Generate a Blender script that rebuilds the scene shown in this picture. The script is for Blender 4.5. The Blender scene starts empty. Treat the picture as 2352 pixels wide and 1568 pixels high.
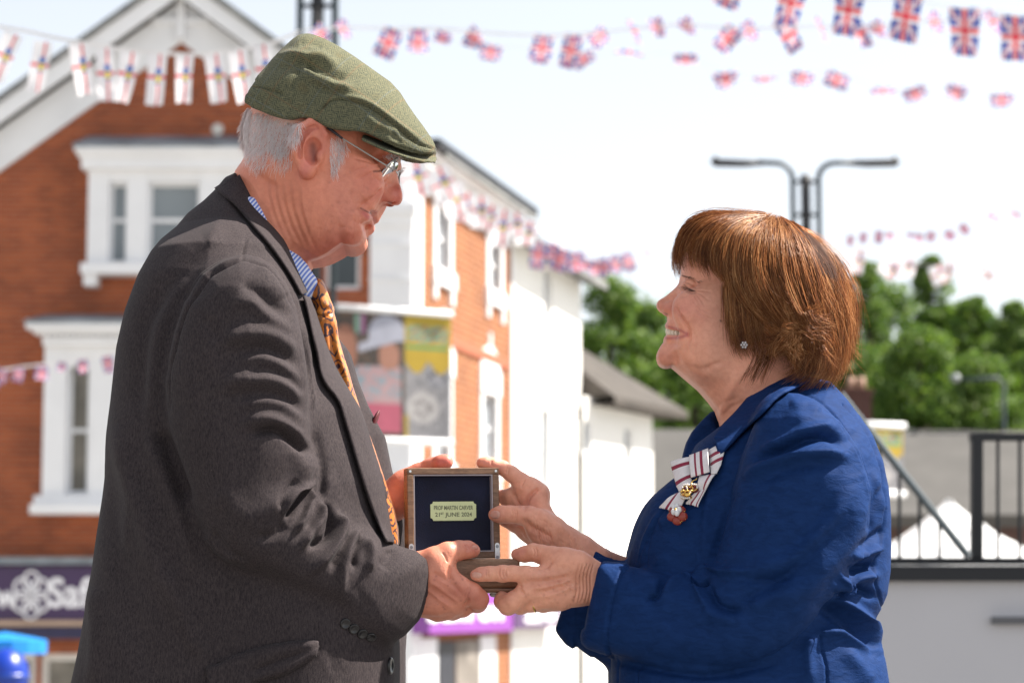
import bpy, bmesh, math, random, time
import numpy as np
import openvdb as vdb
from mathutils import Vector, Matrix
from mathutils.bvhtree import BVHTree
T0 = time.time()
random.seed(7); RNG = np.random.default_rng(7)
SC = bpy.context.scene
COL = SC.collection
R_ = math.radians
# ---------------------------------------------------------------- camera model
# The plan of the place was measured on the photograph in a 2352 x 1568 grid; P() turns a
# measured point and a distance along y into metres.
FPX = 5553.0
CAM = np.array([0.0, -3.1, 1.02])
PITCH = math.atan((1400 - 784) / FPX)
CP, SP = math.cos(PITCH), math.sin(PITCH)
def P(px, py, y=0.0):
    a = (px - 1176) / FPX; b = (784 - py) / FPX
    t = (y - CAM[1]) / (CP - b * SP)
    return np.array([a * t + CAM[0], y, CAM[2] + t * (SP + b * CP)])
def proj(V):
    V = np.asarray(V, dtype=float); d = V - CAM
    f = d[:, 1] * CP + d[:, 2] * SP
    u = -d[:, 1] * SP + d[:, 2] * CP
    return np.stack([1176 + d[:, 0] / f * FPX, 784 - u / f * FPX], 1)
def P2(pts, y=0.0):
    return np.array([P(p[0], p[1], y)[[0, 2]] for p in pts])
# zoomed measuring sheets
def ZM(u, v): return (516.8 + u * .4028, 57.4 + v * .4028)      # his head
def ZW(u, v): return (1464.3 + u * .3296, 459.4 + v * .3296)    # her head
def ZH(u, v): return (890.0 + u * .2930, 1004.9 + v * .2930)    # hands and box
def ZA(u, v): return (143.6 + u * .3662, 373.2 + v * .3662)
def ZB(u, v): return (143.6 + u * .3958, 947.5 + v * .3958)
def ZC(u, v): return (1234.6 + u * .4507, 861.3 + v * .4507)    # her jacket
def zz(fn, pts): return [fn(*p) for p in pts]
# ---------------------------------------------------------------- objects
def link(o, parent=None):
    COL.objects.link(o)
    if parent is not None:
        o.parent = parent
        o.matrix_parent_inverse = Matrix.Translation(parent.location).inverted() if parent.parent is None else (Matrix.Identity(4))
        if parent.type != 'EMPTY' or parent.parent is not None:
            r = parent
            while r.parent is not None: r = r.parent
            o.matrix_parent_inverse = Matrix.Translation(r.location).inverted() if False else o.matrix_parent_inverse
    return o
def tag(o, label=None, cat=None, group=None, kind=None):
    if label: o['label'] = label
    if cat: o['category'] = cat
    if group: o['group'] = group
    if kind: o['kind'] = kind
    return o
def thing(name, label, cat, group=None, loc=None):
    o = bpy.data.objects.new(name, None); COL.objects.link(o)
    o.empty_display_size = 0.2
    o['_'] = 0; del o['_']
    return tag(o, label, cat, group)
def meshobj(name, V, Fc, mat, parent=None, smooth=False, colors=None, mats=None, midx=None, loops=None):
    me = bpy.data.meshes.new(name)
    V = np.asarray(V, dtype=np.float32)
    if isinstance(Fc, np.ndarray) and Fc.ndim == 2:
        n, k = Fc.shape
        me.vertices.add(len(V)); me.vertices.foreach_set('co', V.ravel())
        me.loops.add(n * k); me.loops.foreach_set('vertex_index', Fc.astype(np.int32).ravel())
        me.polygons.add(n); me.polygons.foreach_set('loop_start', np.arange(0, n * k, k, dtype=np.int32))
        me.update(calc_edges=True)
    else:
        me.from_pydata([tuple(v) for v in V.tolist()], [], [tuple(f) for f in Fc]); me.update()
    for m in (mats or [mat]): me.materials.append(m)
    if midx is not None: me.polygons.foreach_set('material_index', np.asarray(midx, dtype=np.int32))
    me.polygons.foreach_set('use_smooth', np.full(len(me.polygons), smooth, dtype=bool))
    if colors is not None:
        dom = 'POINT' if len(colors) == len(V) else 'FACE'
        c = np.ones((len(colors), 4), dtype=np.float32); c[:, :3] = colors
        if dom == 'POINT':
            a = me.color_attributes.new('Col', 'FLOAT_COLOR', 'POINT'); a.data.foreach_set('color', c.ravel())
        else:
            cc = np.repeat(c, [p.loop_total for p in me.polygons], axis=0)
            a = me.color_attributes.new('Col', 'FLOAT_COLOR', 'CORNER'); a.data.foreach_set('color', cc.ravel())
    me.update()
    o = bpy.data.objects.new(name, me); COL.objects.link(o)
    if parent is not None: o.parent = parent
    return o
# simple mesh accumulator
class MB:
    def __init__(s): s.v = []; s.f = []; s.c = []
    def add(s, V, Fc, col=None):
        b = len(s.v); s.v += [tuple(map(float, p)) for p in V]; s.f += [tuple(b + i for i in f) for f in Fc]
        s.c += [col or (1, 1, 1)] * len(Fc); return s
    def box(s, lo, hi, col=None, M=None):
        x0, y0, z0 = lo; x1, y1, z1 = hi
        V = [(x0,y0,z0),(x1,y0,z0),(x1,y1,z0),(x0,y1,z0),(x0,y0,z1),(x1,y0,z1),(x1,y1,z1),(x0,y1,z1)]
        if M is not None: V = [M @ Vector(p) for p in V]
        return s.add(V, [(0,3,2,1),(4,5,6,7),(0,1,5,4),(1,2,6,5),(2,3,7,6),(3,0,4,7)], col)
    def tube(s, pts, r, n=8, col=None, cap=True):
        pts = [Vector(p) for p in pts]
        rs = r if isinstance(r, (list, tuple)) else [r] * len(pts)
        V = []; Fc = []
        up = None
        for i, p in enumerate(pts):
            d = (pts[min(i+1, len(pts)-1)] - pts[max(i-1, 0)])
            d = d.normalized() if d.length > 1e-9 else Vector((0,0,1))
            if up is None:
                up = Vector((0,0,1)) if abs(d.z) < .9 else Vector((1,0,0))
            a = d.cross(up)
            a = a.normalized() if a.length > 1e-6 else Vector((1,0,0))
            up = a.cross(d).normalized()
            for k in range(n):
                t = 2 * math.pi * k / n
                V.append(p + (a * math.cos(t) + up * math.sin(t)) * rs[i])
        for i in range(len(pts) - 1):
            for k in range(n):
                k2 = (k + 1) % n
                Fc.append((i*n+k, i*n+k2, (i+1)*n+k2, (i+1)*n+k))
        if cap:
            Fc.append(tuple(range(n))[::-1]); Fc.append(tuple((len(pts)-1)*n + k for k in range(n)))
        return s.add(V, Fc, col)
    def ball(s, c, r, n=8, m=6, col=None, M=None):
        r = r if isinstance(r, (tuple, list)) else (r, r, r)
        V = []
        for i in range(m + 1):
            ph = math.pi * i / m
            for k in range(n):
                t = 2 * math.pi * k / n
                p = Vector((r[0]*math.sin(ph)*math.cos(t), r[1]*math.sin(ph)*math.sin(t), r[2]*math.cos(ph)))
                if M is not None: p = M @ p
                V.append((c[0]+p.x, c[1]+p.y, c[2]+p.z))
        Fc = [(i*n+k, (i+1)*n+k, (i+1)*n+(k+1)%n, i*n+(k+1)%n) for i in range(m) for k in range(n)]
        return s.add(V, Fc, col)
    def prism(s, poly, y0, y1, col=None, M=None):      # poly of (x,z)
        n = len(poly)
        V = [(p[0], y0, p[1]) for p in poly] + [(p[0], y1, p[1]) for p in poly]
        if M is not None: V = [M @ Vector(p) for p in V]
        area = sum(poly[i][0]*poly[(i+1)%n][1]-poly[(i+1)%n][0]*poly[i][1] for i in range(n))
        Fc = [tuple(range(n)), tuple(range(2*n-1, n-1, -1))] + [(i, n+i, n+(i+1)%n, (i+1)%n) for i in range(n)]
        if area < 0: Fc = [f[::-1] for f in Fc]
        return s.add(V, Fc, col)
    def build(s, name, mat, parent=None, smooth=False, usecol=False, bevel=0):
        o = meshobj(name, s.v, s.f, mat, parent, smooth, colors=(np.array(s.c) if usecol else None))
        if bevel:
            b = o.modifiers.new('bevel', 'BEVEL'); b.width = bevel; b.segments = 2; b.limit_method = 'ANGLE'
        return o
def spline(pts, n=8, closed=True):
    pts = np.asarray(pts, dtype=float); N = len(pts); out = []
    rng = range(N) if closed else range(N - 1)
    for i in rng:
        if closed: p0, p1, p2, p3 = pts[i-1], pts[i], pts[(i+1) % N], pts[(i+2) % N]
        else: p0, p1, p2, p3 = pts[max(i-1,0)], pts[i], pts[i+1], pts[min(i+2,N-1)]
        # centripetal-ish: plain Catmull with reduced tension
        for k in range(n):
            t = k / n
            out.append(.5*((2*p1)+(-p0+p2)*t+(2*p0-5*p1+4*p2-p3)*t*t+(-p0+3*p1-3*p2+p3)*t**3))
    if not closed: out.append(pts[-1])
    return np.array(out)
def resample(pts, n):
    pts = np.asarray(pts, float); L = np.r_[0, np.cumsum(np.linalg.norm(np.diff(pts, axis=0), axis=1))]
    t = np.linspace(0, L[-1], n)
    return np.stack([np.interp(t, L, pts[:, k]) for k in range(pts.shape[1])], 1)
# ---------------------------------------------------------------- implicit sculpting
def poly_sd(poly, X, Z):
    """signed distance (negative inside) of polygon on broadcast arrays X,Z"""
    poly = np.asarray(poly, dtype=np.float32)
    d = np.full(np.broadcast(X, Z).shape, 1e9, dtype=np.float32); s = np.ones_like(d)
    N = len(poly)
    for i in range(N):
        a = poly[i]; b = poly[i-1]
        ex, ez = b[0]-a[0], b[1]-a[1]; wx, wz = X-a[0], Z-a[1]
        L = ex*ex+ez*ez
        if L < 1e-16: continue
        t = np.clip((wx*ex+wz*ez)/L, 0, 1)
        bx, bz = wx-ex*t, wz-ez*t
        d = np.minimum(d, bx*bx+bz*bz)
        c1 = Z >= a[1]; c2 = Z < b[1]; c3 = ex*wz > ez*wx
        allc = (c1 & c2 & c3) | (~c1 & ~c2 & ~c3)
        s = np.where(allc, -s, s)
    return s * np.sqrt(d)
def shiftz(A, n):
    """A[:, z + n] with linear interpolation"""
    i = int(math.floor(n)); f = n - i; m = A.shape[1]; a = np.clip(np.arange(m)+i, 0, m-1); b = np.clip(a+1, 0, m-1)
    over = np.maximum(np.arange(m)+n-(m-1), 0)
    return A[:, a]*(1-f) + A[:, b]*f
class Vol:
    def __init__(s, lo, hi, h):
        s.h = h; s.lo = np.array(lo, float)
        n = np.ceil((np.array(hi) - s.lo) / h).astype(int) + 1
        s.ax = [(s.lo[i] + h * np.arange(n[i])).astype(np.float32) for i in range(3)]
        s.f = np.full(n, 1.0, dtype=np.float32)
    def _sl(s, lo, hi, pad):
        out = []
        for i in range(3):
            a = int(np.floor((lo[i] - pad - s.lo[i]) / s.h)); b = int(np.ceil((hi[i] + pad - s.lo[i]) / s.h)) + 1
            out.append(slice(max(a, 0), max(min(b, len(s.ax[i])), 0)))
        return tuple(out)
    def op(s, fn, lo, hi, k=0.0, mode='u', vmin=None):
        sl = s._sl(lo, hi, k + 4 * s.h)
        if any(q.stop <= q.start for q in sl): return s
        X = s.ax[0][sl[0]][:, None, None]; Y = s.ax[1][sl[1]][None, :, None]; Z = s.ax[2][sl[2]][None, None, :]
        g = fn(X, Y, Z)
        f = s.f[sl]
        if mode == 'u':
            r = np.minimum(f, g)
            if k > 0: r = r - np.maximum(k - np.abs(f - g), 0) ** 2 / (4 * k)
        elif mode == 's':
            r = np.maximum(f, -g)
            if k > 0: r = r + np.maximum(k - np.abs(f + g), 0) ** 2 / (4 * k)
        elif mode == 'i':
            r = np.maximum(f, g)
        s.f[sl] = r
        return s
    # tapered capsule chain, pts world (x,y,z,r)
    def chain(s, pts, k=0.0, mode='u', flat=None, kin=0.004):
        pts = np.asarray(pts, float)
        lo = (pts[:, :3] - pts[:, 3:4]).min(0); hi = (pts[:, :3] + pts[:, 3:4]).max(0)
        def fn(X, Y, Z):
            g = None
            for a, b in zip(pts[:-1], pts[1:]):
                ba = b[:3] - a[:3]; L = max(float(ba @ ba), 1e-12)
                px, py, pz = X-a[0], Y-a[1], Z-a[2]
                t = np.clip((px*ba[0]+py*ba[1]+pz*ba[2])/L, 0, 1)
                fy = 1.0 if flat is None else flat
                d = np.sqrt((px-ba[0]*t)**2+((py-ba[1]*t)*fy)**2+(pz-ba[2]*t)**2) - (a[3]+(b[3]-a[3])*t)
                d = d.astype(np.float32)
                if g is None: g = d
                else:
                    m = np.minimum(g, d); g = m - np.maximum(kin-np.abs(g-d), 0)**2/(4*kin) if kin else m
            return g
        return s.op(fn, lo, hi, k, mode)
    def ell(s, c, r, rot=None, k=0.0, mode='u', mirror=False):
        r = np.array(r, float); c = np.array(c, float)
        M = np.eye(3) if rot is None else np.array(Matrix.Rotation(rot[1], 3, rot[0]))
        R = r.max()
        def fn(X, Y, Z):
            x, y, z = X-c[0], Y-c[1], Z-c[2]
            a = (M[0,0]*x+M[1,0]*y+M[2,0]*z); b = (M[0,1]*x+M[1,1]*y+M[2,1]*z); d = (M[0,2]*x+M[1,2]*y+M[2,2]*z)
            k0 = np.sqrt((a/r[0])**2+(b/r[1])**2+(d/r[2])**2); k1 = np.sqrt((a/r[0]**2)**2+(b/r[1]**2)**2+(d/r[2]**2)**2)+1e-9
            return (k0*(k0-1)/k1).astype(np.float32)
        s.op(fn, c-R, c+R, k, mode)
        if mirror:
            c = c.copy(); c[1] = -c[1]; M = np.diag([1,-1,1]) @ M
            s.op(fn, c-R, c+R, k, mode)
        return s
    # rounded slab with the outline poly (x,z metres); T, R, yc: number or function of (X,Z)
    def slab(s, poly, T, R, yc=0.0, k=0.0, mode='u', droop=0.0):
        poly = np.asarray(poly, float)
        ev = lambda q, X, Z: q(X, Z) if callable(q) else q
        xs, zs = poly[:, 0], poly[:, 1]
        gx, gz = np.meshgrid(np.linspace(xs.min(), xs.max(), 8), np.linspace(zs.min(), zs.max(), 8), indexing='ij')
        tt = np.max(ev(T, gx, gz)); yy = ev(yc, gx, gz)
        lo = (xs.min(), np.min(yy)-tt, zs.min()); hi = (xs.max(), np.max(yy)+tt, zs.max())
        def fn(X, Y, Z):
            X2, Z2 = X[:, 0, :], Z[:, 0, :]
            if droop: return droopy(X, Y, Z)
            sd = poly_sd(poly, X2, Z2)
            Tv = ev(T, X2, Z2); Rv = ev(R, X2, Z2); yv = ev(yc, X2, Z2)
            Rv = np.minimum(Rv, Tv*.98)
            q1 = np.maximum(sd + Rv, 0)[:, None, :] if True else 0
            Tm = (Tv - Rv); Tm = Tm[:, None, :] if np.ndim(Tm) else Tm
            Rm = Rv[:, None, :] if np.ndim(Rv) else Rv; ym = yv[:, None, :] if np.ndim(yv) else yv
            q2 = np.abs(Y - ym) - Tm
            inner = np.minimum(np.maximum(sd[:, None, :] + Rm, q2), 0)
            return (np.sqrt(q1**2 + np.maximum(q2, 0)**2) + inner - Rm).astype(np.float32)
        def droopy(X, Y, Z):
            # the outline sinks towards the sides, as a cap or a collar does
            X2, Z2 = X[:, 0, :], Z[:, 0, :]; zs_ = s.ax[2]
            out = np.empty(np.broadcast(X, Y, Z).shape, np.float32)
            base = poly_sd(poly, X2, Z2 + 0*X2); z0 = Z[0, 0, :]
            for j in range(Y.shape[1]):
                y = float(Y[0, j, 0]); dn_ = droop if not isinstance(droop, tuple) else (droop[0] if y < 0 else droop[1]); sh = dn_*abs(y); sdj = shiftz(base, sh/s.h)
                Tv = ev(T, X2, Z2 + sh); Rv = np.minimum(ev(R, X2, Z2 + sh), Tv*.98)
                q1 = np.maximum(sdj + Rv, 0); q2 = abs(y - ev(yc, X2, Z2)) - (Tv - Rv)
                out[:, j, :] = np.sqrt(q1**2 + np.maximum(q2, 0)**2) + np.minimum(np.maximum(sdj + Rv, q2), 0) - Rv
            return out
        if droop: dm_ = max(abs(q) for q in (droop if isinstance(droop, tuple) else (droop,))); lo = (lo[0], lo[1], lo[2] - dm_*tt); hi = (hi[0], hi[1], hi[2] + dm_*tt)
        return s.op(fn, lo, hi, k, mode)
    def clip_profile(s, poly, k=.0025, droop=0.0):
        poly = np.asarray(poly, float); sd2 = poly_sd(poly, s.ax[0][:, None], s.ax[2][None, :])
        sd = sd2[:, None, :] if not droop else np.stack([shiftz(sd2, droop*abs(float(y))/s.h) for y in s.ax[1]], 1)
        s.f = (np.maximum(s.f, sd) + np.maximum(k - np.abs(s.f - sd), 0)**2/(4*k)).astype(np.float32); return s
    def blur(s, n=1):
        for _ in range(n):
            for ax in range(3):
                a = np.swapaxes(s.f, 0, ax); b = a.copy()
                b[1:-1] = (a[:-2] + 2*a[1:-1] + a[2:]) * .25
                s.f = np.ascontiguousarray(np.swapaxes(b, 0, ax))
        return s
    def clip(s, d=0.03):
        np.clip(s.f, -d, d, out=s.f); return s
    def mesh(s):
        s.clip()
        f = s.f
        for ax in range(3):
            q = np.swapaxes(f, 0, ax); q[0] = np.maximum(q[0], s.h*.5); q[-1] = np.maximum(q[-1], s.h*.5)
        g = vdb.FloatGrid(0.03); g.copyFromArray(f)
        V, Q = g.convertToQuads(isovalue=0.0)
        V = V.astype(np.float64) * s.h + s.lo; Q = Q.astype(np.int64)
        a, b, c = V[Q[:, 0]], V[Q[:, 1]], V[Q[:, 2]]
        if (np.einsum('ij,ij->i', np.cross(b-a, c-a), a)).sum() < 0: Q = Q[:, ::-1].copy()
        return V, Q
def normals(V, Q):
    n = np.cross(V[Q[:, 2]]-V[Q[:, 0]], V[Q[:, 3]]-V[Q[:, 1]])
    N = np.zeros_like(V)
    for k in range(Q.shape[1]): 
        for c in range(3): N[:, c] += np.bincount(Q[:, k], n[:, c], minlength=len(V))
    return N / (np.linalg.norm(N, axis=1, keepdims=True) + 1e-12)
def smooth_mesh(V, Q, it=2, lam=.5):
    n = len(V); e = np.concatenate([Q[:, [i, (i+1) % 4]] for i in range(4)])
    deg = np.bincount(e[:, 0], minlength=n) + np.bincount(e[:, 1], minlength=n)
    for j in range(it):
        for l in (lam, -lam*1.04):
            S = np.stack([np.bincount(e[:, 0], V[e[:, 1], c], minlength=n) + np.bincount(e[:, 1], V[e[:, 0], c], minlength=n) for c in range(3)], 1)
            V = V + l * (S / deg[:, None] - V)
    return V
def seg_dist(p, line):
    d = np.full(len(p), 1e9); tt = np.zeros(len(p)); n = len(line) - 1
    for i in range(n):
        a, b = line[i], line[i+1]; ba = b - a; L = max(ba @ ba, 1e-9)
        w = p - a; t = np.clip(w @ ba / L, 0, 1); dd = np.linalg.norm(w - t[:, None]*ba, axis=1)
        m = dd < d; d[m] = dd[m]; tt[m] = (i + t[m]) / n
    return d, tt
class Skinner:
    """adds folds, creases and colour to a sculpted surface; strokes are measured on the sheet"""
    def __init__(s, V, Q, mirror=False, side=None):
        s.V = V; s.Q = Q; s.N = normals(V, Q)
        W = V.copy()
        if mirror: W[:, 1] = -np.abs(W[:, 1])
        s.p = proj(W); s.face = np.clip(-s.N[:, 1]*1.4+.25, 0, 1)
        if mirror: s.face = np.clip(np.abs(s.N[:, 1])*1.4+.25, 0, 1)
        s.sel = np.ones(len(V), bool) if side is None else side(V)
        s.D = np.zeros(len(V)); s.C = None
    def base(s, c): s.C = np.tile(np.array(c, float), (len(s.V), 1)); return s
    def _m(s, line, w):
        lo = line.min(0) - 3.2*w; hi = line.max(0) + 3.2*w
        return np.where(s.sel & (s.p[:, 0] > lo[0]) & (s.p[:, 0] < hi[0]) & (s.p[:, 1] > lo[1]) & (s.p[:, 1] < hi[1]))[0]
    def stroke(s, pts, w, a, taper=True, sm=True):
        line = spline(pts, 5, False) if sm and len(pts) > 2 else np.asarray(pts, float)
        m = s._m(line, w)
        if len(m) == 0: return s
        d, t = seg_dist(s.p[m], line)
        g = np.exp(-(d / w)**2)
        if taper: g *= np.clip(np.minimum(t, 1-t)*4+.25, 0, 1)
        s.D[m] += a * g * s.face[m]; return s
    def tint(s, pts, w, c, a, sm=True, taper=False):
        line = spline(pts, 5, False) if sm and len(pts) > 2 else np.asarray(pts, float)
        m = s._m(line, w)
        if len(m) == 0: return s
        d, t = seg_dist(s.p[m], line); g = a * np.exp(-(d / w)**2) * np.clip(s.face[m]*2, 0, 1)
        if taper: g *= np.clip(np.minimum(t, 1-t)*4+.2, 0, 1)
        s.C[m] += (np.array(c) - s.C[m]) * g[:, None]; return s
    def region(s, poly, amp, soft=1.5, c=None, ca=1.0, sm=False):
        poly = spline(poly, 5) if sm else np.asarray(poly, float)
        lo, hi = poly.min(0)-6*soft, poly.max(0)+6*soft
        m = np.where(s.sel & (s.p[:, 0] > lo[0]) & (s.p[:, 0] < hi[0]) & (s.p[:, 1] > lo[1]) & (s.p[:, 1] < hi[1]))[0]
        if len(m) == 0: return s
        sd = poly_sd(poly, s.p[m, 0].astype(np.float32), s.p[m, 1].astype(np.float32))
        g = np.clip(.5 - sd/(2*soft), 0, 1); g = g*g*(3-2*g)*np.clip(s.face[m]*3, 0, 1)
        s.D[m] += amp * g
        if c is not None: s.C[m] += (np.array(c) - s.C[m]) * (g*ca)[:, None]
        return s
    def done(s, g=1.0):
        s.D *= g; s.V = s.V + s.N * s.D[:, None]; return s
def sheet(name, bvh, A, B, mat, parent, lift=.004, th=.0028, n=60, m=10, roll=1.0, rise=None):
    """a crisp cloth layer (lapel, collar, flap) lying on a sculpted garment, between the curves A (free edge) and B"""
    A = resample(spline(A, 6, False), n); B = resample(spline(B, 6, False), n); V = []; ok = []
    for i in range(n):
        for j in range(m+1):
            t = j/m; q = A[i]*(1-t)+B[i]*t
            a = Vector(P(q[0], q[1], -1.0)); b = Vector(P(q[0], q[1], 1.0)); h = bvh.ray_cast(a, (b-a).normalized())
            V.append([h[0], h[1], q, t])
    pts = []
    for i in range(n):
        row = V[i*(m+1):(i+1)*(m+1)]; good = [r for r in row if r[0] is not None and r[0].y < .02]
        for r in row:
            if r in good: p, nn = r[0], r[1]
            elif good:
                g = min(good, key=lambda k: abs(k[3]-r[3])); p = Vector(P(r[2][0], r[2][1], g[0].y + abs(g[3]-r[3])*.02)); nn = g[1]
            else: p = Vector(P(r[2][0], r[2][1], -.06)); nn = Vector((0,-1,0))
            lf = lift*(1 - (1-roll)*r[3]) if rise is None else rise(r[3], i/(n-1))
            pts.append((p.x, p.y, p.z, lf, nn))
    W = np.array([p[:3] for p in pts]).reshape(n, m+1, 3); NN = np.array([tuple(p[4]) for p in pts]).reshape(n, m+1, 3); LF = np.array([p[3] for p in pts]).reshape(n, m+1, 1)
    for _ in range(4):
        W2_ = W.copy(); W2_[1:-1] = (W[:-2]+2*W[1:-1]+W[2:])/4; W = W2_; N2 = NN.copy(); N2[1:-1] = (NN[:-2]+NN[1:-1]+NN[2:])/3; NN = N2
    W = W + NN*LF
    V_ = W.reshape(-1, 3); Fc = np.array([(i*(m+1)+j, i*(m+1)+j+1, (i+1)*(m+1)+j+1, (i+1)*(m+1)+j) for i in range(n-1) for j in range(m)])
    o = meshobj(name, V_, Fc, mat, parent, True); so = o.modifiers.new('t', 'SOLIDIFY'); so.thickness = th; so.offset = 0
    return o
print('lib', time.time()-T0)
# ---------------------------------------------------------------- materials
class NT:
    def __init__(s, name):
        s.m = bpy.data.materials.new(name); s.m.use_nodes = True; s.t = s.m.node_tree; s.n = s.t.nodes; s.l = s.t.links
        s.b = s.n['Principled BSDF']
    def new(s, typ, **kw):
        o = s.n.new(typ)
        for k, v in kw.items():
            if k in o.inputs and not hasattr(o, k): o.inputs[k].default_value = v
            else: setattr(o, k, v)
        return o
    def lk(s, a, b): s.l.new(a, b)
    def coord(s, scale=(1, 1, 1), rot=(0, 0, 0), kind='Object', loc=(0,0,0)):
        tc = s.new('ShaderNodeTexCoord'); mp = s.new('ShaderNodeMapping')
        mp.inputs['Scale'].default_value = scale; mp.inputs['Rotation'].default_value = rot; mp.inputs['Location'].default_value = loc
        s.lk(tc.outputs[kind], mp.inputs['Vector']); return mp.outputs['Vector']
    def noise(s, vec, scale, detail=4, rough=.55, dist=0):
        o = s.new('ShaderNodeTexNoise'); o.inputs['Scale'].default_value = scale; o.inputs['Detail'].default_value = detail
        o.inputs['Roughness'].default_value = rough; o.inputs['Distortion'].default_value = dist
        s.lk(vec, o.inputs['Vector']); return o.outputs['Fac']
    def ramp(s, fac, stops):
        o = s.new('ShaderNodeValToRGB'); e = o.color_ramp.elements
        while len(e) < len(stops): e.new(.5)
        for q, (p, c) in zip(e, stops): q.position = p; q.color = (*c, 1) if len(c) == 3 else c
        s.lk(fac, o.inputs['Fac']); return o.outputs['Color']
    def mix(s, fac, a, b, mode='MIX'):
        o = s.new('ShaderNodeMix', data_type='RGBA', blend_type=mode)
        for q, idx in ((fac, 0), (a, 6), (b, 7)):
            if hasattr(q, 'is_linked') or isinstance(q, bpy.types.NodeSocket): s.lk(q, o.inputs[idx])
            else: o.inputs[idx].default_value = q if idx == 0 else (*q, 1)
        return o.outputs[2]
    def math(s, op, a, b=0.0, c=0.0):
        o = s.new('ShaderNodeMath', operation=op)
        for i, q in enumerate((a, b, c)):
            if isinstance(q, bpy.types.NodeSocket): s.lk(q, o.inputs[i])
            else: o.inputs[i].default_value = q
        return o.outputs[0]
    def bump(s, h, strength=.3, dist=.001, prev=None):
        o = s.new('ShaderNodeBump'); o.inputs['Strength'].default_value = strength; o.inputs['Distance'].default_value = dist
        s.lk(h, o.inputs['Height'])
        if prev is not None: s.lk(prev, o.inputs['Normal'])
        return o.outputs['Normal']
    def attr(s, name='Col'):
        o = s.new('ShaderNodeAttribute'); o.attribute_name = name; return o.outputs['Color']
    def set(s, base=None, rough=None, normal=None, metal=None, spec=None, **kw):
        for nm, v in (('Base Color', base), ('Roughness', rough), ('Normal', normal), ('Metallic', metal), ('Specular IOR Level', spec)):
            if v is None: continue
            if isinstance(v, bpy.types.NodeSocket): s.lk(v, s.b.inputs[nm])
            else: s.b.inputs[nm].default_value = (*v, 1) if nm == 'Base Color' else v
        for k, v in kw.items():
            v2 = v
            s.b.inputs[k.replace('_', ' ')].default_value = v2
        return s.m
def plain(name, c, rough=.6, metal=0.0, var=.12, scale=6, bump=0.0, bscale=60, **kw):
    t = NT(name); v = t.coord()
    n = t.noise(v, scale, 5)
    col = t.ramp(n, [(.3, tuple(x*(1-var) for x in c)), (.7, tuple(min(1, x*(1+var)) for x in c))])
    nm = None
    if bump: nm = t.bump(t.noise(v, bscale, 6), bump, .002)
    return t.set(col, rough, nm, metal, **kw)
def attrmat(name, rough=.6, var=.1, scale=20, trans=0.0, bump=0, bscale=200):
    t = NT(name); v = t.coord()
    n = t.ramp(t.noise(v, scale, 4), [(.3, (1-var,)*3), (.7, (1+var*.5,)*3)])
    c = t.mix(1.0, t.attr(), n, 'MULTIPLY')
    nm = t.bump(t.noise(v, bscale, 3), bump, .001) if bump else None
    m = t.set(c, rough, nm)
    if trans:
        tr = t.new('ShaderNodeBsdfTranslucent'); t.lk(c, tr.inputs['Color'])
        mx = t.new('ShaderNodeMixShader'); mx.inputs[0].default_value = trans
        t.lk(t.b.outputs[0], mx.inputs[1]); t.lk(tr.outputs[0], mx.inputs[2])
        t.lk(mx.outputs[0], t.n['Material Output'].inputs['Surface'])
    return m
def skin_mat(name, mott=.16):
    t = NT(name); v = t.coord()
    n1 = t.noise(v, 28, 5, .6); n2 = t.noise(v, 160, 4, .6)
    c = t.mix(1.0, t.attr(), t.ramp(n1, [(.32, (1-mott, 1-mott*1.5, 1-mott*1.5)), (.66, (1.06, 1.05, 1.04))]), 'MULTIPLY')
    c = t.mix(1.0, c, t.ramp(n2, [(.38, (.95, .91, .90)), (.6, (1.02, 1.02, 1.02))]), 'MULTIPLY')
    vo = t.new('ShaderNodeTexVoronoi'); vo.inputs['Scale'].default_value = 520; t.lk(v, vo.inputs['Vector'])
    nb = t.bump(vo.outputs['Distance'], .16, .0006)
    nb = t.bump(t.noise(t.coord((1, 1, .45)), 210, 5, .7), .42, .0010, nb)
    m = t.set(c, .48, nb, spec=.42)
    t.b.inputs['Subsurface Weight'].default_value = .15
    t.b.inputs['Subsurface Radius'].default_value = (1.0, .32, .18)
    t.b.inputs['Subsurface Scale'].default_value = .006
    return m
def wool_mat(name, a, b, fleck, scale=620, bump=.35, sheen=.03):
    t = NT(name)
    v = t.coord((1, 1, .28)); v2 = t.coord()
    n = t.noise(v, scale, 3, .7); n2 = t.noise(v2, scale*2.2, 2, .7); n3 = t.noise(v2, 7, 4)
    c = t.mix(t.ramp(n, [(.36, (0,)*3), (.64, (1,)*3)]), a, b)
    c = t.mix(t.ramp(n2, [(.62, (0,)*3), (.72, (1,)*3)]), c, fleck)
    c = t.mix(1.0, c, t.ramp(n3, [(.3, (.88,)*3), (.7, (1.08,)*3)]), 'MULTIPLY')
    nb = t.bump(n, bump, .0009); nb = t.bump(n2, bump, .0008, nb)
    return t.set(c, .85, nb, spec=.12, Sheen_Weight=sheen, Sheen_Roughness=.4)
M = {}
M['skin_m'] = skin_mat('ruddy_skin', .13)
M['skin_w'] = skin_mat('warm_skin', .07)
M['suit'] = wool_mat('grey_brown_wool', (.024, .0192, .0222), (.053, .0425, .0435), (.10, .078, .068))
M['lining'] = plain('dark_lining', (.012, .012, .018), .5)
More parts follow.
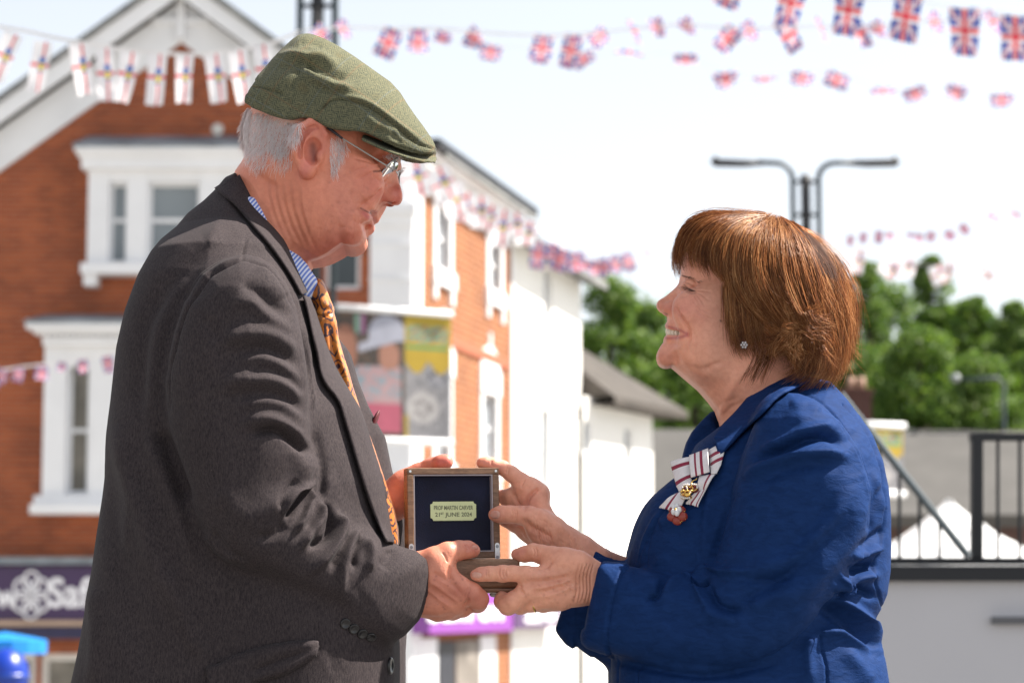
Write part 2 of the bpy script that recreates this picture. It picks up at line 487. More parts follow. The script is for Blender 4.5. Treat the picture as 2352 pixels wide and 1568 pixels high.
def crepe():
    t = NT('blue_crepe'); v = t.coord((1, 1, 2.3), (0, R_(12), 0))
    n = t.noise(v, 58, 5, .6, .8); n2 = t.noise(t.coord(), 700, 2)
    c = t.mix(t.ramp(n, [(.35, (0,)*3), (.65, (1,)*3)]), (.0066, .0245, .092), (.0094, .033, .122))
    nb = t.bump(n, .5, .0026); nb = t.bump(n2, .25, .0006, nb)
    return t.set(c, .70, nb, spec=.06, Sheen_Weight=.0, Sheen_Roughness=.35)
M['crepe'] = crepe()
def tweed():
    t = NT('green_tweed')
    v = t.coord((1, 1, 1), (0, R_(-33), 0))
    sep = t.new('ShaderNodeSeparateXYZ'); t.lk(v, sep.inputs[0])
    # herringbone: zigzag of fine diagonal ribs
    zx = t.math('PINGPONG', t.math('MULTIPLY', sep.outputs[0], 1.0), .0075)
    rib = t.math('SINE', t.math('MULTIPLY', t.math('ADD', sep.outputs[2], zx), 2*math.pi/.0034))
    rib = t.math('MULTIPLY_ADD', rib, .5, .5)
    n = t.noise(t.coord(), 380, 4, .85); n2 = t.noise(t.coord(), 60, 4)
    c = t.mix(rib, (.036, .046, .034), (.105, .108, .068))
    c = t.mix(t.ramp(n, [(.42, (0,)*3), (.7, (.85,)*3)]), c, (.20, .185, .105))
    c = t.mix(t.ramp(n2, [(.55, (0,)*3), (.75, (.45,)*3)]), c, (.11, .085, .04))
    def line(axis, per, off, w, colr, c):
        q = t.math('PINGPONG', t.math('ADD', sep.outputs[axis], off), per)
        return t.mix(t.math('MULTIPLY', t.math('LESS_THAN', q, w), .13), c, colr)
    c = line(0, .034, .01, .0011, (.25, .10, .04), c)
    c = line(2, .031, .006, .0011, (.25, .10, .04), c)
    c = line(0, .034, .027, .0008, (.16, .22, .27), c)
    c = line(2, .031, .022, .0008, (.16, .22, .27), c)
    nb = t.bump(rib, .25, .0006); nb = t.bump(n, .5, .001, nb)
    return t.set(c, .9, nb, spec=.1, Sheen_Weight=.05, Sheen_Roughness=.5)
M['tweed'] = tweed()
def shirt():
    t = NT('striped_shirt'); v = t.coord((1, 1, 1), (0, R_(-33), 0))
    sep = t.new('ShaderNodeSeparateXYZ'); t.lk(v, sep.inputs[0])
    q = t.math('PINGPONG', sep.outputs[0], .0021)
    c = t.mix(t.math('GREATER_THAN', q, .0011), (.12, .20, .58), (.62, .66, .8))
    return t.set(c, .75, t.bump(t.noise(t.coord(), 900, 2), .2, .0005))
M['shirt'] = shirt()
def tie():
    t = NT('orange_paisley_silk'); v = t.coord((1, 1, .8))
    dv = t.new('ShaderNodeTexNoise'); dv.inputs['Scale'].default_value = 70; t.lk(v, dv.inputs['Vector'])
    mv = t.new('ShaderNodeMix', data_type='VECTOR'); mv.inputs[0].default_value = .012
    t.lk(v, mv.inputs[4]); t.lk(dv.outputs['Color'], mv.inputs[5])
    vo = t.new('ShaderNodeTexVoronoi'); vo.inputs['Scale'].default_value = 62; t.lk(mv.outputs[1], vo.inputs['Vector'])
    rings = t.math('SINE', t.math('MULTIPLY', vo.outputs['Distance'], 17))
    m = t.ramp(rings, [(.34, (0,)*3), (.46, (1,)*3)])
    c = t.mix(m, (.50, .145, .012), (.05, .014, .02))
    c = t.mix(t.ramp(t.noise(v, 40, 2), [(.5, (0,)*3), (.6, (.5,)*3)]), c, (.66, .26, .035))
    return t.set(c, .38, t.bump(t.noise(v, 1200, 2), .15, .0004), spec=.5, Sheen_Weight=.2)
M['tie'] = tie()
def wood():
    t = NT('walnut'); v = t.coord((1, 1, 9))
    n = t.noise(t.coord((9, 1, 60)), 4, 6, .7, .6); n2 = t.noise(t.coord((30, 30, 300)), 6, 4)
    c = t.ramp(n, [(.25, (.13, .068, .040)), (.5, (.24, .135, .080)), (.75, (.34, .21, .13))])
    c = t.mix(t.ramp(n2, [(.3, (.5,)*3), (.55, (0,)*3)]), c, (.06, .03, .016))
    return t.set(c, .42, t.bump(n2, .25, .0004), spec=.4)
M['wood'] = wood()
M['velvet'] = plain('navy_velvet', (.006, .009, .030), .95, 0, .3, 30, .3, 600, Sheen_Weight=.35)
M['brass'] = plain('satin_brass', (.62, .66, .36), .42, .35, .05, 30)
M['gold'] = plain('gold', (.85, .55, .16), .25, 1.0, .1, 200)
M['steel'] = plain('steel', (.62, .64, .66), .3, 1.0, .05, 60)
M['engraved'] = plain('engraving', (.16, .17, .10), .6)
M['black_plastic'] = plain('dark_button', (.012, .011, .012), .3)
M['pearl'] = plain('pearl', (.72, .68, .64), .25, 0, .05, 60)
M['tooth'] = plain('tooth', (.85, .78, .62), .3, 0, .1, 300)
M['white_hair'] = None
def hair_mat(name, stops, rough=.38, sheen=0):
    t = NT(name); g = t.new('ShaderNodeNewGeometry')
    cl = t.noise(t.coord((1, 1, .3)), 34, 3, .6)
    c = t.ramp(t.math('ADD', t.math('MULTIPLY', g.outputs['Random Per Island'], .62), t.math('MULTIPLY', t.math('SUBTRACT', cl, .30), .95)), stops)
    m = t.set(c, rough, spec=.5, Anisotropic=.5)
    tr = t.new('ShaderNodeBsdfTranslucent'); t.lk(c, tr.inputs['Color']); mx = t.new('ShaderNodeMixShader'); mx.inputs[0].default_value = .45
    t.lk(t.b.outputs[0], mx.inputs[1]); t.lk(tr.outputs[0], mx.inputs[2]); t.lk(mx.outputs[0], t.n['Material Output'].inputs['Surface'])
    return m
M['hair_w'] = hair_mat('auburn_hair', [(0, (.050, .016, .006)), (.22, (.17, .055, .016)), (.6, (.48, .18, .05)), (1, (.95, .60, .28))])
M['hair_m'] = hair_mat('white_hair', [(0, (.92, .84, .83)), (.5, (.98, .93, .93)), (1, (1, .98, .98))], .5)
def glassy():
    t = NT('clear_lens'); m = t.set((1, 1, 1), .03, spec=.5); t.b.inputs['Transmission Weight'].default_value = 1.0
    t.b.inputs['IOR'].default_value = 1.3
    return m
M['lens'] = glassy()
# ---------------------------------------------------------------- the man
man = thing('person', 'older man in green tweed flat cap, glasses and dark suit jacket, looking down', 'person')
PXM = 1 / 1791.0          # metres per sheet unit at y=0
def chz(lst, fn=ZH, **kw):     # (u,v,y,r) -> world
    return [(*P(*fn(a, b), y), r) for a, b, y, r in lst]
def fx(xs, ys):                 # function of X interpolated in sheet x
    return lambda X, Z: np.interp(1176 + X*1791.0, xs, ys)
def fz(ys_px, vals):            # function of Z interpolated in sheet y
    zs = np.array([P(1176, q)[2] for q in ys_px])[::-1]; vv = np.array(vals)[::-1]
    return lambda X, Z: np.interp(Z, zs, vv)
def f2(fa, fb): return lambda X, Z: fa(X, Z) * fb(X, Z)
def build_head_m():
    lo = P(520, 760)+[0, -.13, 0]; hi = P(955, 60)+[0, .13, 0]
    v = Vol((lo[0], -.118, lo[2]), (hi[0], .118, hi[2]), .00128)
    head = zz(ZM, [(950,640),(985,700),(1000,738),(1001,762),(986,790),(978,830),(972,870),(960,905),(940,940),(915,985),(899,1018),(884,1042),(872,1062),(862,1070),(846,1069),(829,1074),(834,1080),(843,1098),(840,1118),(826,1130),(808,1138),(797,1150),(795,1168),(802,1190),(802,1215),(790,1240),(770,1257),(740,1266),(705,1262),(680,1254),(640,1280),(600,1308),(550,1332),(500,1350),(440,1330),(360,1240),(230,1100),(150,980),(98,900),(79,850),(86,815),(110,760),(126,700),(120,650),(122,580),(150,480),(230,380),(380,260),(560,230),(760,330),(900,520)])
    poly = P2(head)
    T = fx([540,600,700,770,820,860,900,930], [.060,.072,.079,.073,.064,.051,.038,.028])
    v.slab(poly, T, fx([540,700,800,860,900,930], [.058,.072,.060,.047,.035,.024]), droop=.11)
    neck = P2(zz(ZM, [(79,850),(180,800),(420,900),(520,1050),(560,1200),(545,1325),(498,1352),(485,1365),(470,1450),(440,1560),(400,1700),(300,1750),(150,1500),(90,1200),(60,1000),(75,900)]))
    v.slab(neck, .064, .055, k=.02, droop=.11)
    # neck rolls and jowl
    v.ell(P(*ZM(610,1150),-.040), (.034,.026,.036), k=.03, mirror=True)
    v.ell(P(*ZM(555,1235),-.030), (.026,.024,.016), ('Y', R_(-20)), k=.012, mirror=True)
    v.ell(P(*ZM(744,1204),-.012), (.012,.017,.0135), k=.005, mirror=True)      # chin ball
    v.ell(P(*ZM(790,900),-.048), (.026,.016,.020), ('Y', R_(25)), k=.02, mirror=True)     # cheek
    v.ell(P(*ZM(690,1000),-.050), (.032,.018,.042), k=.03, mirror=True)
    v.ell(P(*ZM(760,800),-.058), (.030,.014,.011), ('Y', R_(20)), k=.016, mirror=True)   # cheek bone
    v.ell(P(*ZM(935,735),-.030), (.020,.018,.007), ('Y', R_(30)), k=.012, mirror=True)     # brow
    v.ell(P(*ZM(905,815),-.040), (.017,.014,.0125), ('Y', R_(20)), k=.012, mode='s', mirror=True)   # socket
    v.ell(P(*ZM(884,815),-.0335), (.0120,.0120,.0120), k=.003, mirror=True)      # lids
    v.chain([(*P(*ZM(850,852),-.044),.004),(*P(*ZM(885,865),-.041),.0048),(*P(*ZM(915,862),-.032),.004)], k=.006)  # bag
    # nose
    nose = P2(zz(ZM, [(950,770),(985,800),(984,850),(992,885),(1003,925),(1012,960),(1010,990),(1000,1010),(985,1023),(965,1028),(945,1024),(920,1015),(895,1012),(875,985),(885,930),(910,850)]))
    v.slab(nose, fz([380,415,440,475], [.0075,.010,.013,.0135]), .0095, k=.010)
    v.ell(P(*ZM(984,972),0), (.0125,.0135,.0125), k=.006)
    v.ell(P(*ZM(913,972),-.0145), (.0135,.0078,.0115), ('Y', R_(15)), k=.006, mirror=True)
    v.ell(P(*ZM(940,1014),-.0088), (.0072,.0038,.0042), ('Y', R_(-5)), k=.003, mode='s', mirror=True)
    # lips
    v.chain([(*P(*ZM(850,1054),-.002),.0046),(*P(*ZM(836,1056),-.016),.005),(*P(*ZM(790,1045),-.027),.0028)], k=.007)
    v.chain([(*P(*ZM(814,1100),-.002),.0060),(*P(*ZM(806,1096),-.015),.0054),(*P(*ZM(778,1062),-.027),.0026)], k=.006)
    v.chain([(*P(*ZM(858,1077),0),.0018),(*P(*ZM(825,1070),-.021),.0018),(*P(*ZM(768,1042),-.036),.0022)], k=.003, mode='s')
    v.chain([(*P(*ZM(818,1154),-.022),.0042),(*P(*ZM(822,1152),.0),.0048),(*P(*ZM(818,1154),.022),.0042)], k=.004, mode='s')
    v.clip_profile(P2(zz(ZM, [(950,0),(950,640),(985,700),(1000,738),(1001,762),(990,790),(985,815),(984,850),(992,885),(1003,925),(1012,960),(1010,990),(1000,1010),(985,1023),(965,1028),(945,1024),(920,1014),(905,1012),(893,1024),(882,1042),(872,1062),(862,1070),(846,1069),(836,1075),(843,1098),(840,1118),(826,1130),(808,1138),(797,1150),(795,1168),(802,1190),(802,1215),(790,1240),(770,1257),(740,1266),(705,1262),(680,1254),(640,1280),(600,1308),(550,1332),(490,1350),(480,1480),(470,1800),(-200,1800),(-200,0)])), droop=.11)
    # ear
    for sg in (-1, 1):
        def E(u, v_, y): 
            p = P(*ZM(u, v_), -y); p[1] *= -sg; p[1] = sg*abs(p[1]); return p
        earp = P2(zz(ZM, [(415,600),(440,560),(490,538),(540,548),(572,585),(580,640),(566,700),(552,745),(545,790),(520,830),(490,862),(452,868),(425,840),(405,770),(392,700),(396,640)]), -.08)
        yc = lambda X, Z, sg=sg: sg*(.0815 + np.clip((P(560,0)[0]*0 + (748-(1176+X*1739)))*.00013, -.004, .012))
        v.slab(earp, .0065, .0055, yc=yc, k=.006)
        v.ell(E(500,690,.072), (.026,.012,.034), k=.012)
        rim = [(430,800,.0865,.0036),(405,730,.0895,.0042),(400,650,.0910,.0048),(432,585,.0915,.0050),(490,552,.0900,.0050),(545,570,.0870,.0048),(568,625,.0845,.0042),(560,680,.0810,.0030)]
        v.chain([(*E(a,b,c),r) for a,b,c,r in rim], k=.003)
        v.chain([(*E(a,b,c),r) for a,b,c,r in [(450,810,.084,.0030),(450,740,.0875,.0034),(450,670,.0885,.0036),(478,620,.0880,.0034),(520,605,.086,.003)]], k=.003)
        v.ell(E(505,720,.0925), (.0125,.0135,.0190), k=.002, mode='s')
        v.chain([(*E(a,b,c),r) for a,b,c,r in [(428,750,.0925,.0034),(426,670,.0935,.0042),(457,612,.0935,.0042),(515,580,.093,.003)]], k=.0015, mode='s')
        v.ell(E(540,750,.084), (.0050,.0055,.0085), k=.004)
        v.ell(E(468,838,.083), (.0095,.0055,.0095), k=.004)
    V, Q = v.mesh(); V = smooth_mesh(V, Q, 1)
    s = Skinner(V, Q, mirror=True); s.base((.66, .245, .150))
    Z = lambda *p: zz(ZM, p)
    # skin colour; shade is also painted into ear, nostril, mouth slit and under-jaw
    s.tint(Z((470,700),(480,560),(560,600),(560,700)), 22, (.55,.17,.13), .55)
    s.tint(Z((450,840),(470,790)), 16, (.58,.17,.15), .6)
    s.tint(Z((800,860),(860,940)), 30, (.52,.15,.11), .55)
    s.tint(Z((980,940),(985,1000)), 15, (.50,.12,.10), .65)
    s.tint(Z((905,985),(920,1000)), 10, (.48,.13,.10), .5)
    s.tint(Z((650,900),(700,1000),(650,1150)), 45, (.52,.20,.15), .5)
    s.tint(Z((520,1290),(600,1270),(700,1240)), 30, (.46,.13,.09), .75)  # under-jaw painted darker and redder against the light bounced there
    s.tint(Z((850,1090),(820,1098),(790,1070)), 6, (.46,.10,.10), .8)
    s.tint(Z((868,1066),(830,1064)), 3.0, (.40,.10,.09), .7)
    s.tint(Z((860,1077),(825,1072),(775,1045)), 1.8, (.10,.02,.02), .85)  # shade of the mouth slit painted into the skin
    s.tint(Z((330,560),(200,600),(150,700)), 34, (.85,.66,.62), .75); s.tint(Z((640,690),(640,800)), 12, (.80,.55,.48), .5)
    s.tint(Z((850,835),(885,832),(925,822)), 2.4, (.08,.03,.02), .8)
    s.tint(Z((500,690),(512,765)), 9, (.22,.07,.055), .8); s.tint(Z((424,750),(424,670),(460,610),(530,590)), 3.5, (.42,.12,.09), .6)  # ear hollow and rim groove painted darker for their shade
    s.tint(Z((935,1012),(948,1014)), 4, (.10,.02,.02), .7)  # nostril opening darkened in colour, as its shade
    for a in [((835,790),(790,770),(740,760)),((832,812),(790,815),(740,830)),((838,838),(800,862),(745,880)),((860,778),(900,755),(950,760))]:
        s.stroke(Z(*a), 2.6, -.0011)
    # nasolabial fold, marionette, chin crease, cheeks
    s.stroke(Z((893,930),(865,968),(820,1000),(782,1035)), 5.5, -.0036)
    s.stroke(Z((880,900),(835,960),(790,995)), 12, .0032)
    s.stroke(Z((772,1048),(748,1090),(735,1130)), 6, -.0012)
    s.stroke(Z((830,1140),(800,1130),(770,1135)), 6, -.0022)
    s.stroke(Z((680,1252),(650,1200),(660,1130)), 9, -.0022)
    s.stroke(Z((725,1060),(700,1130),(700,1200)), 12, .0018)
    s.stroke(Z((640,1080),(610,1180),(560,1260)), 9, -.0014)
    for x0, d in [(250,0),(292,15),(335,25),(380,40),(430,62)]:      # neck creases
        s.stroke(Z((x0-10,860+d),(x0,980+d),(x0+38,1110+d),(x0+95,1230+d)), 4.6, -.0010)
        s.stroke(Z((x0+12,880+d),(x0+22,990+d),(x0+60,1110+d)), 5, .0006)
    s.stroke(Z((100,790),(200,870),(300,930)), 8, -.002)
    s.stroke(Z((575,860),(560,950),(575,1040)), 6, -.0012)
    s.stroke(Z((855,800),(880,790),(915,797)), 3, .0016); s.stroke(Z((850,835),(885,830),(925,822)), 2.2, -.0016)
    s.stroke(Z((860,880),(890,890),(915,885)), 4, -.0012)
    r = np.random.default_rng(3)
    for i in range(150):
        u, w = r.uniform(540, 900), r.uniform(740, 1230); an = r.normal(.9, .5); L_ = r.uniform(20, 60)
        s.stroke([ZM(u, w), ZM(u-L_*math.cos(an), w+L_*math.sin(an))], r.uniform(1.6, 2.6), -r.uniform(.0002, .0006), sm=False)
    for i in range(26):
        u, w = r.uniform(560, 830), r.uniform(760, 1200)
        s.tint([ZM(u, w), ZM(u+2, w+2)], r.uniform(2, 5), (.36, .12, .08), r.uniform(.2, .45), sm=False)
    s.done(); return s.V, s.Q, s.C
def nail(s, fn, c, ang, L, W, col=(.62,.34,.27)):
    a = math.radians(ang); ca, sa = math.cos(a), math.sin(a)
    pts = []
    for k in range(16):
        t = 2*math.pi*k/16; x = math.copysign(abs(math.cos(t))**.7, math.cos(t))*L; y = math.copysign(abs(math.sin(t))**.7, math.sin(t))*W
        pts.append(fn(c[0]+x*ca-y*sa, c[1]+x*sa+y*ca))
    s.region(pts, .0004, 1.0, col, .8)
    for k in range(16):
        s.stroke([pts[k], pts[(k+1) % 16]], 1.3, -.0005, taper=False, sm=False)
def build_hand(lo, hi, ops, h=.00095):
    v = Vol(lo, hi, h); ops(v); V, Q = v.mesh(); return smooth_mesh(V, Q, 1), Q
def hand_m_near():
    def ops(v):
        back = P2(zz(ZH, [(-60,900),(160,900),(300,905),(360,890),(450,930),(520,1010),(556,1085),(640,1150),(690,1215),(640,1290),(600,1330),(520,1372),(400,1398),(250,1392),(100,1380),(-60,1330)]), -.115)
        v.slab(back, fx([900,960,1000,1060,1110],[.021,.021,.019,.015,.011]), .0165, yc=lambda X,Z: -.112+np.clip((1000-(1176+X*1850))*.0001,-.01,.01), k=.006)
        v.chain(chz([(250,1010,-.118,.017),(370,955,-.122,.0155),(470,905,-.120,.0135),(560,882,-.112,.0118),(630,876,-.106,.0106),(672,882,-.101,.0086)]), k=.010)
        v.chain(chz([(420,1130,-.124,.013),(560,1165,-.126,.0130),(660,1215,-.124,.0125),(712,1266,-.116,.0125),(706,1292,-.104,.0118),(670,1285,-.080,.0095),(640,1250,-.066,.008)]), k=.008)
        v.chain(chz([(380,1250,-.112,.012),(540,1315,-.110,.011),(592,1335,-.098,.0105),(580,1320,-.075,.009)]), k=.007)
        v.chain(chz([(330,1300,-.106,.012),(470,1350,-.102,.011),(512,1362,-.09,.0102),(500,1340,-.07,.009)]), k=.007)
        v.chain(chz([(260,1320,-.102,.012),(390,1374,-.097,.0098),(420,1376,-.085,.009),(420,1350,-.07,.008)]), k=.007)
        v.ell(P(*ZH(400,1060),-.128), (.020,.010,.016), k=.014)
    lo, hi = P(860, 1440), P(1130, 1225)
    V, Q = build_hand((lo[0], -.16, lo[2]-.01), (hi[0], -.04, hi[2]+.01), ops)
    s = Skinner(V, Q); s.base((.64,.26,.17)); Z = lambda *p: zz(ZH, p)
    s.tint(Z((560,1200),(680,1250),(740,1280)), 18, (.42,.13,.10), .5)
    s.tint(Z((640,860),(690,880)), 12, (.55,.20,.16), .5)
    s.tint(Z((380,1160),(450,1200)), 24, (.48,.16,.12), .4)
    r = np.random.default_rng(5)
    for i in range(26):
        u, w = r.uniform(300, 640), r.uniform(960, 1350); s.tint([ZH(u, w), ZH(u+2, w+1)], r.uniform(1.2, 2.6), (.30,.10,.07), .5, sm=False)
    for a in [((430,900),(455,935),(470,975)),((600,835),(622,862),(625,890)),((615,835),(638,858),(640,885)),((640,1170),(615,1205),(600,1260)),((655,1180),(632,1215),(615,1265))]:
        s.stroke(Z(*a), 2.0, -.0009)
    s.stroke(Z((350,1060),(420,1090),(520,1160),(600,1250)), 6, -.0012)
    s.stroke(Z((330,1120),(430,1190),(560,1290)), 5, .0011); s.stroke(Z((310,1180),(400,1260),(500,1330)), 5, .0010)
    s.stroke(Z((500,1000),(480,1060),(500,1110)), 5, -.0022); s.stroke(Z((590,1330),(620,1290),(640,1260)), 4, -.002)
    s.stroke(Z((340,1010),(330,1120),(310,1220)), 8, .0012)
    nail(s, ZH, (688,858), 20, 26, 17)
    s.done(1.5); return s.V, s.Q, s.C
def hand_m_far():
    def ops(v):
        v.chain(chz([(-220,760,.10,.026),(-60,600,.075,.026),(60,470,.050,.024),(150,380,.047,.020)]), k=.008, flat=1.2)
        v.chain(chz([(120,360,.047,.016),(240,270,.045,.0115),(340,222,.040,.0105),(420,197,.032,.0100),(456,190,.030,.0098)]), k=.010)
        v.chain(chz([(120,400,.05,.014),(300,300,.055,.010),(430,260,.05,.009)]), k=.008)
        v.chain(chz([(90,480,.05,.014),(250,420,.055,.010),(400,400,.05,.009)]), k=.008)
        v.chain(chz([(60,560,.05,.014),(220,540,.055,.009),(340,530,.05,.008)]), k=.008)
    lo, hi = P(800, 1260), P(1050, 1040)
    V, Q = build_hand((lo[0], .0, lo[2]-.02), (hi[0]+.02, .12, hi[2]+.02), ops)
    s = Skinner(V, Q); s.base((.60,.24,.17)); s.tint(zz(ZH, [(400,190),(480,190)]), 12, (.60,.14,.12), .7)
    s.done(1.5); return s.V, s.Q, s.C
def core_body(spec, h=.012):
    """shoulders, trunk, arms and legs under the clothes, so head and hands sit on one figure"""
    pts = np.concatenate([np.array(c)[:, :3] for c in spec]); v = Vol(pts.min(0)-.25, pts.max(0)+.25, h)
    for c in spec: v.chain(c, k=.03)
    return v.mesh()
def merge(parts):
    Vs, Qs, Cs, n = [], [], [], 0
    for V, Q, C in parts: Vs.append(V); Qs.append(Q+n); Cs.append(C); n += len(V)
    return np.concatenate(Vs), np.concatenate(Qs), np.concatenate(Cs)
def pw(px, py, y, r): return (*P(px, py, y), r)
mcore = [[pw(610,600,0,.045), pw(560,780,0,.085), pw(540,1100,0,.13), pw(560,1500,0,.13)],
         [pw(560,720,-.02,.06), pw(535,740,-.13,.045), pw(520,900,-.185,.038), pw(560,1200,-.18,.036), pw(760,1310,-.15,.032), pw(930,1345,-.113,.026)],
         [pw(560,720,.02,.06), pw(560,740,.13,.045), pw(560,900,.185,.038), pw(640,1180,.2,.04), pw(800,1240,.15,.03), pw(880,1190,.085,.024)],
         [pw(560,1500,-.06,.10), (-.33,-.10,.5,.075), (-.36,-.10,.1,.05)], [pw(560,1500,.06,.10), (-.32,.10,.5,.075), (-.35,.10,.1,.05)]]
cV, cQ = core_body(mcore)
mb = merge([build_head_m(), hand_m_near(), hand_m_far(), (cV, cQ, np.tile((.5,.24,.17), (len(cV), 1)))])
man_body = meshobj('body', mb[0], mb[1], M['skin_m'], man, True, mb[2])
print('man body', time.time()-T0, len(mb[0]))

# ------------------------------------------------ jacket
def sleeve_slab(v, outline, T, R, yc, k): v.slab(P2(outline[0], outline[1]), T, R, yc=yc, k=k)
def build_jacket_m():
    v = Vol((-.66, -.31, .80), (-.085, .31, 1.60), .0024)
    near0 = [(548,399),(520,412),(500,438),(470,462),(430,490),(370,552),(320,632),(285,712),(266,800),(256,900),(246,1000),(240,1100),(228,1200),(215,1300),(200,1400),(182,1500),(160,1600),(130,1760),(110,1900),(905,1900),(913,1760),(914,1600),(915,1480),(905,1360),(897,1250),(876,1110),(850,1027),(825,947),(797,900),(766,849),(744,794),(726,739),(714,704),(700,676),(684,640),(656,570),(620,505),(585,445),(566,418)]
    near = [(x + (1176-x)*.031*min(1, max(0, (y-430)/250)), y + (1400-y)*.028*min(1, max(0, (y-430)/250))) if (x < 560 and 440 < y < 1950) else (x, y) for x, y in near0]
    Tz = fz([400,430,470,520,560,600,660,800,1100,1900], [.074,.082,.100,.125,.155,.185,.198,.205,.215,.225])
    v.slab(P2(near), Tz, lambda X, Z: np.minimum(.12, Tz(X, Z)*.9), k=0)
    v.op(lambda X, Y, Z: (Y - .02 + 0*X + 0*Z).astype(np.float32), (-.35,-.4,1.0), (0,.4,1.30), mode='i') if False else None
    far = [(600,620),(700,680),(750,740),(789,787),(806,849),(828,904),(850,947),(872,987),(888,1066),(902,1106),(924,1185),(930,1245),(935,1320),(925,1420),(920,1500),(920,1900),(700,1900),(500,1500),(500,800)]
    v.slab(P2(far), .085, .05, yc=.115, k=.01)
    # hollow for shirt and neck between the fronts
    v.slab(P2([(560,380),(600,440),(640,520),(676,600),(704,668),(730,715),(760,785),(800,880),(850,1000),(893,1180),(905,1262),(960,1262),(960,700),(900,500),(700,380)]), .030, .02, yc=.012, k=.006, mode='s')
    # sleeves
    nearS = [(560,585),(600,595),(632,615),(660,655),(682,710),(693,780),(703,850),(706,925),(716,1005),(726,1048),(722,1090),(712,1125),(722,1148),(757,1162),(785,1182),(816,1204),(860,1226),(915,1251),(955,1263),(980,1276),(988,1300),(989,1318),(982,1360),(968,1402),(958,1424),(925,1460),(892,1481),(855,1478),(816,1462),(775,1435),(737,1408),(700,1388),(658,1366),(620,1345),(590,1328),(560,1312),(535,1292),(505,1268),(480,1232),(462,1195),(446,1155),(429,1106),(412,1050),(398,988),(389,930),(387,880),(394,830),(407,769),(429,703),(473,637),(515,605)]
    ycS = lambda X, Z: -.205 + np.interp(1176+X*1860, [380,560,700,850,990], [0,0,.020,.055,.088]) * np.clip((P(0,1000)[2]-Z)/.12, 0, 1) + np.clip((Z-P(0,720)[2])/.09,0,1)*.03
    v.slab(P2(nearS, -.19), fx([380,500,650,800,990],[.068,.072,.070,.062,.050]), fx([380,650,800,990],[.066,.066,.058,.046]), yc=ycS, k=.012)
    farS = [(560,600),(700,640),(740,760),(755,900),(770,1050),(820,1110),(880,1105),(905,1120),(925,1180),(915,1240),(850,1290),(760,1290),(650,1240),(560,1150),(520,900),(500,700)]
    v.slab(P2(farS, .19), .062, .058, yc=lambda X, Z: .205 - np.interp(1176+X*1700, [600,760,920],[0,.03,.105])*np.clip((P(0,900)[2]-Z)/.12,0,1), k=.012)
    # open cuff
    c0 = P(*ZH(300,1120), -.115)
    v.slab(P2(zz(ZH, [(230,895),(330,910),(350,1100),(300,1270),(215,1400),(150,1300),(120,1000)]), -.115), .027, .02, yc=-.115, k=.004, mode='s')
    V, Q = v.mesh(); V = smooth_mesh(V, Q, 3)
    s = Skinner(V, Q)
    A = lambda *p: zz(ZA, p); B = lambda *p: zz(ZB, p)
    # collar and lapel raised edges
    s.region(A((1480,850),(1500,890),(1520,1000),(1545,1100),(1570,1200),(1590,1310),(1625,1380),(1690,1440),(1760,1568),(1900,1568),(1700,900),(1560,800),(1510,815)) + [(880,1040)], .0, 1.5)
    s.region(A((1470,850),(1505,900),(1540,1060),(1562,1180),(1582,1300),(1622,1368),(1680,1425),(1730,1500)) + B((1640,150),(1665,240),(1700,360),(1745,480),(1790,640),(1850,760)) + [(920,1262),(905,1180),(880,1050),(840,950),(790,850),(740,740),(712,684)], .0, 1.2)
    s.stroke(A((1480,850),(1530,1060),(1572,1290),(1680,1440),(1740,1540)), 3.0, -.0); s.stroke(B((1630,130),(1680,360),(1770,640)), 3.0, -.0)
    # seams
    s.stroke(A((1150,480),(1140,540),(1128,610)), 2.6, -.003); s.stroke(A((1128,610),(1000,665),(900,730),(800,870),(740,1020),(700,1180),(668,1300),(662,1430),(670,1550)), 3.2, -.008)
    s.stroke(A((1110,600),(980,650),(880,720),(775,860)), 8, .004)
    s.stroke(A((1128,610),(1230,640),(1330,720),(1400,830),(1455,930)), 3.0, -.003)
    pass
    s.stroke(A((480,1560),(490,1300),(520,1000),(600,780)), 18, -.006); s.stroke(A((560,1568),(580,1250),(640,950),(760,700)), 18, .005)
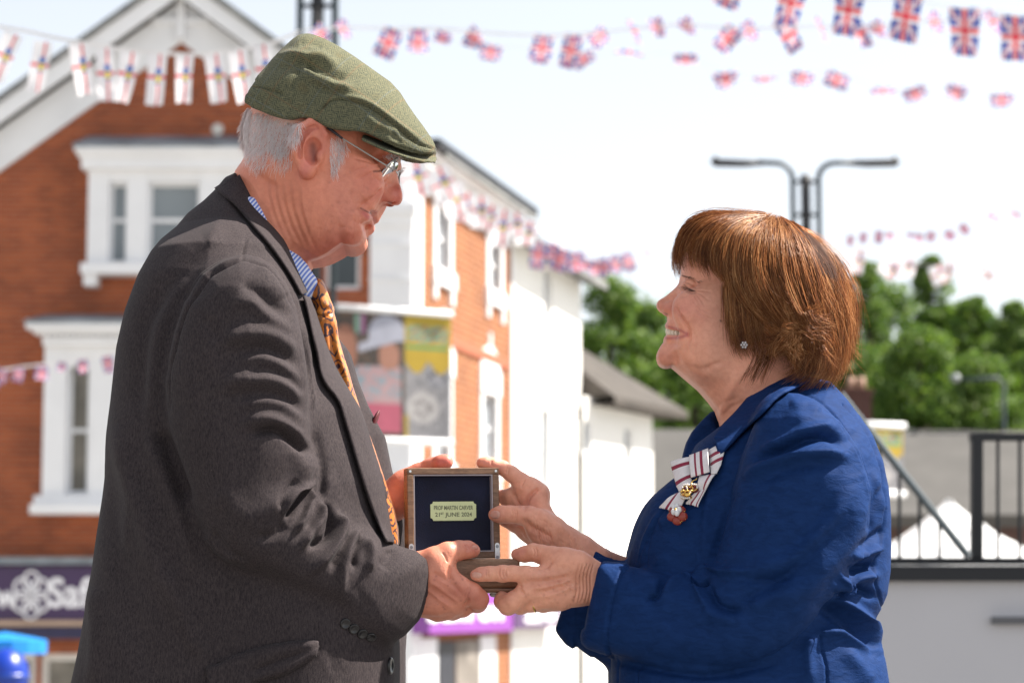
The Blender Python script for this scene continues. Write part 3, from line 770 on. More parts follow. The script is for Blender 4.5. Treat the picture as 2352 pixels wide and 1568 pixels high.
    # upper sleeve folds (sun-side ridges)
    F = [(A((1020,1120),(1160,1075),(1320,1095),(1450,1190)), 19, .0075), (A((1110,1200),(1240,1165),(1350,1195),(1470,1270)), 13, -.006),
         (A((1090,1260),(1230,1225),(1360,1265),(1490,1390)), 14, .006), (A((1150,1335),(1290,1315),(1410,1360),(1500,1450)), 13, -.006),
         (A((1000,1400),(1180,1345),(1360,1370),(1510,1490)), 20, .0075), (A((1060,1470),(1230,1440),(1390,1480),(1500,1568)), 12, -.006),
         (A((1130,1535),(1260,1500),(1390,1525),(1510,1620)), 13, .006),
         (A((1080,880),(1180,880),(1260,950),(1330,1000),(1440,1060)), 15, .005), (A((1120,760),(1220,800),(1300,880),(1400,940)), 14, -.005),
         (A((1240,640),(1330,760),(1390,850)), 20, .004),
         (B((1060,60),(1180,30),(1300,80),(1400,160)), 13, .006), (B((1100,120),(1250,100),(1380,190),(1440,230)), 10, -.0085),
         (B((1440,240),(1400,370),(1300,470),(1130,620)), 26, .006),
         (B((1270,600),(1290,520),(1360,430),(1440,400)), 7, .008), (B((1250,560),(1270,480),(1350,380)), 8, -.006),
         (B((1300,600),(1350,540),(1400,440)), 6, -.009), (B((1350,690),(1410,590),(1430,450)), 7, .008),
         (B((1380,780),(1440,700),(1500,620),(1500,520)), 10, .0085), (B((1290,640),(1240,700),(1130,730)), 12, -.006),
         (B((1440,770),(1540,720),(1560,620),(1520,530)), 8, -.009), (B((1440,920),(1560,800),(1620,680),(1590,600)), 11, .008),
         (B((1560,900),(1610,800),(1660,700)), 8, -.006), (B((1620,1060),(1630,900),(1680,760),(1720,690)), 10, .0085),
         (B((1690,900),(1700,800),(1730,720)), 8, -.006), (B((1770,920),(1790,820),(1760,740)), 11, .006),
         (B((1850,900),(1900,830),(1900,790)), 14, -.004), (B((1130,620),(1000,560),(900,450)), 24, .003),
         (B((1050,900),(1250,980),(1450,1060),(1700,1160)), 24, -.003), (B((840,700),(900,780),(1020,860)), 10, .004), (B((870,690),(950,790),(1060,850)), 7, -.004),
         # body
         (B((480,100),(560,300),(640,500),(700,700),(760,950)), 18, .006), (B((560,100),(640,300),(720,520)), 16, -.008),
         (B((330,60),(370,300),(470,600),(560,900),(700,1200)), 26, .006), (B((260,300),(300,700),(400,1100),(480,1500)), 26, -.005),
         (B((640,900),(700,1150),(800,1400)), 18, .005), (B((180,1000),(200,1300),(180,1560)), 20, .004),
         (A((1500,1000),(1520,1200),(1530,1400),(1560,1560)), 12, .005), (B((1510,520),(1500,300),(1450,100)), 12, -.006), (B((1500,600),(1520,500),(1540,350)), 10, .003),
         (A((560,1000),(700,760),(900,560),(1080,430)), 22, -.004), (A((900,500),(1050,420),(1180,430),(1300,520)), 22, .004)]
    vr = [1.25,.9,.8,1.3,1.35,.8,.75,1.2]
    for i_, (p, w, a) in enumerate(F): s.stroke(p, w, a*(1.0 if i_ < 9 else 1.3)*vr[i_ % 8])
    # pocket and flap
    s.region(B((845,1475),(900,1440),(1150,1365),(1400,1325),(1475,1330),(1460,1400),(1300,1500),(1100,1560),(1050,1640),(860,1640)), .005, 1.6)
    s.stroke(B((850,1478),(1100,1385),(1300,1340),(1475,1330)), 2.2, -.004, taper=False)
    s.stroke(B((1100,1500),(1250,1440),(1420,1380)), 10, -.005)
    # cuff vent stitching
    s.stroke([(740,1408),(790,1440),(850,1470)], 1.6, -.001)
    rr = np.random.default_rng(11)
    for i in range(70):
        x, y = rr.uniform(240, 900), rr.uniform(600, 1568); L = rr.uniform(40, 120); an = rr.normal(1.35, .5)
        s.stroke([(x,y),(x+L*math.cos(an),y+L*math.sin(an))], rr.uniform(7, 16), rr.normal(0, .0011), sm=False)
    s.done(); return s.V, s.Q
jV, jQ = build_jacket_m()
jm = meshobj('jacket', jV, jQ, M['suit'], man, True)
man_bvh = BVHTree.FromPolygons(jV.tolist(), jQ.tolist())
print('man jacket', time.time()-T0, len(jV))
def hit(bvh, px, py, y0=-1.0):
    a = Vector(P(px, py, y0)); b = Vector(P(px, py, 1.0))
    h = bvh.ray_cast(a, (b-a).normalized())
    return (h[0], h[1]) if h[0] is not None else (Vector(P(px, py, 0)), Vector((0,-1,0)))
def disc_button(bvh, px, py, r, parent, name='button', mat='black_plastic'):
    p, n = hit(bvh, px, py); q = n.to_track_quat('Z', 'Y').to_matrix()
    m = MB(); V = []; prof = [(0, .0012), (.55, .0012), (.7, .0022), (.92, .0024), (1.0, .0012), (1.0, 0)]
    n_ = 18
    for (rr, h) in prof:
        for k in range(n_):
            t = 2*math.pi*k/n_; V.append(p + q @ Vector((r*rr*math.cos(t), r*rr*math.sin(t), h)))
    Fc = [(i*n_+k, i*n_+(k+1)%n_, (i+1)*n_+(k+1)%n_, (i+1)*n_+k) for i in range(len(prof)-1) for k in range(n_)]
    m.add(V, Fc)
    return m.build(name, M[mat], parent, True)
sheet('lapel', man_bvh, [(686,684),(701,739),(716,813),(728,866),(744,897),(768,922),(781,965),(794,1007),(817,1086),(849,1185),(880,1252)],
      [(711,688),(726,742),(745,797),(767,852),(797,903),(824,950),(849,1030),(875,1113),(893,1190),(902,1250)], M['suit'], jm, rise=lambda t, s: .0070-.0035*t)
sheet('collar', man_bvh, [(499,440),(539,480),(579,528),(616,572),(656,630),(685,682)], [(550,404),(574,430),(612,492),(645,550),(676,612),(704,672)], M['suit'], jm, rise=lambda t, s: .0050-.001*t)
sheet('pocket_flap', man_bvh, zz(ZB, [(860,1650),(1080,1640),(1110,1562),(1300,1500),(1462,1400)]), zz(ZB, [(848,1480),(1000,1412),(1150,1370),(1300,1342),(1478,1330)]), M['suit'], jm, lift=.003, th=.002)
for u, w in [(1640,1222),(1690,1252),(1740,1280),(1790,1298)]:
    disc_button(man_bvh, *ZB(u, w), .0065, jm)
disc_button(man_bvh, 896, 1528, .0105, jm)
# shirt: collar band round the neck
def build_shirt():
    v = Vol((-.42,-.10,1.0), (-.10,.10,1.54), .0022)
    v.slab(P2([(540,395),(566,414),(600,455),(650,525),(690,585),(712,610),(722,632),(730,655),(724,668),(712,700),(740,800),(800,960),(860,1180),(880,1270),(700,1300),(560,1100),(560,700),(500,450)]), fz([400,500,600,680,760,1300],[.070,.073,.068,.056,.05,.05]), .040)
    v.slab(P2([(566,350),(640,420),(716,600),(722,640),(700,640),(640,560),(560,440)]), .050, .03, mode='s', k=.004)
    V, Q = v.mesh(); V = smooth_mesh(V, Q, 1); s = Skinner(V, Q)
    s.region([(560,400),(600,430),(700,575),(728,640),(728,668),(708,690),(670,640),(620,560),(570,470)], .0022, 1.4)
    s.done(); return s.V, s.Q
sV, sQ = build_shirt(); meshobj('shirt', sV, sQ, M['shirt'], man, True)
# tie
def build_tie():
    v = Vol((-.30,-.08,.98), (-.11,.06,1.48), .0018)
    knot = [(728,640),(742,645),(752,668),(760,690),(768,708),(766,716),(748,722),(728,712),(714,694),(710,676),(718,662)]
    v.slab(P2(knot), .020, .016, yc=-.008)
    blade = [(730,705),(766,712),(773,739),(778,776),(788,812),(800,849),(810,886),(830,947),(859,1027),(885,1106),(905,1169),(914,1210),(916,1248),(905,1262),(880,1262),(850,1180),(810,1040),(770,920),(735,800),(720,730)]
    v.slab(P2(blade), fz([700,760,900,1260],[.020,.020,.026,.034]), .012, yc=-.006, k=.004)
    V, Q = v.mesh(); V = smooth_mesh(V, Q, 1); s = Skinner(V, Q)
    s.stroke([(722,720),(745,726),(770,716)], 2.2, -.004, taper=False)
    s.stroke([(756,740),(764,800),(790,880),(830,990),(870,1110)], 4.5, -.003); s.stroke([(770,730),(774,800),(800,880)], 4, .003)
    s.done(); return s.V, s.Q
tV, tQ = build_tie(); meshobj('tie', tV, tQ, M['tie'], man, True)
# cap
def build_cap():
    v = Vol((-.40,-.125,1.42), (-.085,.125,1.80), .0018)
    crown = zz(ZM, [(141,440),(144,410),(152,380),(166,350),(184,325),(205,290),(232,258),(280,196),(340,135),(395,85),(425,64),(455,55),(490,54),(530,64),(575,82),(640,116),(740,180),(850,258),(945,325),(1000,385),(1040,450),(1085,515),(1135,582),(1178,645),(1200,688),(1200,708),(1190,728),(1172,740),(1120,736),(1060,722),(1000,700),(940,672),(880,640),(820,614),(770,606),(720,606),(660,600),(600,580),(560,555),(510,535),(470,533),(420,545),(370,540),(300,520),(230,492),(180,474),(155,462)])
    Tc = fx([570,640,740,830,900,960,1000], [.070,.092,.098,.094,.082,.060,.036])
    v.slab(P2(crown), Tc, lambda X, Z: np.clip((Z - (P(573,236)[2] + ((1176+X*1791)-573)*(P(871,315)[2]-P(573,236)[2])/298))*.95+.004, .006, np.minimum(.070, Tc(X, Z)*.85)), droop=(.20, .06))
    # hollow for the head
    v.ell(P(*ZM(520,640),0), (.098,.068,.074), ('Y', R_(25)), k=.006, mode='s')
    brim = zz(ZM, [(800,588),(930,653),(1050,703),(1130,732),(1180,748),(1207,764),(1209,776),(1180,764),(1130,748),(1050,719),(930,670),(800,606)])
    bp = P2(brim)
    v.slab(bp, fx([840,900,950,985,1003],[.088,.080,.064,.044,.022]), .0028, k=.001, droop=(.34, -.30))
    V, Q = v.mesh(); V = smooth_mesh(V, Q, 1); s = Skinner(V, Q, mirror=True)
    Z = lambda *p: zz(ZM, p)
    # band fold at the back, side seam, top seam running to the peak
    s.stroke(Z((150,345),(200,350),(260,372),(320,388)), 2.0, -.003, taper=False)
    s.region(Z((120,300),(190,320),(210,345),(330,385),(330,400),(240,470),(120,470)), -.0015, 1.4)
    s.stroke(Z((560,470),(590,440),(640,425),(700,430),(780,448),(840,480),(900,520),(960,566),(1010,606),(1060,652),(1110,682),(1170,700),(1200,712)), 2.2, -.0042, taper=False)
    s.stroke(Z((620,410),(700,412),(790,432),(860,470),(930,520),(1000,575),(1060,620),(1120,660)), 6, .0035)
    s.stroke(Z((520,510),(560,470),(580,450)), 1.8, -.0016)
    s.stroke(Z((300,190),(400,170),(470,185),(540,180),(640,230)), 11, .006); s.stroke(Z((380,230),(450,215),(520,225),(600,260)), 10, -.006)
    s.stroke(Z((460,200),(520,260),(620,290),(690,300)), 8, -.0065); s.stroke(Z((460,260),(530,290),(620,310)), 7, .004)
    s.stroke(Z((470,290),(540,320),(640,350),(720,360)), 9, .0055); s.stroke(Z((520,345),(600,380),(690,392)), 9, -.0035)
    s.stroke(Z((420,110),(480,100),(560,120)), 9, -.003); s.stroke(Z((440,240),(400,300),(370,380)), 6, -.003)
    s.stroke(Z((280,250),(360,240),(440,260)), 12, -.003)
    s.stroke(Z((800,510),(850,560),(900,590),(960,640)), 10, .003); s.stroke(Z((860,590),(930,620),(1010,660)), 8, -.0025)
    s.stroke(Z((960,590),(990,640),(1020,660)), 6, .002)
    s.stroke(Z((930,672),(1020,702),(1120,736),(1190,742)), 2.0, -.0022, taper=False)
    s.stroke(Z((960,700),(1050,740),(1150,775)), 1.3, -.0006, taper=False)
    s.done(); return s.V, s.Q
kV, kQ = build_cap(); meshobj('flat_cap', kV, kQ, M['tweed'], man, True)
# hair at the back and sides, side whiskers, brows
hb = BVHTree.FromPolygons(mb[0].tolist(), mb[1].tolist())
def short_hair(name, rows, mat, parent, r=.00022, lift=.004, only=None):
    m = MB(); rg = random.Random(4)
    for (poly, n, d, L, curl) in rows:
        pl = np.array(poly); lo, hi = pl.min(0), pl.max(0); c = 0; tries = 0
        while c < n and tries < n*12:
            tries += 1
            x, y = rg.uniform(lo[0], hi[0]), rg.uniform(lo[1], hi[1])
            if poly_sd(pl, np.array([x], dtype=np.float32), np.array([y], dtype=np.float32))[0] > 0: continue
            p, nn = hit(hb, x, y); sides = (1, -1) if c % 3 == 0 else (1,)
            if only: sides = (only,)
            c += 1
            dd = Vector((d[0]+rg.gauss(0,.25), rg.gauss(0,.2), -d[1]+rg.gauss(0,.25))).normalized()
            dd = (dd - nn*dd.dot(nn)).normalized(); l = L*rg.uniform(.5,1.2); lf = lift*rg.uniform(.2,1.1)
            pts = [p - nn*.001]
            for k in range(1, 5):
                t = k/4; pts.append(p + dd*l*t + nn*(lf*math.sin(t*2.2)) + Vector((0,0,-1))*curl*t*t*l)
            for sg in sides:
                q = [Vector((a.x, a.y*sg, a.z)) for a in pts]
                m.tube(q, [r, r, r*.9, r*.7, r*.2], 3, cap=False)
    return m.build(name, mat, parent, True)
Zp = lambda *p: zz(ZM, p)
short_hair('white_hair', [
    (Zp((110,490),(200,490),(300,530),(420,555),(395,620),(380,700),(320,740),(250,700),(180,720),(130,740),(108,680),(98,600)), 1500, (-.25,1), .014, .2),
    (Zp((130,690),(380,690),(390,780),(330,830),(250,800),(170,820),(120,780)), 260, (-.2,1), .013, .2),
    (Zp((380,560),(440,545),(430,600),(395,680),(370,640)), 260, (.1,1), .012, .2),
    (Zp((96,560),(130,470),(160,480),(140,640),(130,700),(108,690)), 700, (-.5,1), .011, .3),
    (Zp((600,640),(650,620),(700,660),(700,720),(660,780),(640,850),(600,850),(590,740)), 230, (.15,1), .011, .2),
    ], M['hair_m'], man_body)
for sg_ in (1, -1): short_hair('eyebrow', [(Zp((890,742),(950,728),(990,745),(985,765),(930,760)), 90, (.6,.3), .007, .1)], M['hair_m'], man_body, .0003, only=sg_)
# glasses
def build_glasses():
    g = thing('_tmp', None, None) if False else None
    wire = MB(); arms_ = []
    for sg in (-1, 1):
        m = MB(); arms_.append(m)
        Y = lambda y: sg*abs(y)
        pts = [P(*ZM(540,560),-.079), P(*ZM(600,595),-.081), P(*ZM(670,648),-.080), P(*ZM(780,715),-.075), P(*ZM(900,790),-.068), P(*ZM(965,828),-.064)]
        pts = [(p[0], Y(p[1]), p[2]) for p in pts]
        m.tube(pts[:3], [.0019,.0020,.0014], 8, (0.02,.02,.03)); m.tube(pts[2:], .0010, 6, (.35,.33,.30))
        m.tube([pts[-1], (P(*ZM(980,818),0)[0], Y(-.060), P(*ZM(980,818),0)[2]), (P(*ZM(992,800),0)[0], Y(-.050), P(*ZM(992,800),0)[2])], .0014, 6, (.25,.24,.23))
    fr = bpy.data.objects.new('glasses', bpy.data.meshes.new('glasses')); COL.objects.link(fr); fr.parent = man
    for m in arms_: m.build('temple_arm', attrmat('glasses_metal', .3, .05), fr, True, usecol=True)
    # lenses: curved rounded plates lying across the face, tilted with the head
    ax0 = Vector(P(*ZM(990,812),0)); ax1 = Vector(P(*ZM(896,934),0)); dn = (ax1-ax0); h = dn.length; dn.normalize()
    fw = Vector((-dn.z, 0, dn.x)) ; fw = fw if fw.x > 0 else -fw
    for sg in (-1, 1):
        V = []; nx, ny = 14, 10; 
        def pt(a, b):   # a across -1..1, b down -1..1
            s_ = 1 - .10*abs(a)**4 * 0
            y = sg*(.0345 + a*.0245); 
            back = .005*((abs(y)-.0)/.06)**2
            return ax0 + dn*(h*.5 + b*h*.5) - fw*back + Vector((0, y, 0))
        L = MB(); rim = []
        for j in range(48):
            t = 2*math.pi*j/48; a = math.copysign(abs(math.cos(t))**.62, math.cos(t)); b = math.copysign(abs(math.sin(t))**.62, math.sin(t)); rim.append((a, b))
        V = [pt(0, 0)] + [pt(a*.5, b*.5) for a, b in rim] + [pt(a, b) for a, b in rim]
        n = 48; Fc = [(0, 1+k, 1+(k+1)%n) for k in range(n)] + [(1+k, 1+n+k, 1+n+(k+1)%n, 1+(k+1)%n) for k in range(n)]
        L.add(V, Fc); V2 = [v + fw*.0018 for v in V]; L.add(V2, [f[::-1] for f in Fc]); b0 = len(V)
        L.f += [(1+n+k, b0+1+n+k, b0+1+n+(k+1)%n, 1+n+(k+1)%n) for k in range(n)]; L.c += [(1,1,1)]*n
        L.build('lens', M['lens'], fr, True)
        wire.tube([pt(a, b)+fw*.0009 for a, b in rim] + [pt(*rim[0])+fw*.0009], .0009, 6)
    b = ax0 + dn*h*.22 + fw*.002
    wire.tube([b+Vector((0,-.0115,0)), b+Vector((0,-.004,0))+fw*.003, b+Vector((0,.004,0))+fw*.003, b+Vector((0,.0115,0))], .0011, 6)
    tmp = wire.build('glasses', M['steel'], man, True); fr.data = tmp.data; bpy.data.objects.remove(tmp)
build_glasses()
# dark red tip of a pocket square on his far side
lb = MB(); c = Vector(P(860,968,.075)); lb.ball(c, (.0035,.014,.017), 14, 10, M=Matrix.Rotation(R_(24), 3, 'Y')); lb.build('pocket_square', plain('dark_red_silk', (.10,.008,.014), .6), man, True)
# trousers and shoes below the frame
def build_trousers(xc, z1, mat, shoe, parent, name):
    v = Vol((xc-.30,-.28,-.0), (xc+.30,.28,z1+.1), .010)
    for sg in (-1, 1):
        v.chain([(xc,.06*sg,z1,.14),(xc+.01,.09*sg,z1-.25,.11),(xc,.11*sg,.45,.085),(xc-.01,.11*sg,.12,.072)], k=.04)
    V, Q = v.mesh(); meshobj(name, smooth_mesh(V, Q, 2), Q, mat, parent, True)
    return xc
build_trousers(P(560,1500)[0], .84, M['suit'], None, man, 'trousers')
def shoe(x, y, sgn, parent, col):
    v = Vol((x-.22, y-.07, -.005), (x+.22, y+.07, .14), .005)
    v.ell((x+sgn*.03, y, .035), (.135,.046,.045), k=.01); v.ell((x-sgn*.05, y, .07), (.06,.042,.055), k=.02); v.slab(np.array([(x-.11,.0),(x+.15 if sgn>0 else x+.11,.0),(x+.15 if sgn>0 else x+.11,.02),(x-.11,.02)]), .042, .008, yc=y, k=.005)
    V, Q = v.mesh(); meshobj('shoe', smooth_mesh(V, Q, 2), Q, plain('shoe_leather', col, .35), parent, True)
for sg in (-1, 1): shoe(P(560,1500)[0]+.03, .11*sg, 1, man, (.02,.012,.008))
print('man', time.time()-T0)
# ---------------------------------------------------------------- the woman
wom = thing('person', 'smiling woman with a short auburn bob in a royal blue jacket, handing over the box', 'person')
def build_head_w():
    lo = P(1495, 1080); hi = P(1960, 470)
    v = Vol((lo[0], -.105, lo[2]), (hi[0], .105, hi[2]), .0014)
    Z = lambda *p: zz(ZW, p)
    head = Z((310,330),(300,380),(300,430),(303,480),(299,520),(294,548),(293,572),(285,592),(268,620),(255,660),(250,700),(240,740),(225,780),(208,806),(208,835),(200,852),(191,872),(193,888),(202,905),(206,925),(200,938),(188,952),(180,972),(176,992),(160,1015),(145,1045),(134,1075),(134,1105),(144,1138),(162,1158),(186,1168),(216,1166),(240,1160),(280,1195),(360,1262),(430,1322),(500,1402),(560,1480),(900,1500),(1150,1200),(1350,1050),(1450,850),(1460,600),(1380,400),(1200,220),(950,130),(700,110),(480,140),(370,220))
    T = fx([1505,1530,1560,1600,1660,1740,1900], [.025,.035,.045,.057,.067,.074,.072])
    v.slab(P2(head), T, fx([1505,1530,1560,1600,1680,1800],[.024,.034,.046,.055,.062,.07]))
    v.slab(P2(Z((240,1162),(430,1322),(500,1402),(550,1470),(570,1568),(600,1700),(640,1850),(1100,1850),(1150,1400),(1100,1000),(600,1000))), .056, .052, k=.018)
    v.ell(P(*ZW(362,770),-.046), (.022,.019,.022), ('Y', R_(-20)), k=.010, mirror=True)       # smiling cheek
    v.ell(P(*ZW(470,720),-.052), (.030,.014,.020), k=.02, mirror=True)
    v.ell(P(*ZW(205,1095),-.008), (.0135,.018,.014), k=.010, mirror=True)
    v.ell(P(*ZW(345,612),-.040), (.012,.009,.008), k=.010, mode='s', mirror=True)
    v.ell(P(*ZW(362,618),-.0325), (.0125,.0125,.0118), k=.003, mirror=True)
    v.ell(P(*ZW(375,665),-.042), (.013,.007,.0045), ('Y', R_(15)), k=.006, mirror=True)
    v.ell(P(*ZW(480,1000),-.048), (.034,.016,.036), k=.025, mirror=True)
    nose = Z((294,545),(286,580),(268,606),(240,630),(212,652),(188,672),(162,690),(143,705),(134,720),(133,738),(140,756),(152,772),(168,786),(190,794),(215,798),(240,792),(262,780),(276,750),(280,700),(310,620))
    v.slab(P2(nose), fz([635,680,715,730], [.0080,.0095,.0125,.013]), .0088, k=.008)
    v.ell(P(*ZW(160,738),0), (.0095,.0115,.0100), k=.005)
    v.ell(P(*ZW(238,755),-.0135), (.0112,.0068,.0096), k=.005, mirror=True)
    v.ell(P(*ZW(200,795),-.0075), (.0062,.0034,.0030), k=.002, mode='s', mirror=True)
    # open smile
    mouth = P2(Z((170,898),(200,893),(240,902),(290,914),(345,934),(330,944),(290,946),(240,946),(204,942),(170,945)))
    v.slab(mouth, fx([1520,1540,1560,1580],[.030,.040,.050,.056]), .004, k=.0022, mode='s', droop=.11)
    v.chain([(*P(*ZW(204,876),-.001),.0044),(*P(*ZW(232,886),-.017),.0040),(*P(*ZW(290,902),-.031),.0030),(*P(*ZW(348,930),-.040),.0018)], k=.004)
    v.chain([(*P(*ZW(200,962),-.001),.0052),(*P(*ZW(230,962),-.018),.0046),(*P(*ZW(290,958),-.032),.0034),(*P(*ZW(346,940),-.040),.0018)], k=.004)
    v.slab(P2(Z((150,905),(200,899),(240,905),(290,916),(340,934),(290,942),(240,942),(200,938),(150,940))), fx([1520,1540,1560,1580],[.030,.042,.052,.058]), .003, k=.0008, mode='s', droop=.11)
    v.clip_profile(P2(Z((310,0),(310,330),(298,380),(297,430),(300,480),(297,520),(293,548),(286,580),(268,606),(240,630),(212,652),(188,672),(162,690),(143,705),(134,720),(133,738),(140,756),(152,772),(168,786),(190,795),(208,802),(209,835),(200,852),(191,872),(193,888),(202,905),(206,925),(200,938),(188,952),(180,972),(176,992),(160,1015),(145,1045),(134,1075),(134,1105),(144,1138),(162,1158),(186,1168),(216,1166),(240,1160),(280,1195),(360,1262),(430,1322),(500,1402),(550,1470),(570,1568),(640,1900),(1600,1900),(1600,0))))
    for sg in (-1, 1):    # ear under the hair
        v.ell((P(*ZW(730,900))[0], sg*.076, P(*ZW(730,900))[2]), (.017,.008,.030), ('Y', R_(-8)), k=.005)
        v.ell((P(*ZW(735,990))[0], sg*.076, P(*ZW(735,990))[2]), (.009,.006,.010), k=.005)
    V, Q = v.mesh(); V = smooth_mesh(V, Q, 1)
    s = Skinner(V, Q, mirror=True); s.base((.80, .375, .25))
    s.tint(Z((330,760),(400,720),(440,800)), 30, (.60,.22,.17), .6)
    s.tint(Z((150,730),(240,760)), 12, (.55,.20,.15), .5)
    s.tint(Z((150,1080),(200,1090)), 20, (.60,.25,.19), .45)
    s.tint(Z((200,876),(235,887),(290,904),(340,930)), 3.4, (.45,.12,.11), .85)
    s.tint(Z((196,960),(232,962),(290,957),(340,942)), 4.0, (.48,.13,.12), .85)
    s.tint(Z((500,650),(560,900),(540,1200)), 40, (.58,.30,.21), .5)
    s.tint(Z((325,592),(350,612),(372,622),(398,632)), 1.8, (.10,.04,.03), .75)      # lash line
    s.tint(Z((340,640),(372,650),(400,650)), 2.0, (.20,.07,.05), .5)
    s.tint([ZW(580,840), ZW(582,842)], 2.6, (.05,.02,.015), .9, sm=False)
    s.tint([ZW(915-200,1100), ZW(717,1102)], 1.6, (.2,.08,.05), .5, sm=False)
    s.tint(Z((186,795),(204,797)), 3, (.16,.04,.03), .7)
    # creases: laugh lines, nasolabial, crow's feet, neck
    s.stroke(Z((262,740),(292,800),(330,860),(356,920),(362,980)), 5, -.0036)
    s.stroke(Z((290,790),(330,800),(360,860)), 9, .0026)
    s.stroke(Z((356,925),(350,985),(320,1060)), 4, -.0018); s.stroke(Z((385,900),(400,980),(372,1080)), 4, -.0012)
    s.stroke(Z((210,998),(250,1000),(300,1010)), 5, -.0018)
    s.stroke(Z((318,600),(345,612),(372,624),(402,634)), 2.0, -.0014); s.stroke(Z((330,570),(370,580),(420,615)), 2.6, -.0014)
    s.stroke(Z((325,560),(365,560),(410,590)), 4, .0014)
    for a in [((405,640),(450,660),(500,700)),((405,650),(440,690),(470,740)),((400,628),(450,630),(520,640)),((395,660),(425,710),(440,770)),((350,655),(330,670),(290,680)),((380,690),(420,740),(500,790)),((400,740),(440,790),(520,830))]:
        s.stroke(Z(*a), 1.9, -.0009)
    for a in [((240,640),(280,650),(320,645)),((250,670),(290,668),(325,655))]: s.stroke(Z(*a), 2, -.0006)
    s.stroke(Z((300,1150),(420,1180),(520,1170)), 10, -.0022); s.stroke(Z((480,1180),(520,1150),(600,1130)), 6, -.0016)
    s.stroke(Z((560,1440),(620,1400),(700,1380)), 5, -.0010); s.stroke(Z((600,1500),(660,1440),(760,1400)), 5, -.001)
    s.stroke(Z((700,1200),(640,1350),(600,1500)), 12, .0022)
    s.done(); return s.V, s.Q, s.C
def hand_w_near():
    def ops(v):
        back = P2(zz(ZH, [(1030,1070),(1050,1030),(1100,1018),(1180,1010),(1240,975),(1300,935),(1370,905),(1450,895),(1530,900),(1600,930),(1690,985),(1900,1040),(1900,1260),(1640,1308),(1590,1312),(1500,1325),(1400,1337),(1300,1338),(1220,1332),(1150,1310),(1090,1275),(1050,1225),(1035,1180),(1048,1140)]), -.115)
        v.slab(back, fx([1190,1260,1340,1400],[.0125,.017,.020,.021]), .016, yc=lambda X,Z: -.118+np.clip(((1176+X*1850)-1230)*.00010,-.006,.012), k=.006)
        v.chain(chz([(1180,1090,-.128,.0115),(1080,1070,-.131,.0105),(985,1062,-.130,.0092),(905,1064,-.1285,.0100),(800,1064,-.1265,.0088),(735,1068,-.1255,.0083),(695,1075,-.1245,.0072)]), k=.007)
        v.chain(chz([(1200,1180,-.126,.0115),(1080,1215,-.128,.0115),(990,1280,-.124,.0118),(945,1312,-.118,.0118),(905,1280,-.104,.0105),(895,1250,-.088,.0085)]), k=.007)
        v.chain(chz([(1280,1250,-.120,.012),(1130,1300,-.116,.0098),(1040,1318,-.106,.0098),(1010,1290,-.09,.009)]), k=.006)
        v.chain(chz([(1350,1280,-.112,.012),(1220,1312,-.104,.0085),(1140,1310,-.09,.0082)]), k=.006)
        v.chain(chz([(1480,1000,-.118,.018),(1380,965,-.114,.0165),(1290,940,-.106,.0140),(1210,915,-.098,.0116),(1145,898,-.092,.0108),(1075,912,-.086,.0098),(1020,915,-.082,.0080)]), k=.010)
    lo, hi = P(1075, 1430), P(1440, 1235)
    V, Q = build_hand((lo[0], -.165, lo[2]-.01), (hi[0]+.01, -.06, hi[2]+.01), ops)
    s = Skinner(V, Q); s.base((.76,.365,.245)); Z = lambda *p: zz(ZH, p)
    s.tint(Z((660,1070),(760,1050)), 10, (.58,.22,.17), .5); s.tint(Z((900,1050),(920,1090)), 9, (.56,.24,.17), .5)
    s.tint(Z((990,910),(1060,890)), 10, (.60,.22,.17), .6)
    s.tint(Z((1150,1130),(1350,1100),(1500,1080)), 26, (.54,.24,.165), .5)
    # knuckle rings, tendons, veins, wrist creases
    for u in (885, 915, 938): s.stroke(Z((u-4,1022),(u-12,1062),(u,1102)), 1.7, -.0011)
    for u in (775, 790): s.stroke(Z((u,1030),(u-4,1060),(u+2,1095)), 1.5, -.0007)
    s.stroke(Z((880,1040),(905,1030),(935,1045),(940,1080),(910,1100),(880,1085)), 2.0, .0006, taper=False)
    s.stroke(Z((1120,1080),(1260,1080),(1420,1050)), 7, .0012); s.stroke(Z((1120,1180),(1280,1160),(1440,1110)), 6, .0014); s.stroke(Z((1180,1250),(1320,1220),(1450,1160)), 6, .0012)
    s.stroke(Z((1120,1130),(1280,1120),(1430,1080)), 6, -.0010); s.stroke(Z((1160,1220),(1300,1190),(1440,1140)), 6, -.0010)
    s.stroke(Z((1330,1130),(1400,1160),(1480,1200)), 3, .0010)
    for u in (1490, 1520, 1548, 1575, 1600): s.stroke(Z((u+20,985),(u-8,1090),(u-6,1200),(u-25,1290)), 2.2, -.0010)
    s.stroke(Z((1045,1150),(1040,1185),(1075,1230)), 4, -.002); s.stroke(Z((1180,1030),(1240,1010),(1300,960)), 5, -.0014)
    s.stroke(Z((1140,860),(1150,900),(1140,940)), 2, -.0008); s.stroke(Z((1160,862),(1170,900),(1162,945)), 2, -.0007)
    r = np.random.default_rng(9)
    for i in range(40):
        u, w = r.uniform(1080, 1600), r.uniform(960, 1300); s.tint([ZH(u, w), ZH(u+3, w+2)], r.uniform(1.2, 3), (.38,.14,.09), r.uniform(.25,.5), sm=False)
    for i in range(60):
        u, w = r.uniform(1100, 1560), r.uniform(960, 1310); s.stroke([ZH(u, w), ZH(u+r.uniform(-20,20), w+r.uniform(20,60))], r.uniform(1.2, 2), -.00035, sm=False)
    nail(s, ZH, (697,1076), 8, 40, 25, (.66,.40,.32))
    s.done(1.5); return s.V, s.Q, s.C
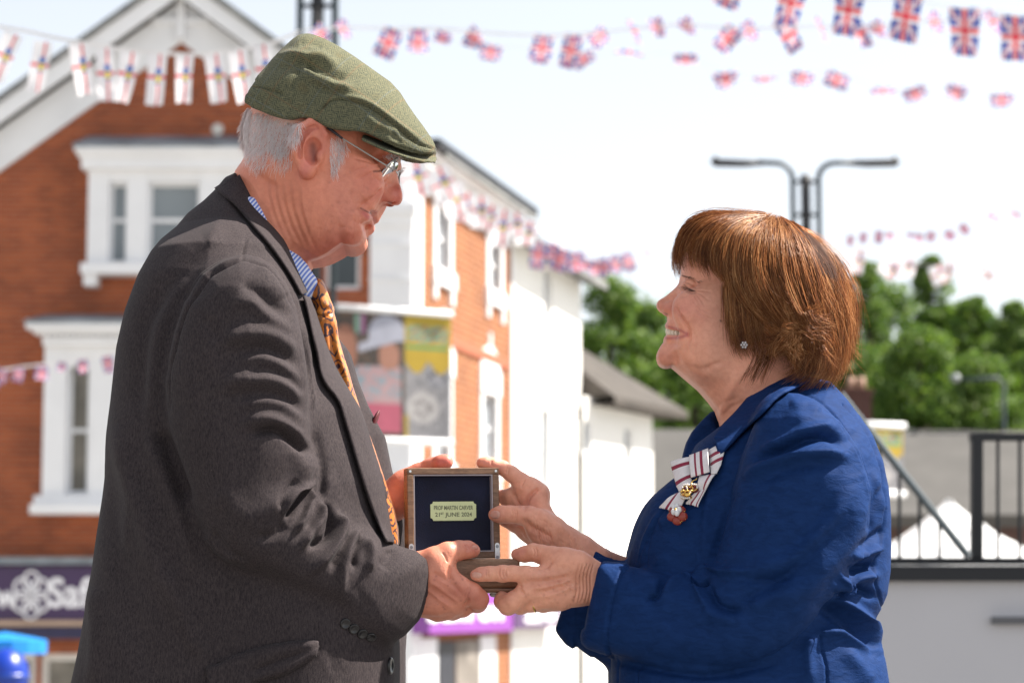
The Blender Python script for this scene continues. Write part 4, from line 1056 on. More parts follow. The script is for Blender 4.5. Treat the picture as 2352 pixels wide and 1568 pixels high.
def hand_w_far():
    def ops(v):
        palm = P2(zz(ZH, [(1000,380),(1060,335),(1130,330),(1190,350),(1235,410),(1265,500),(1300,570),(1360,650),(1430,730),(1520,810),(1640,910),(1760,1010),(1640,1060),(1480,960),(1380,930),(1240,880),(1120,850),(1060,800),(1020,740),(1000,690),(1060,640),(1050,560),(1010,480)]), .0)
        v.slab(palm, fx([1180,1250,1330,1400],[.016,.021,.021,.020]), .017, yc=lambda X,Z: .008+np.interp(1176+X*1791,[1180,1260,1360],[.016,.006,.004]), k=.006)
        v.chain(chz([(1640,960,.004,.019),(1520,880,.002,.019),(1400,800,-.002,.0175),(1300,722,-.010,.0165),(1200,650,-.017,.0145),(1110,612,-.020,.0125),(1040,604,-.019,.0112),(960,600,-.017,.0108),(890,600,-.014,.0108),(845,602,-.011,.0088)]), k=.010)
        v.chain(chz([(1190,440,.016,.014),(1120,385,.020,.0120),(1045,340,.026,.0108),(975,285,.030,.0100),(900,236,.030,.0092),(830,212,.029,.0088),(770,200,.028,.0080),(740,198,.028,.0070)]), k=.008)
        v.chain(chz([(1160,500,.018,.014),(1060,470,.028,.011),(980,458,.036,.0105),(900,460,.044,.009)]), k=.008)
        v.chain(chz([(1140,560,.020,.013),(1040,540,.032,.010),(960,520,.044,.009)]), k=.008)
        v.chain(chz([(1180,760,.020,.015),(1080,725,.030,.0115),(1000,680,.036,.0095),(920,650,.044,.008)]), k=.008)
        v.ell(P(*ZH(1230,740),-.010), (.026,.014,.020), ('Y', R_(35)), k=.012)
    lo, hi = P(1090, 1330), P(1410, 1045)
    V, Q = build_hand((lo[0], -.045, lo[2]-.01), (hi[0]+.01, .065, hi[2]+.01), ops)
    s = Skinner(V, Q); s.base((.80,.385,.262)); Z = lambda *p: zz(ZH, p)
    s.tint(Z((720,195),(800,205),(880,235)), 10, (.62,.22,.17), .6); s.tint(Z((820,600),(860,600)), 13, (.60,.24,.18), .5)
    s.tint(Z((1080,520),(1120,480)), 18, (.60,.26,.2), .5); s.tint(Z((1150,760),(1250,820)), 20, (.58,.24,.17), .5)
    s.stroke(Z((1070,550),(1100,480),(1150,420),(1190,400)), 5, -.003); s.stroke(Z((1000,440),(1000,480),(1040,540)), 4, -.0022)
    s.stroke(Z((1080,640),(1130,700),(1200,740),(1290,790)), 5, -.0018); s.stroke(Z((1060,640),(1080,680),(1140,730)), 4, -.002)
    for k in range(8): s.stroke(Z((1090+26*k,640+14*k),(1100+26*k,690+16*k),(1130+26*k,740+16*k)), 1.9, -.0008)
    for u in (975, 992, 1008): s.stroke(Z((u,555),(u+5,600),(u-4,645)), 1.7, -.0010)
    s.stroke(Z((1170,560),(1260,640),(1400,740),(1500,830)), 7, .0010); s.stroke(Z((1030,740),(1060,800),(1130,850)), 6, -.0016)
    for a in [((820,180),(815,200),(822,225)),((940,225),(930,255),(925,275)),((955,232),(946,262),(940,285)),((1080,330),(1060,355),(1050,390))]: s.stroke(Z(*a), 1.8, -.0009)
    r = np.random.default_rng(19)
    for i in range(70):
        u = r.uniform(1120, 1560); w = 640 + (u-1100)*.55 + r.uniform(-70, 120); s.stroke([ZH(u, w), ZH(u+r.uniform(-12,20), w+r.uniform(15,50))], r.uniform(1.1, 2), -.0004, sm=False)
    nail(s, ZH, (842,602), 4, 38, 34, (.68,.40,.33))
    s.done(1.5); return s.V, s.Q, s.C
wcore = [[pw(1730,900,0,.05), pw(1800,1050,0,.08), pw(1760,1300,0,.10), pw(1740,1560,0,.11)],
         [pw(1800,1010,-.03,.035), pw(1830,1060,-.11,.03), pw(1850,1200,-.16,.028), pw(1770,1370,-.165,.026), pw(1600,1400,-.14,.024), pw(1400,1352,-.115,.021)],
         [pw(1830,1000,.03,.04), pw(1830,1040,.13,.035), pw(1820,1200,.17,.034), pw(1700,1400,.15,.032), pw(1480,1335,.05,.022), pw(1370,1282,.010,.017)],
         [pw(1740,1560,-.06,.09), (.34,-.09,.45,.055), (.35,-.09,.1,.04)], [pw(1740,1560,.06,.09), (.34,.09,.45,.055), (.35,.09,.1,.04)]]
cV, cQ = core_body(wcore)
wb = merge([build_head_w(), hand_w_near(), hand_w_far(), (cV, cQ, np.tile((.55,.28,.2), (len(cV), 1)))])
wbody = meshobj('body', wb[0], wb[1], M['skin_w'], wom, True, wb[2])
print('woman body', time.time()-T0, len(wb[0]))
# teeth: an arch behind the lips
def build_teeth():
    m = MB()
    for k in range(-6, 7):
        a = k / 7.5; y = .0345*math.sin(a*1.45); x0 = P(*ZW(211,900))[0] + .030*(1-math.cos(a*1.45))*1.15
        zt = P(1530, ZW(200, 886+abs(k)*4.6)[1], -abs(y))[2]; w = .0043 - .0003*abs(k); h = .0135 - .0009*abs(k)
        q = Matrix.Rotation(-a*1.3, 3, 'Z')
        m.ball((x0, y, zt-h*.42), (.0030, w*.56, h*.52), 10, 8, M=None)
    return m.build('teeth', M['tooth'], wbody, True)
build_teeth()
gum = MB(); gum.ball(P(*ZW(315,925)), (.011,.020,.006), 12, 8); gum.build('mouth_inside', plain('mouth_inside', (.10,.02,.02), .5), wbody, True)

# ------------------------------------------------ her jacket
def build_jacket_w():
    v = Vol((.035, -.30, .78), (.525, .30, 1.33), .0022)
    C = lambda *p: zz(ZC, p)
    bod0 = [(1905,878),(1942,912),(1975,955),(2003,1005),(2025,1062),(2038,1120),(2044,1190),(2045,1250),(2044,1310),(2036,1365),(2022,1398),(2006,1425),(2010,1445),(2022,1478),(2030,1510),(2037,1560),(2045,1650),(2060,1800),(2070,1950),(1395,1950),(1400,1700),(1401,1568),(1400,1500),(1420,1400),(1438,1310),(1448,1268),(1472,1224),(1505,1172),(1552,1112),(1570,1085),(1580,1060),(1600,1020),(1640,990),(1668,965),(1700,930),(1740,890),(1780,872),(1840,862)]
    bod = [(x - (x-1176)*.017*min(1, max(0, (y-900)/150)), y + (1400-y)*.012) if (x > 1860 and y > 890) else (x, y) for x, y in bod0]
    Tz = fz([860,880,910,950,1000,1060,1150,1300,1480,1950],[.060,.078,.100,.135,.165,.178,.180,.175,.180,.215])
    v.slab(P2(bod), Tz, lambda X, Z: np.minimum(.125, Tz(X,Z)*.92))
    # bust
    v.ell(P(1605,1235,-.075), (.072,.070,.075), k=.03, mirror=True)
    # collar: stands round the neck, rolled
    col = [(1905,878),(1860,862),(1800,868),(1760,890),(1720,925),(1690,965),(1668,1010),(1650,1055),(1640,1070),(1655,1080),(1690,1040),(1730,990),(1775,945),(1830,910),(1890,895)]
    v.slab(P2([(1640,938),(1615,962),(1596,985),(1583,1010),(1576,1035),(1572,1060),(1580,1075),(1600,1060),(1650,1040),(1700,990),(1720,940),(1680,930)]), .022, .010, yc=.052, k=.006)
    # neck opening
    v.slab(P2([(1600,880),(1660,1000),(1655,1040),(1668,1040),(1720,960),(1790,885),(1850,850),(1700,800)]), .052, .03, yc=0, k=.006, mode='s')
    nearS = C((1270,88),(1330,92),(1400,120),(1470,175),(1530,240),(1580,310),(1625,390),(1655,480),(1675,570),(1692,670),(1692,760),(1670,850),(1625,950),(1560,1050),(1500,1110),(1440,1190),(1370,1275),(1290,1350),(1200,1410),(1100,1455),(1000,1488),(900,1500),(800,1498),(700,1482),(600,1466),(500,1450),(400,1428),(330,1410),(262,1385),(240,1365),(236,1330),(250,1240),(265,1130),(283,1040),(300,975),(318,953),(360,955),(460,965),(560,985),(640,1010),(720,1022),(790,1045),(820,1022),(870,990),(900,920),(935,830),(960,720),(985,620),(1005,540),(1035,420),(1075,320),(1120,220),(1190,130))
    ycS = lambda X, Z: -.178 + np.interp(1176+X*1860, [1343,1450,1650,1850,1990],[.062,.048,.012,.0,.02]) * np.clip((P(0,1150)[2]-Z)/.08,0,1) + np.clip((Z-P(0,990)[2])/.07,0,1)*.055
    v.slab(P2(nearS, -.17), fx([1340,1420,1600,1800,1950],[.044,.050,.060,.074,.070]), fx([1340,1420,1600,1900],[.040,.046,.055,.064]), yc=ycS, k=.010)
    farS = [(1820,920),(1740,960),(1700,1060),(1640,1200),(1560,1290),(1480,1290),(1412,1285),(1390,1270),(1363,1253),(1345,1290),(1320,1340),(1290,1390),(1273,1443),(1285,1462),(1300,1480),(1316,1490),(1328,1480),(1360,1505),(1401,1535),(1500,1560),(1650,1540),(1800,1400),(1880,1200),(1900,1000)]
    v.slab(P2(farS), fx([1270,1400,1600,1900],[.034,.042,.06,.065]), fx([1270,1400,1600],[.026,.032,.05]), yc=lambda X,Z: np.interp(1176+X*1791,[1270,1400,1600,1850],[.004,.014,.10,.165]), k=.010)
    # open cuffs
    v.slab(P2(zz(ZH, [(1560,940),(1660,985),(1690,1010),(1660,1120),(1630,1220),(1600,1330),(1560,1500),(1400,1500),(1400,1100)]), -.115), .034, .022, yc=-.118, k=.004, mode='s')
    v.slab(P2([(1240,1240),(1366,1262),(1350,1300),(1325,1345),(1300,1390),(1280,1443),(1240,1460)]), .024, .018, yc=.004, k=.003, mode='s')
    V, Q = v.mesh(); V = smooth_mesh(V, Q, 2)
    s = Skinner(V, Q)
    # collar edge, front seam, princess seam, cuff turn-back, shoulder and back seams
    s.region([(1642,936),(1600,980),(1576,1040),(1572,1062),(1600,1050),(1625,1030),(1668,1012),(1700,985)] , .0, 1.5)
    s.stroke(C((640,690),(600,760),(560,830),(530,900),(515,960)), 2.2, -.0035); s.stroke(C((618,700),(575,770),(540,850),(520,960)), 5, .003)
    s.stroke(C((700,620),(640,690),(590,780),(560,900),(560,980)), 2.0, -.0018)
    s.stroke(C((1000,600),(960,700),(920,830),(880,960)), 6, -.008); s.stroke(C((1100,290),(1060,370),(1020,480),(1000,600)), 4, -.0035)
    s.stroke(C((860,560),(830,700),(810,850),(830,1000)), 10, -.0025); s.stroke(C((900,500),(860,700),(850,900)), 12, .003)
    s.region(C((470,962),(430,1010),(395,1090),(370,1200),(355,1320),(362,1400),(385,1440),(200,1420),(200,950),(320,930)), .0030, 1.2)
    s.stroke(C((470,962),(430,1010),(395,1090),(370,1200),(355,1320),(362,1400),(390,1440)), 2.5, -0.0033, taper=False)
    s.stroke(C((410,975),(385,1050)), 1.2, -.0006, sm=False)
    s.stroke(C((1690,740),(1695,660),(1670,560),(1660,480),(1620,380),(1560,270),(1470,160),(1360,95)), 2.4, -.0030)
    s.stroke(C((1600,330),(1640,430),(1665,540),(1690,650)), 7, .003)
    s.stroke(C((1560,150),(1660,260),(1720,380),(1755,520),(1770,680),(1760,820),(1725,930),(1710,1020),(1740,1110),(1755,1180)), 2.5, -0.0033, taper=False)
    s.stroke(C((1440,1325),(1450,1400),(1470,1480),(1475,1568)), 2.5, -0.0030, taper=False)
    s.stroke(C((370,1450),(372,1500),(374,1568)), 2.5, -0.0030, taper=False); s.stroke(C((410,1450),(410,1568)), 2.5, -0.0024, taper=False); s.stroke(C((505,1470),(508,1568)), 2.5, -0.0018, taper=False)
    F = [(C((1130,430),(1250,380),(1360,330),(1480,310),(1560,340)), 10, -.0115), (C((1080,500),(1200,440),(1330,400),(1450,395),(1560,410)), 13, .0095),
         (C((1140,390),(1260,330),(1400,270),(1500,265)), 12, .006), (C((1280,150),(1380,150),(1440,190)), 12, .004),
         (C((1100,560),(1250,480),(1400,450),(1560,460)), 15, -.004),
         (C((1620,560),(1480,760),(1320,900),(1180,960),(1060,1000)), 26, .0065), (C((1500,640),(1360,820),(1200,930)), 18, -.004),
         (C((1660,600),(1600,800),(1480,960),(1340,1100),(1200,1160)), 22, .0055), (C((1560,700),(1400,900),(1200,1040),(1000,1020)), 12, -.0045),
         (C((1080,1180),(1200,1130),(1340,1060)), 16, .005), (C((1050,1150),(1150,1090),(1300,1010)), 10, -.004),
         (C((560,1130),(610,1110),(640,1050),(700,1030)), 8, -.007), (C((640,1110),(700,1050),(770,1040),(820,1100),(860,1180)), 10, .008),
         (C((780,1050),(820,1070),(860,1040)), 6, -.010), (C((800,1020),(860,990),(940,1000),(1060,1000)), 9, .008), (C((860,1180),(900,1230),(1000,1240)), 14, .004),
         (C((870,1060),(900,1150),(960,1190),(1040,1200)), 9, -.007), (C((480,1000),(540,1060),(600,1200)), 16, -.003), (C((640,1180),(760,1260),(900,1300)), 24, -.003),
         # back: gathered under the arm
         (C((1600,930),(1660,908),(1715,890),(1740,880)), 9, .008), (C((1580,1000),(1650,982),(1710,970)), 9, -.009),
         (C((1640,880),(1700,840),(1770,780)), 10, -.006), (C((1500,1100),(1560,1060),(1640,1030),(1720,1020)), 11, .010),
         (C((1520,1110),(1620,1090),(1720,1130)), 10, -.009), (C((1500,1130),(1600,1180),(1700,1270),(1750,1360)), 11, .011),
         (C((1440,1180),(1560,1250),(1680,1350),(1740,1420)), 16, -.010), (C((1440,1315),(1540,1310),(1640,1370),(1760,1400)), 10, .007),
         (C((1540,1080),(1555,1050),(1550,1020)), 6, .010), (C((1400,1330),(1380,1420),(1390,1568)), 14, .004), (C((1560,1400),(1640,1480),(1700,1568)), 18, .004),
         (C((1700,500),(1740,600),(1760,700)), 12, .003), (C((1750,560),(1700,700),(1690,800)), 8, -.004),
         (C((620,760),(680,740),(760,700)), 14, .004), (C((400,1460),(600,1500),(900,1530),(1200,1470)), 8, -.006)]
    for p, w, a in F: s.stroke(p, w, a*1.35)
    rr = np.random.default_rng(21)
    for i in range(60):
        x, y = rr.uniform(1450, 2030), rr.uniform(950, 1568); L = rr.uniform(30, 110); an = rr.normal(2.4, .5)
        s.stroke([(x,y),(x+L*math.cos(an),y+L*math.sin(an))], rr.uniform(6, 14), rr.normal(0, .0009), sm=False)
    s.done(); return s.V, s.Q
wV, wQ = build_jacket_w()
jw = meshobj('jacket', wV, wQ, M['crepe'], wom, True)
w_bvh = BVHTree.FromPolygons(wV.tolist(), wQ.tolist())
sheet('collar', w_bvh, [(1862,884),(1797,917),(1762,952),(1718,992),(1684,1028),(1660,1052)], [(1836,872),(1780,882),(1742,910),(1700,958),(1668,990),(1646,1018)], M['crepe'], jw, rise=lambda t, s: .0060+.003*t, th=.003)
print('woman jacket', time.time()-T0, len(wV))
build_trousers(P(1740,1500)[0], .84, plain('navy_skirt', (.01,.02,.07), .8), None, wom, 'trousers')
for sg in (-1, 1): shoe(P(1740,1500)[0]-.03, .11*sg, -1, wom, (.01,.01,.02))
# pearls
nk = MB()
for k in range(34):
    t = 2*math.pi*k/34; c = P(*ZW(640,1600)); ang = t
    x = P(1700,960)[0] - .046*math.cos(t); y = .050*math.sin(t)
    z = P(1640,1012)[2] + (x - P(1645,1012)[0])*.85
    for j in range(2):
        nk.ball((x-.003*j, y, z - .0065*j), .0036, 8, 6)
nk.build('pearl_necklace', M['pearl'], wom, True)
# earring: cluster of stones
er = MB(); c = Vector(P(*ZW(742,1010), -.0885))
for k in range(7):
    a = 2*math.pi*k/6; o_ = Vector((math.cos(a), -.2, math.sin(a)))*.0032 if k < 6 else Vector((0,-.003,0))
    er.ball(c+o_, .0021, 8, 6)
er.build('earring', plain('crystal', (.5,.46,.45), .15, .6, .1, 400), wom, True)
# ring
rg_ = MB(); c = Vector(P(*ZH(1135,1299), -.1160)); ax = Vector((1,0,.36)).normalized(); e1 = Vector((0,1,0)); e2 = ax.cross(e1)
rg_.tube([c + (e1*math.cos(t*math.pi/12)+e2*math.sin(t*math.pi/12)*1.0)*.0104 for t in range(25)], .0014, 6)
rg_.build('wedding_ring', M['gold'], wom, True)

# ------------------------------------------------ hair
HAIR_Y = .094
outline_h = zz(ZW, [(265,300),(300,210),(380,130),(480,92),(620,84),(800,98),(950,132),(1100,182),(1220,244),(1340,330),(1440,410),(1510,520),(1550,650),(1560,780),(1550,920),(1480,1090),(1400,1190),(1300,1250),(1100,1275),(950,1240),(830,1260),(840,1130),(800,1080),(700,1090),(660,1000),(640,850),(630,700),(620,600),(560,510),(460,430),(360,420),(300,420),(275,380)])
def build_hairbase():
    v = Vol((.185, -.115, 1.18), (.48, .115, 1.56), .0022)
    inner = zz(ZW, [(285,300),(320,220),(390,150),(480,112),(620,102),(800,116),(950,150),(1090,200),(1200,262),(1310,350),(1400,440),(1450,540),(1480,660),(1490,780),(1480,900),(1430,1040),(1350,1150),(1260,1210),(1100,1235),(950,1200),(870,1180),(850,1100),(800,1010),(720,960),(690,900),(660,800),(655,700),(640,610),(570,500),(470,410),(380,380),(310,390)])
    T = fx([1550,1580,1640,1720,1900,1960],[.050,.066,.080,.088,.086,.07])
    v.slab(P2(inner), T, lambda X, Z: np.minimum(.070, T(X,Z)*.8))
    V, Q = v.mesh(); V = smooth_mesh(V, Q, 2)
    return V, Q
hV, hQ = build_hairbase()
hbase = meshobj('hair', hV, hQ, plain('hair_under', (.045,.015,.006), .95, 0, .4, 90, .6, 260), wbody, True)
h_bvh = BVHTree.FromPolygons(hV.tolist(), hQ.tolist())
# guides: root near the crown parting, falling to the hem; (u,v,depth fraction)
G = [  # fringe (front)
 [(820,110,.15),(640,92,.2),(470,98,.22),(350,160,.25),(285,260,.25),(270,370,.25),(292,440,.25)],
 [(830,112,.3),(660,100,.4),(500,120,.5),(390,190,.55),(320,300,.55),(300,400,.5),(318,455,.5)],
 [(840,115,.45),(680,115,.6),(540,150,.75),(440,230,.8),(390,330,.8),(380,410,.78),(400,460,.76)],
 [(860,120,.5),(720,130,.7),(600,180,.88),(520,280,.95),(500,380,.97),(510,460,.96),(545,520,.94)],
 [(880,125,.5),(760,145,.75),(660,210,.95),(600,330,1.04),(590,450,1.05),(610,540,1.03),(650,610,1.0)],
 # side, sweeping back over the ear
 [(900,130,.5),(800,160,.8),(720,250,1.0),(680,400,1.08),(690,560,1.08),(760,720,1.06),(900,850,1.05)],
 [(915,135,.5),(840,180,.82),(790,300,1.04),(770,460,1.1),(800,620,1.1),(900,780,1.08),(1050,900,1.06)],
 [(930,140,.5),(890,190,.82),(870,320,1.04),(870,480,1.12),(910,640,1.12),(1010,800,1.1),(1130,950,1.04)],
 [(950,145,.5),(950,210,.8),(960,340,1.02),(980,500,1.1),(1030,660,1.1),(1120,830,1.08),(1180,1000,1.02),(1120,1150,.98),(1040,1200,.95)],
 [(970,150,.45),(1020,230,.75),(1060,360,.97),(1100,520,1.06),(1150,690,1.06),(1210,860,1.02),(1260,1020,.95),(1230,1180,.9),(1150,1250,.86)],
 [(990,155,.4),(1090,250,.65),(1170,380,.85),(1230,540,.95),(1290,710,.95),(1330,880,.9),(1350,1040,.85),(1300,1200,.8),(1230,1275,.74)],
 [(1010,160,.3),(1150,260,.5),(1260,380,.65),(1350,540,.72),(1410,710,.75),(1430,880,.72),(1420,1030,.68),(1390,1180,.6),(1330,1270,.55)],
 [(1020,160,.15),(1190,255,.25),(1330,370,.35),(1440,520,.4),(1510,700,.4),(1520,880,.4),(1490,1040,.35),(1440,1180,.3),(1390,1260,.28)],
]
Gr = [resample(spline(g, 6, False), 14) for g in G]
def guide(s):     # s in 0..len-1
    i = int(min(max(s, 0), len(Gr)-1.001)); f = s - i
    return Gr[i]*(1-f) + Gr[i+1]*f
def strands():
    rg = np.random.default_rng(5); m = MB(); n = 12000
    V = []; Fc = []; b = 0
    cl_s = rg.uniform(0, len(Gr)-1, 300); cl_off = rg.normal(0, 1, (300, 4))
    def put(pts, r0, K=3):
        nonlocal b
        P_ = np.asarray(pts); d = np.gradient(P_, axis=0); d /= np.linalg.norm(d, axis=1, keepdims=True)+1e-9
        up = np.array([0.,1,0]); a = np.cross(d, up); a /= np.linalg.norm(a, axis=1, keepdims=True)+1e-9; c = np.cross(a, d)
        nn = len(P_); rr = r0*np.linspace(1, .25, nn)
        for i in range(nn):
            for k in range(K):
                t = 2*math.pi*k/K; V.append(P_[i] + (a[i]*math.cos(t)+c[i]*math.sin(t))*rr[i])
        for i in range(nn-1):
            for k in range(K): Fc.append((b+i*K+k, b+i*K+(k+1)%K, b+(i+1)*K+(k+1)%K, b+(i+1)*K+k))
        b += nn*K
    for q in range(n):
        ci = rg.integers(0, 300); s_ = np.clip(cl_s[ci] + rg.normal(0, .16), 0, len(Gr)-1.01); g = guide(s_).copy()
        L = rg.uniform(.72, 1.03) if s_ < 5 else rg.uniform(.70, 1.06)
        if rg.random() < .30: L *= rg.uniform(.6, .95)
        side = -1 if rg.random() < .66 else 1
        dep = 1 - abs(rg.normal(0, .035)); t = np.linspace(0, 1, 14)
        st = rg.uniform(0, .35) if rg.random() < .4 else 0
        tq = st+(L-st)*t; g0 = g; g = np.stack([np.interp(tq, t, g0[:, k]) + np.maximum(tq-1, 0)*(g0[-1, k]-g0[-2, k])*13 for k in range(3)], 1)
        px, py = ZW(g[:, 0], g[:, 1])
        amp = np.sin(t*math.pi*.5)**1.5
        px = px + (1-amp)*rg.normal(0, 9) + amp*(cl_off[ci,0]*4.5 + rg.normal(0, 3.2)) + np.sin(t*rg.uniform(3,8)+rg.uniform(0,6))*amp*2.6
        py = py + (1-amp)*rg.normal(0, 3) + amp*(cl_off[ci,1]*3.0 + rg.normal(0, 2.5)) + cl_off[ci,3]*t**2*8
        # ends flick out at the hem
        if s_ > 6 and rg.random() < .6: px = px + t**5*rg.uniform(-14, 26); py = py - t**5*rg.uniform(-8, 12)
        cy0 = 700; k_ = (1 + rg.normal(0, .006)); 
        yy = side*HAIR_Y*np.clip(g[:, 2]*dep + amp*cl_off[ci,2]*.035, 0, 1.2)
        pts = []
        for i in range(14):
            p = P(px[i], py[i], 0.0); pts.append((p[0], yy[i], p[2]))
        pts = np.array(pts)
        # the outline was measured in the middle plane: nearer strands are pulled in by perspective
        sc = (pts[:, 1:2] + 3.1)/3.1
        pts[:, [0, 2]] = CAM[[0, 2]] + (pts[:, [0, 2]] - CAM[[0, 2]])*np.where(pts[:, 1:2] < 0, sc, 1/sc)
        put(pts, rg.uniform(.00028, .00055))
    # tousled layers at the back and nape
    for c_ in range(95):
        u0, v0 = rg.uniform(960, 1440), rg.uniform(700, 1060); a0 = rg.uniform(.25, 1.9); L = rg.uniform(110, 260); cv = rg.normal(0, .9)
        if rg.random() < .25: u0, v0, a0 = rg.uniform(980, 1150), rg.uniform(900, 1000), rg.uniform(1.8, 2.8)
        edge = max(0., (u0-1150)/420); y0 = -HAIR_Y*(1.07 - .75*edge**1.5) + rg.normal(0, .004)
        for q in range(34):
            t = np.linspace(0, 1, 10); an = a0 + (cv + rg.normal(0,.35))*t + rg.normal(0, .16); sp_ = rg.normal(0, 20); Lq = L*rg.uniform(.6, 1.1)
            du = np.cumsum(np.cos(an))/10*Lq; dv = np.cumsum(np.sin(an))/10*Lq
            uu = u0 + du - math.sin(a0)*sp_*(1-.6*t); vv = v0 + dv + math.cos(a0)*sp_*(1-.6*t)
            yy = y0 + .012*np.abs(t-.2) - rg.uniform(0, .004)
            yy = np.minimum(yy, -.0) * np.clip(1.15 - np.maximum(0, uu-1250)/520, .3, 1)
            pts = [P(*ZW(uu[i], vv[i]), yy[i]) for i in range(10)]
            put(pts, rg.uniform(.00018, .00036))
    # fly-aways
    for q in range(620):
        s_ = rg.uniform(6, len(Gr)-1.01) if q % 4 else rg.uniform(0, len(Gr)-1.01); g = guide(s_); t = np.linspace(0, 1, 14)
        px, py = ZW(g[:, 0], g[:, 1]); out = rg.uniform(2, 26)*rg.uniform(.3,1)*np.sin(t*math.pi*rg.uniform(.6,1.2))
        px = px + out*(.9 if s_ > 4 else -.6) + rg.normal(0, 2); py = py - out*.7 + rg.normal(0, 2)
        yy = (-1 if rg.random() < .6 else 1)*HAIR_Y*g[:, 2]*rg.uniform(.4, 1.0)
        put(np.array([(P(px[i], py[i], 0)[0], yy[i], P(px[i], py[i], 0)[2]) for i in range(14)]), .00016)
    # wisps in front of the ear and on the nape
    for q in range(2200):
        wis = q % 3 if q < 900 else 0
        if wis == 0: base = spline([(640,600),(645,750),(662,900),(690,1040),(720,1100)], 5, False)
        elif wis == 1: base = spline([(880,1000),(870,1100),(830,1190),(790,1290)], 5, False)
        else: base = spline([(950,900),(1010,960),(1040,1030),(1010,1080),(960,1090)], 5, False)
        g = resample(base, 9); t = np.linspace(0, 1, 9); L = rg.uniform(.45, 1.0)
        g = np.stack([np.interp(L*t, t, g[:, k]) for k in range(2)], 1)
        ox = (rg.normal(0, 24) + rg.uniform(0, 1)**1.6*210 if wis == 0 else rg.normal(0, 36)); oy = rg.normal(0, 16)
        px, py = ZW(g[:, 0]+ox + (t**2)*rg.normal(0, 22), g[:, 1]+oy)
        yy = -(.083 if wis != 1 else .066) - rg.uniform(0, .008)
        if wis == 2: yy -= .012
        pts = [P(px[i], py[i], yy) for i in range(9)]
        put(pts, rg.uniform(.0002, .0004))
    return np.array(V), np.array(Fc)
SV, SF = strands()
meshobj('hair_strands', SV, SF, M['hair_w'], hbase, True)
for sgn in (0,):
    short = MB()
    rgx = random.Random(8); bb = BVHTree.FromPolygons(wb[0].tolist(), wb[1].tolist())
    for k in range(50):
        u = rgx.uniform(305, 430); w_ = 528 + (u-305)*.30 + max(0, u-390)*.35 + rgx.gauss(0, 4)
        p, nn = hit(bb, *ZW(u, w_))
        dd = Vector((1, -.2, -.25)).normalized(); dd = (dd - nn*dd.dot(nn)).normalized()
        short.tube([p, p+dd*.004+nn*.0008, p+dd*.008], [.00016,.00014,.00005], 3, cap=False)
    short.build('eyebrow', plain('brow_brown', (.10,.05,.03), .7), wbody, True)
    lash = MB()
    for k in range(18):
        u = 318 + k*4.6; w_ = 600 + (k*4.6)*.40
        p, nn = hit(bb, *ZW(u, w_)); lash.tube([p, p+nn*.002+Vector((-.002,0,-.002)), p+nn*.003+Vector((-.0055,0,-.0030))], [.00022,.00018,.00006], 3, cap=False)
    lash.build('eyelashes', plain('lash_black', (.01,.008,.007), .6), wbody, True)
print('woman', time.time()-T0)
# ---------------------------------------------------------------- the presentation box
box = thing('presentation_box', 'open walnut presentation box with navy lining and brass plaque, held between the two people', 'box')
# lid: measured corners on the photograph give its width; it turns a little to the right
LA = R_(14); LC = Vector(P(*ZH(520,590), .0)); lx = Vector((math.cos(LA), math.sin(LA), 0)); 
tilt = R_(3.0); lz = Vector((math.sin(tilt)*-.35, 0.0, 1)).normalized(); lx = (lx - lz*lx.dot(lz)).normalized(); ln = lx.cross(lz).normalized()  # ln towards camera (-y)
W2, H2, FR, DP = .0605, .0580, .0085, .022
def LM(a, b, c): return LC + lx*a + lz*b + ln*c
def lbox(m, a0, b0, c0, a1, b1, c1):
    V = [LM(a, b, c) for c in (c0, c1) for b in (b0, b1) for a in (a0, a1)]
    m.add(V, [(0,2,3,1),(4,5,7,6),(0,1,5,4),(1,3,7,5),(3,2,6,7),(2,0,4,6)])
m = MB()
lbox(m, -W2, -H2, -DP, W2, H2, -DP+.006)
lbox(m, -W2, H2-FR, -DP+.006, W2, H2, 0); lbox(m, -W2, -H2, -DP+.006, W2, -H2+FR, 0)
lbox(m, -W2, -H2+FR, -DP+.006, -W2+FR, H2-FR, 0); lbox(m, W2-FR, -H2+FR, -DP+.006, W2, H2-FR, 0)
lid = m.build('lid', M['wood'], box, bevel=.0012)
def inner_frame(fr, w, c, name, mat, parent):
    m = MB(); a, b = W2-fr, H2-fr
    lbox(m, -a, b-w, -DP+.008, a, b, c); lbox(m, -a, -b, -DP+.008, a, -b+w, c); lbox(m, -a, -b+w, -DP+.008, -a+w, b-w, c); lbox(m, a-w, -b+w, -DP+.008, a, b-w, c)
    return m.build(name, mat, parent)
inner_frame(FR+.0001, .0014, -.0006, 'lining_edge', plain('pale_card_edge', (.42,.38,.40), .9), lid)
m = MB(); lbox(m, -W2+FR+.0015, -H2+FR+.0015, -DP+.0062, W2-FR-.0015, H2-FR-.0015, -DP+.0115); ling = m.build('lining', M['velvet'], lid)
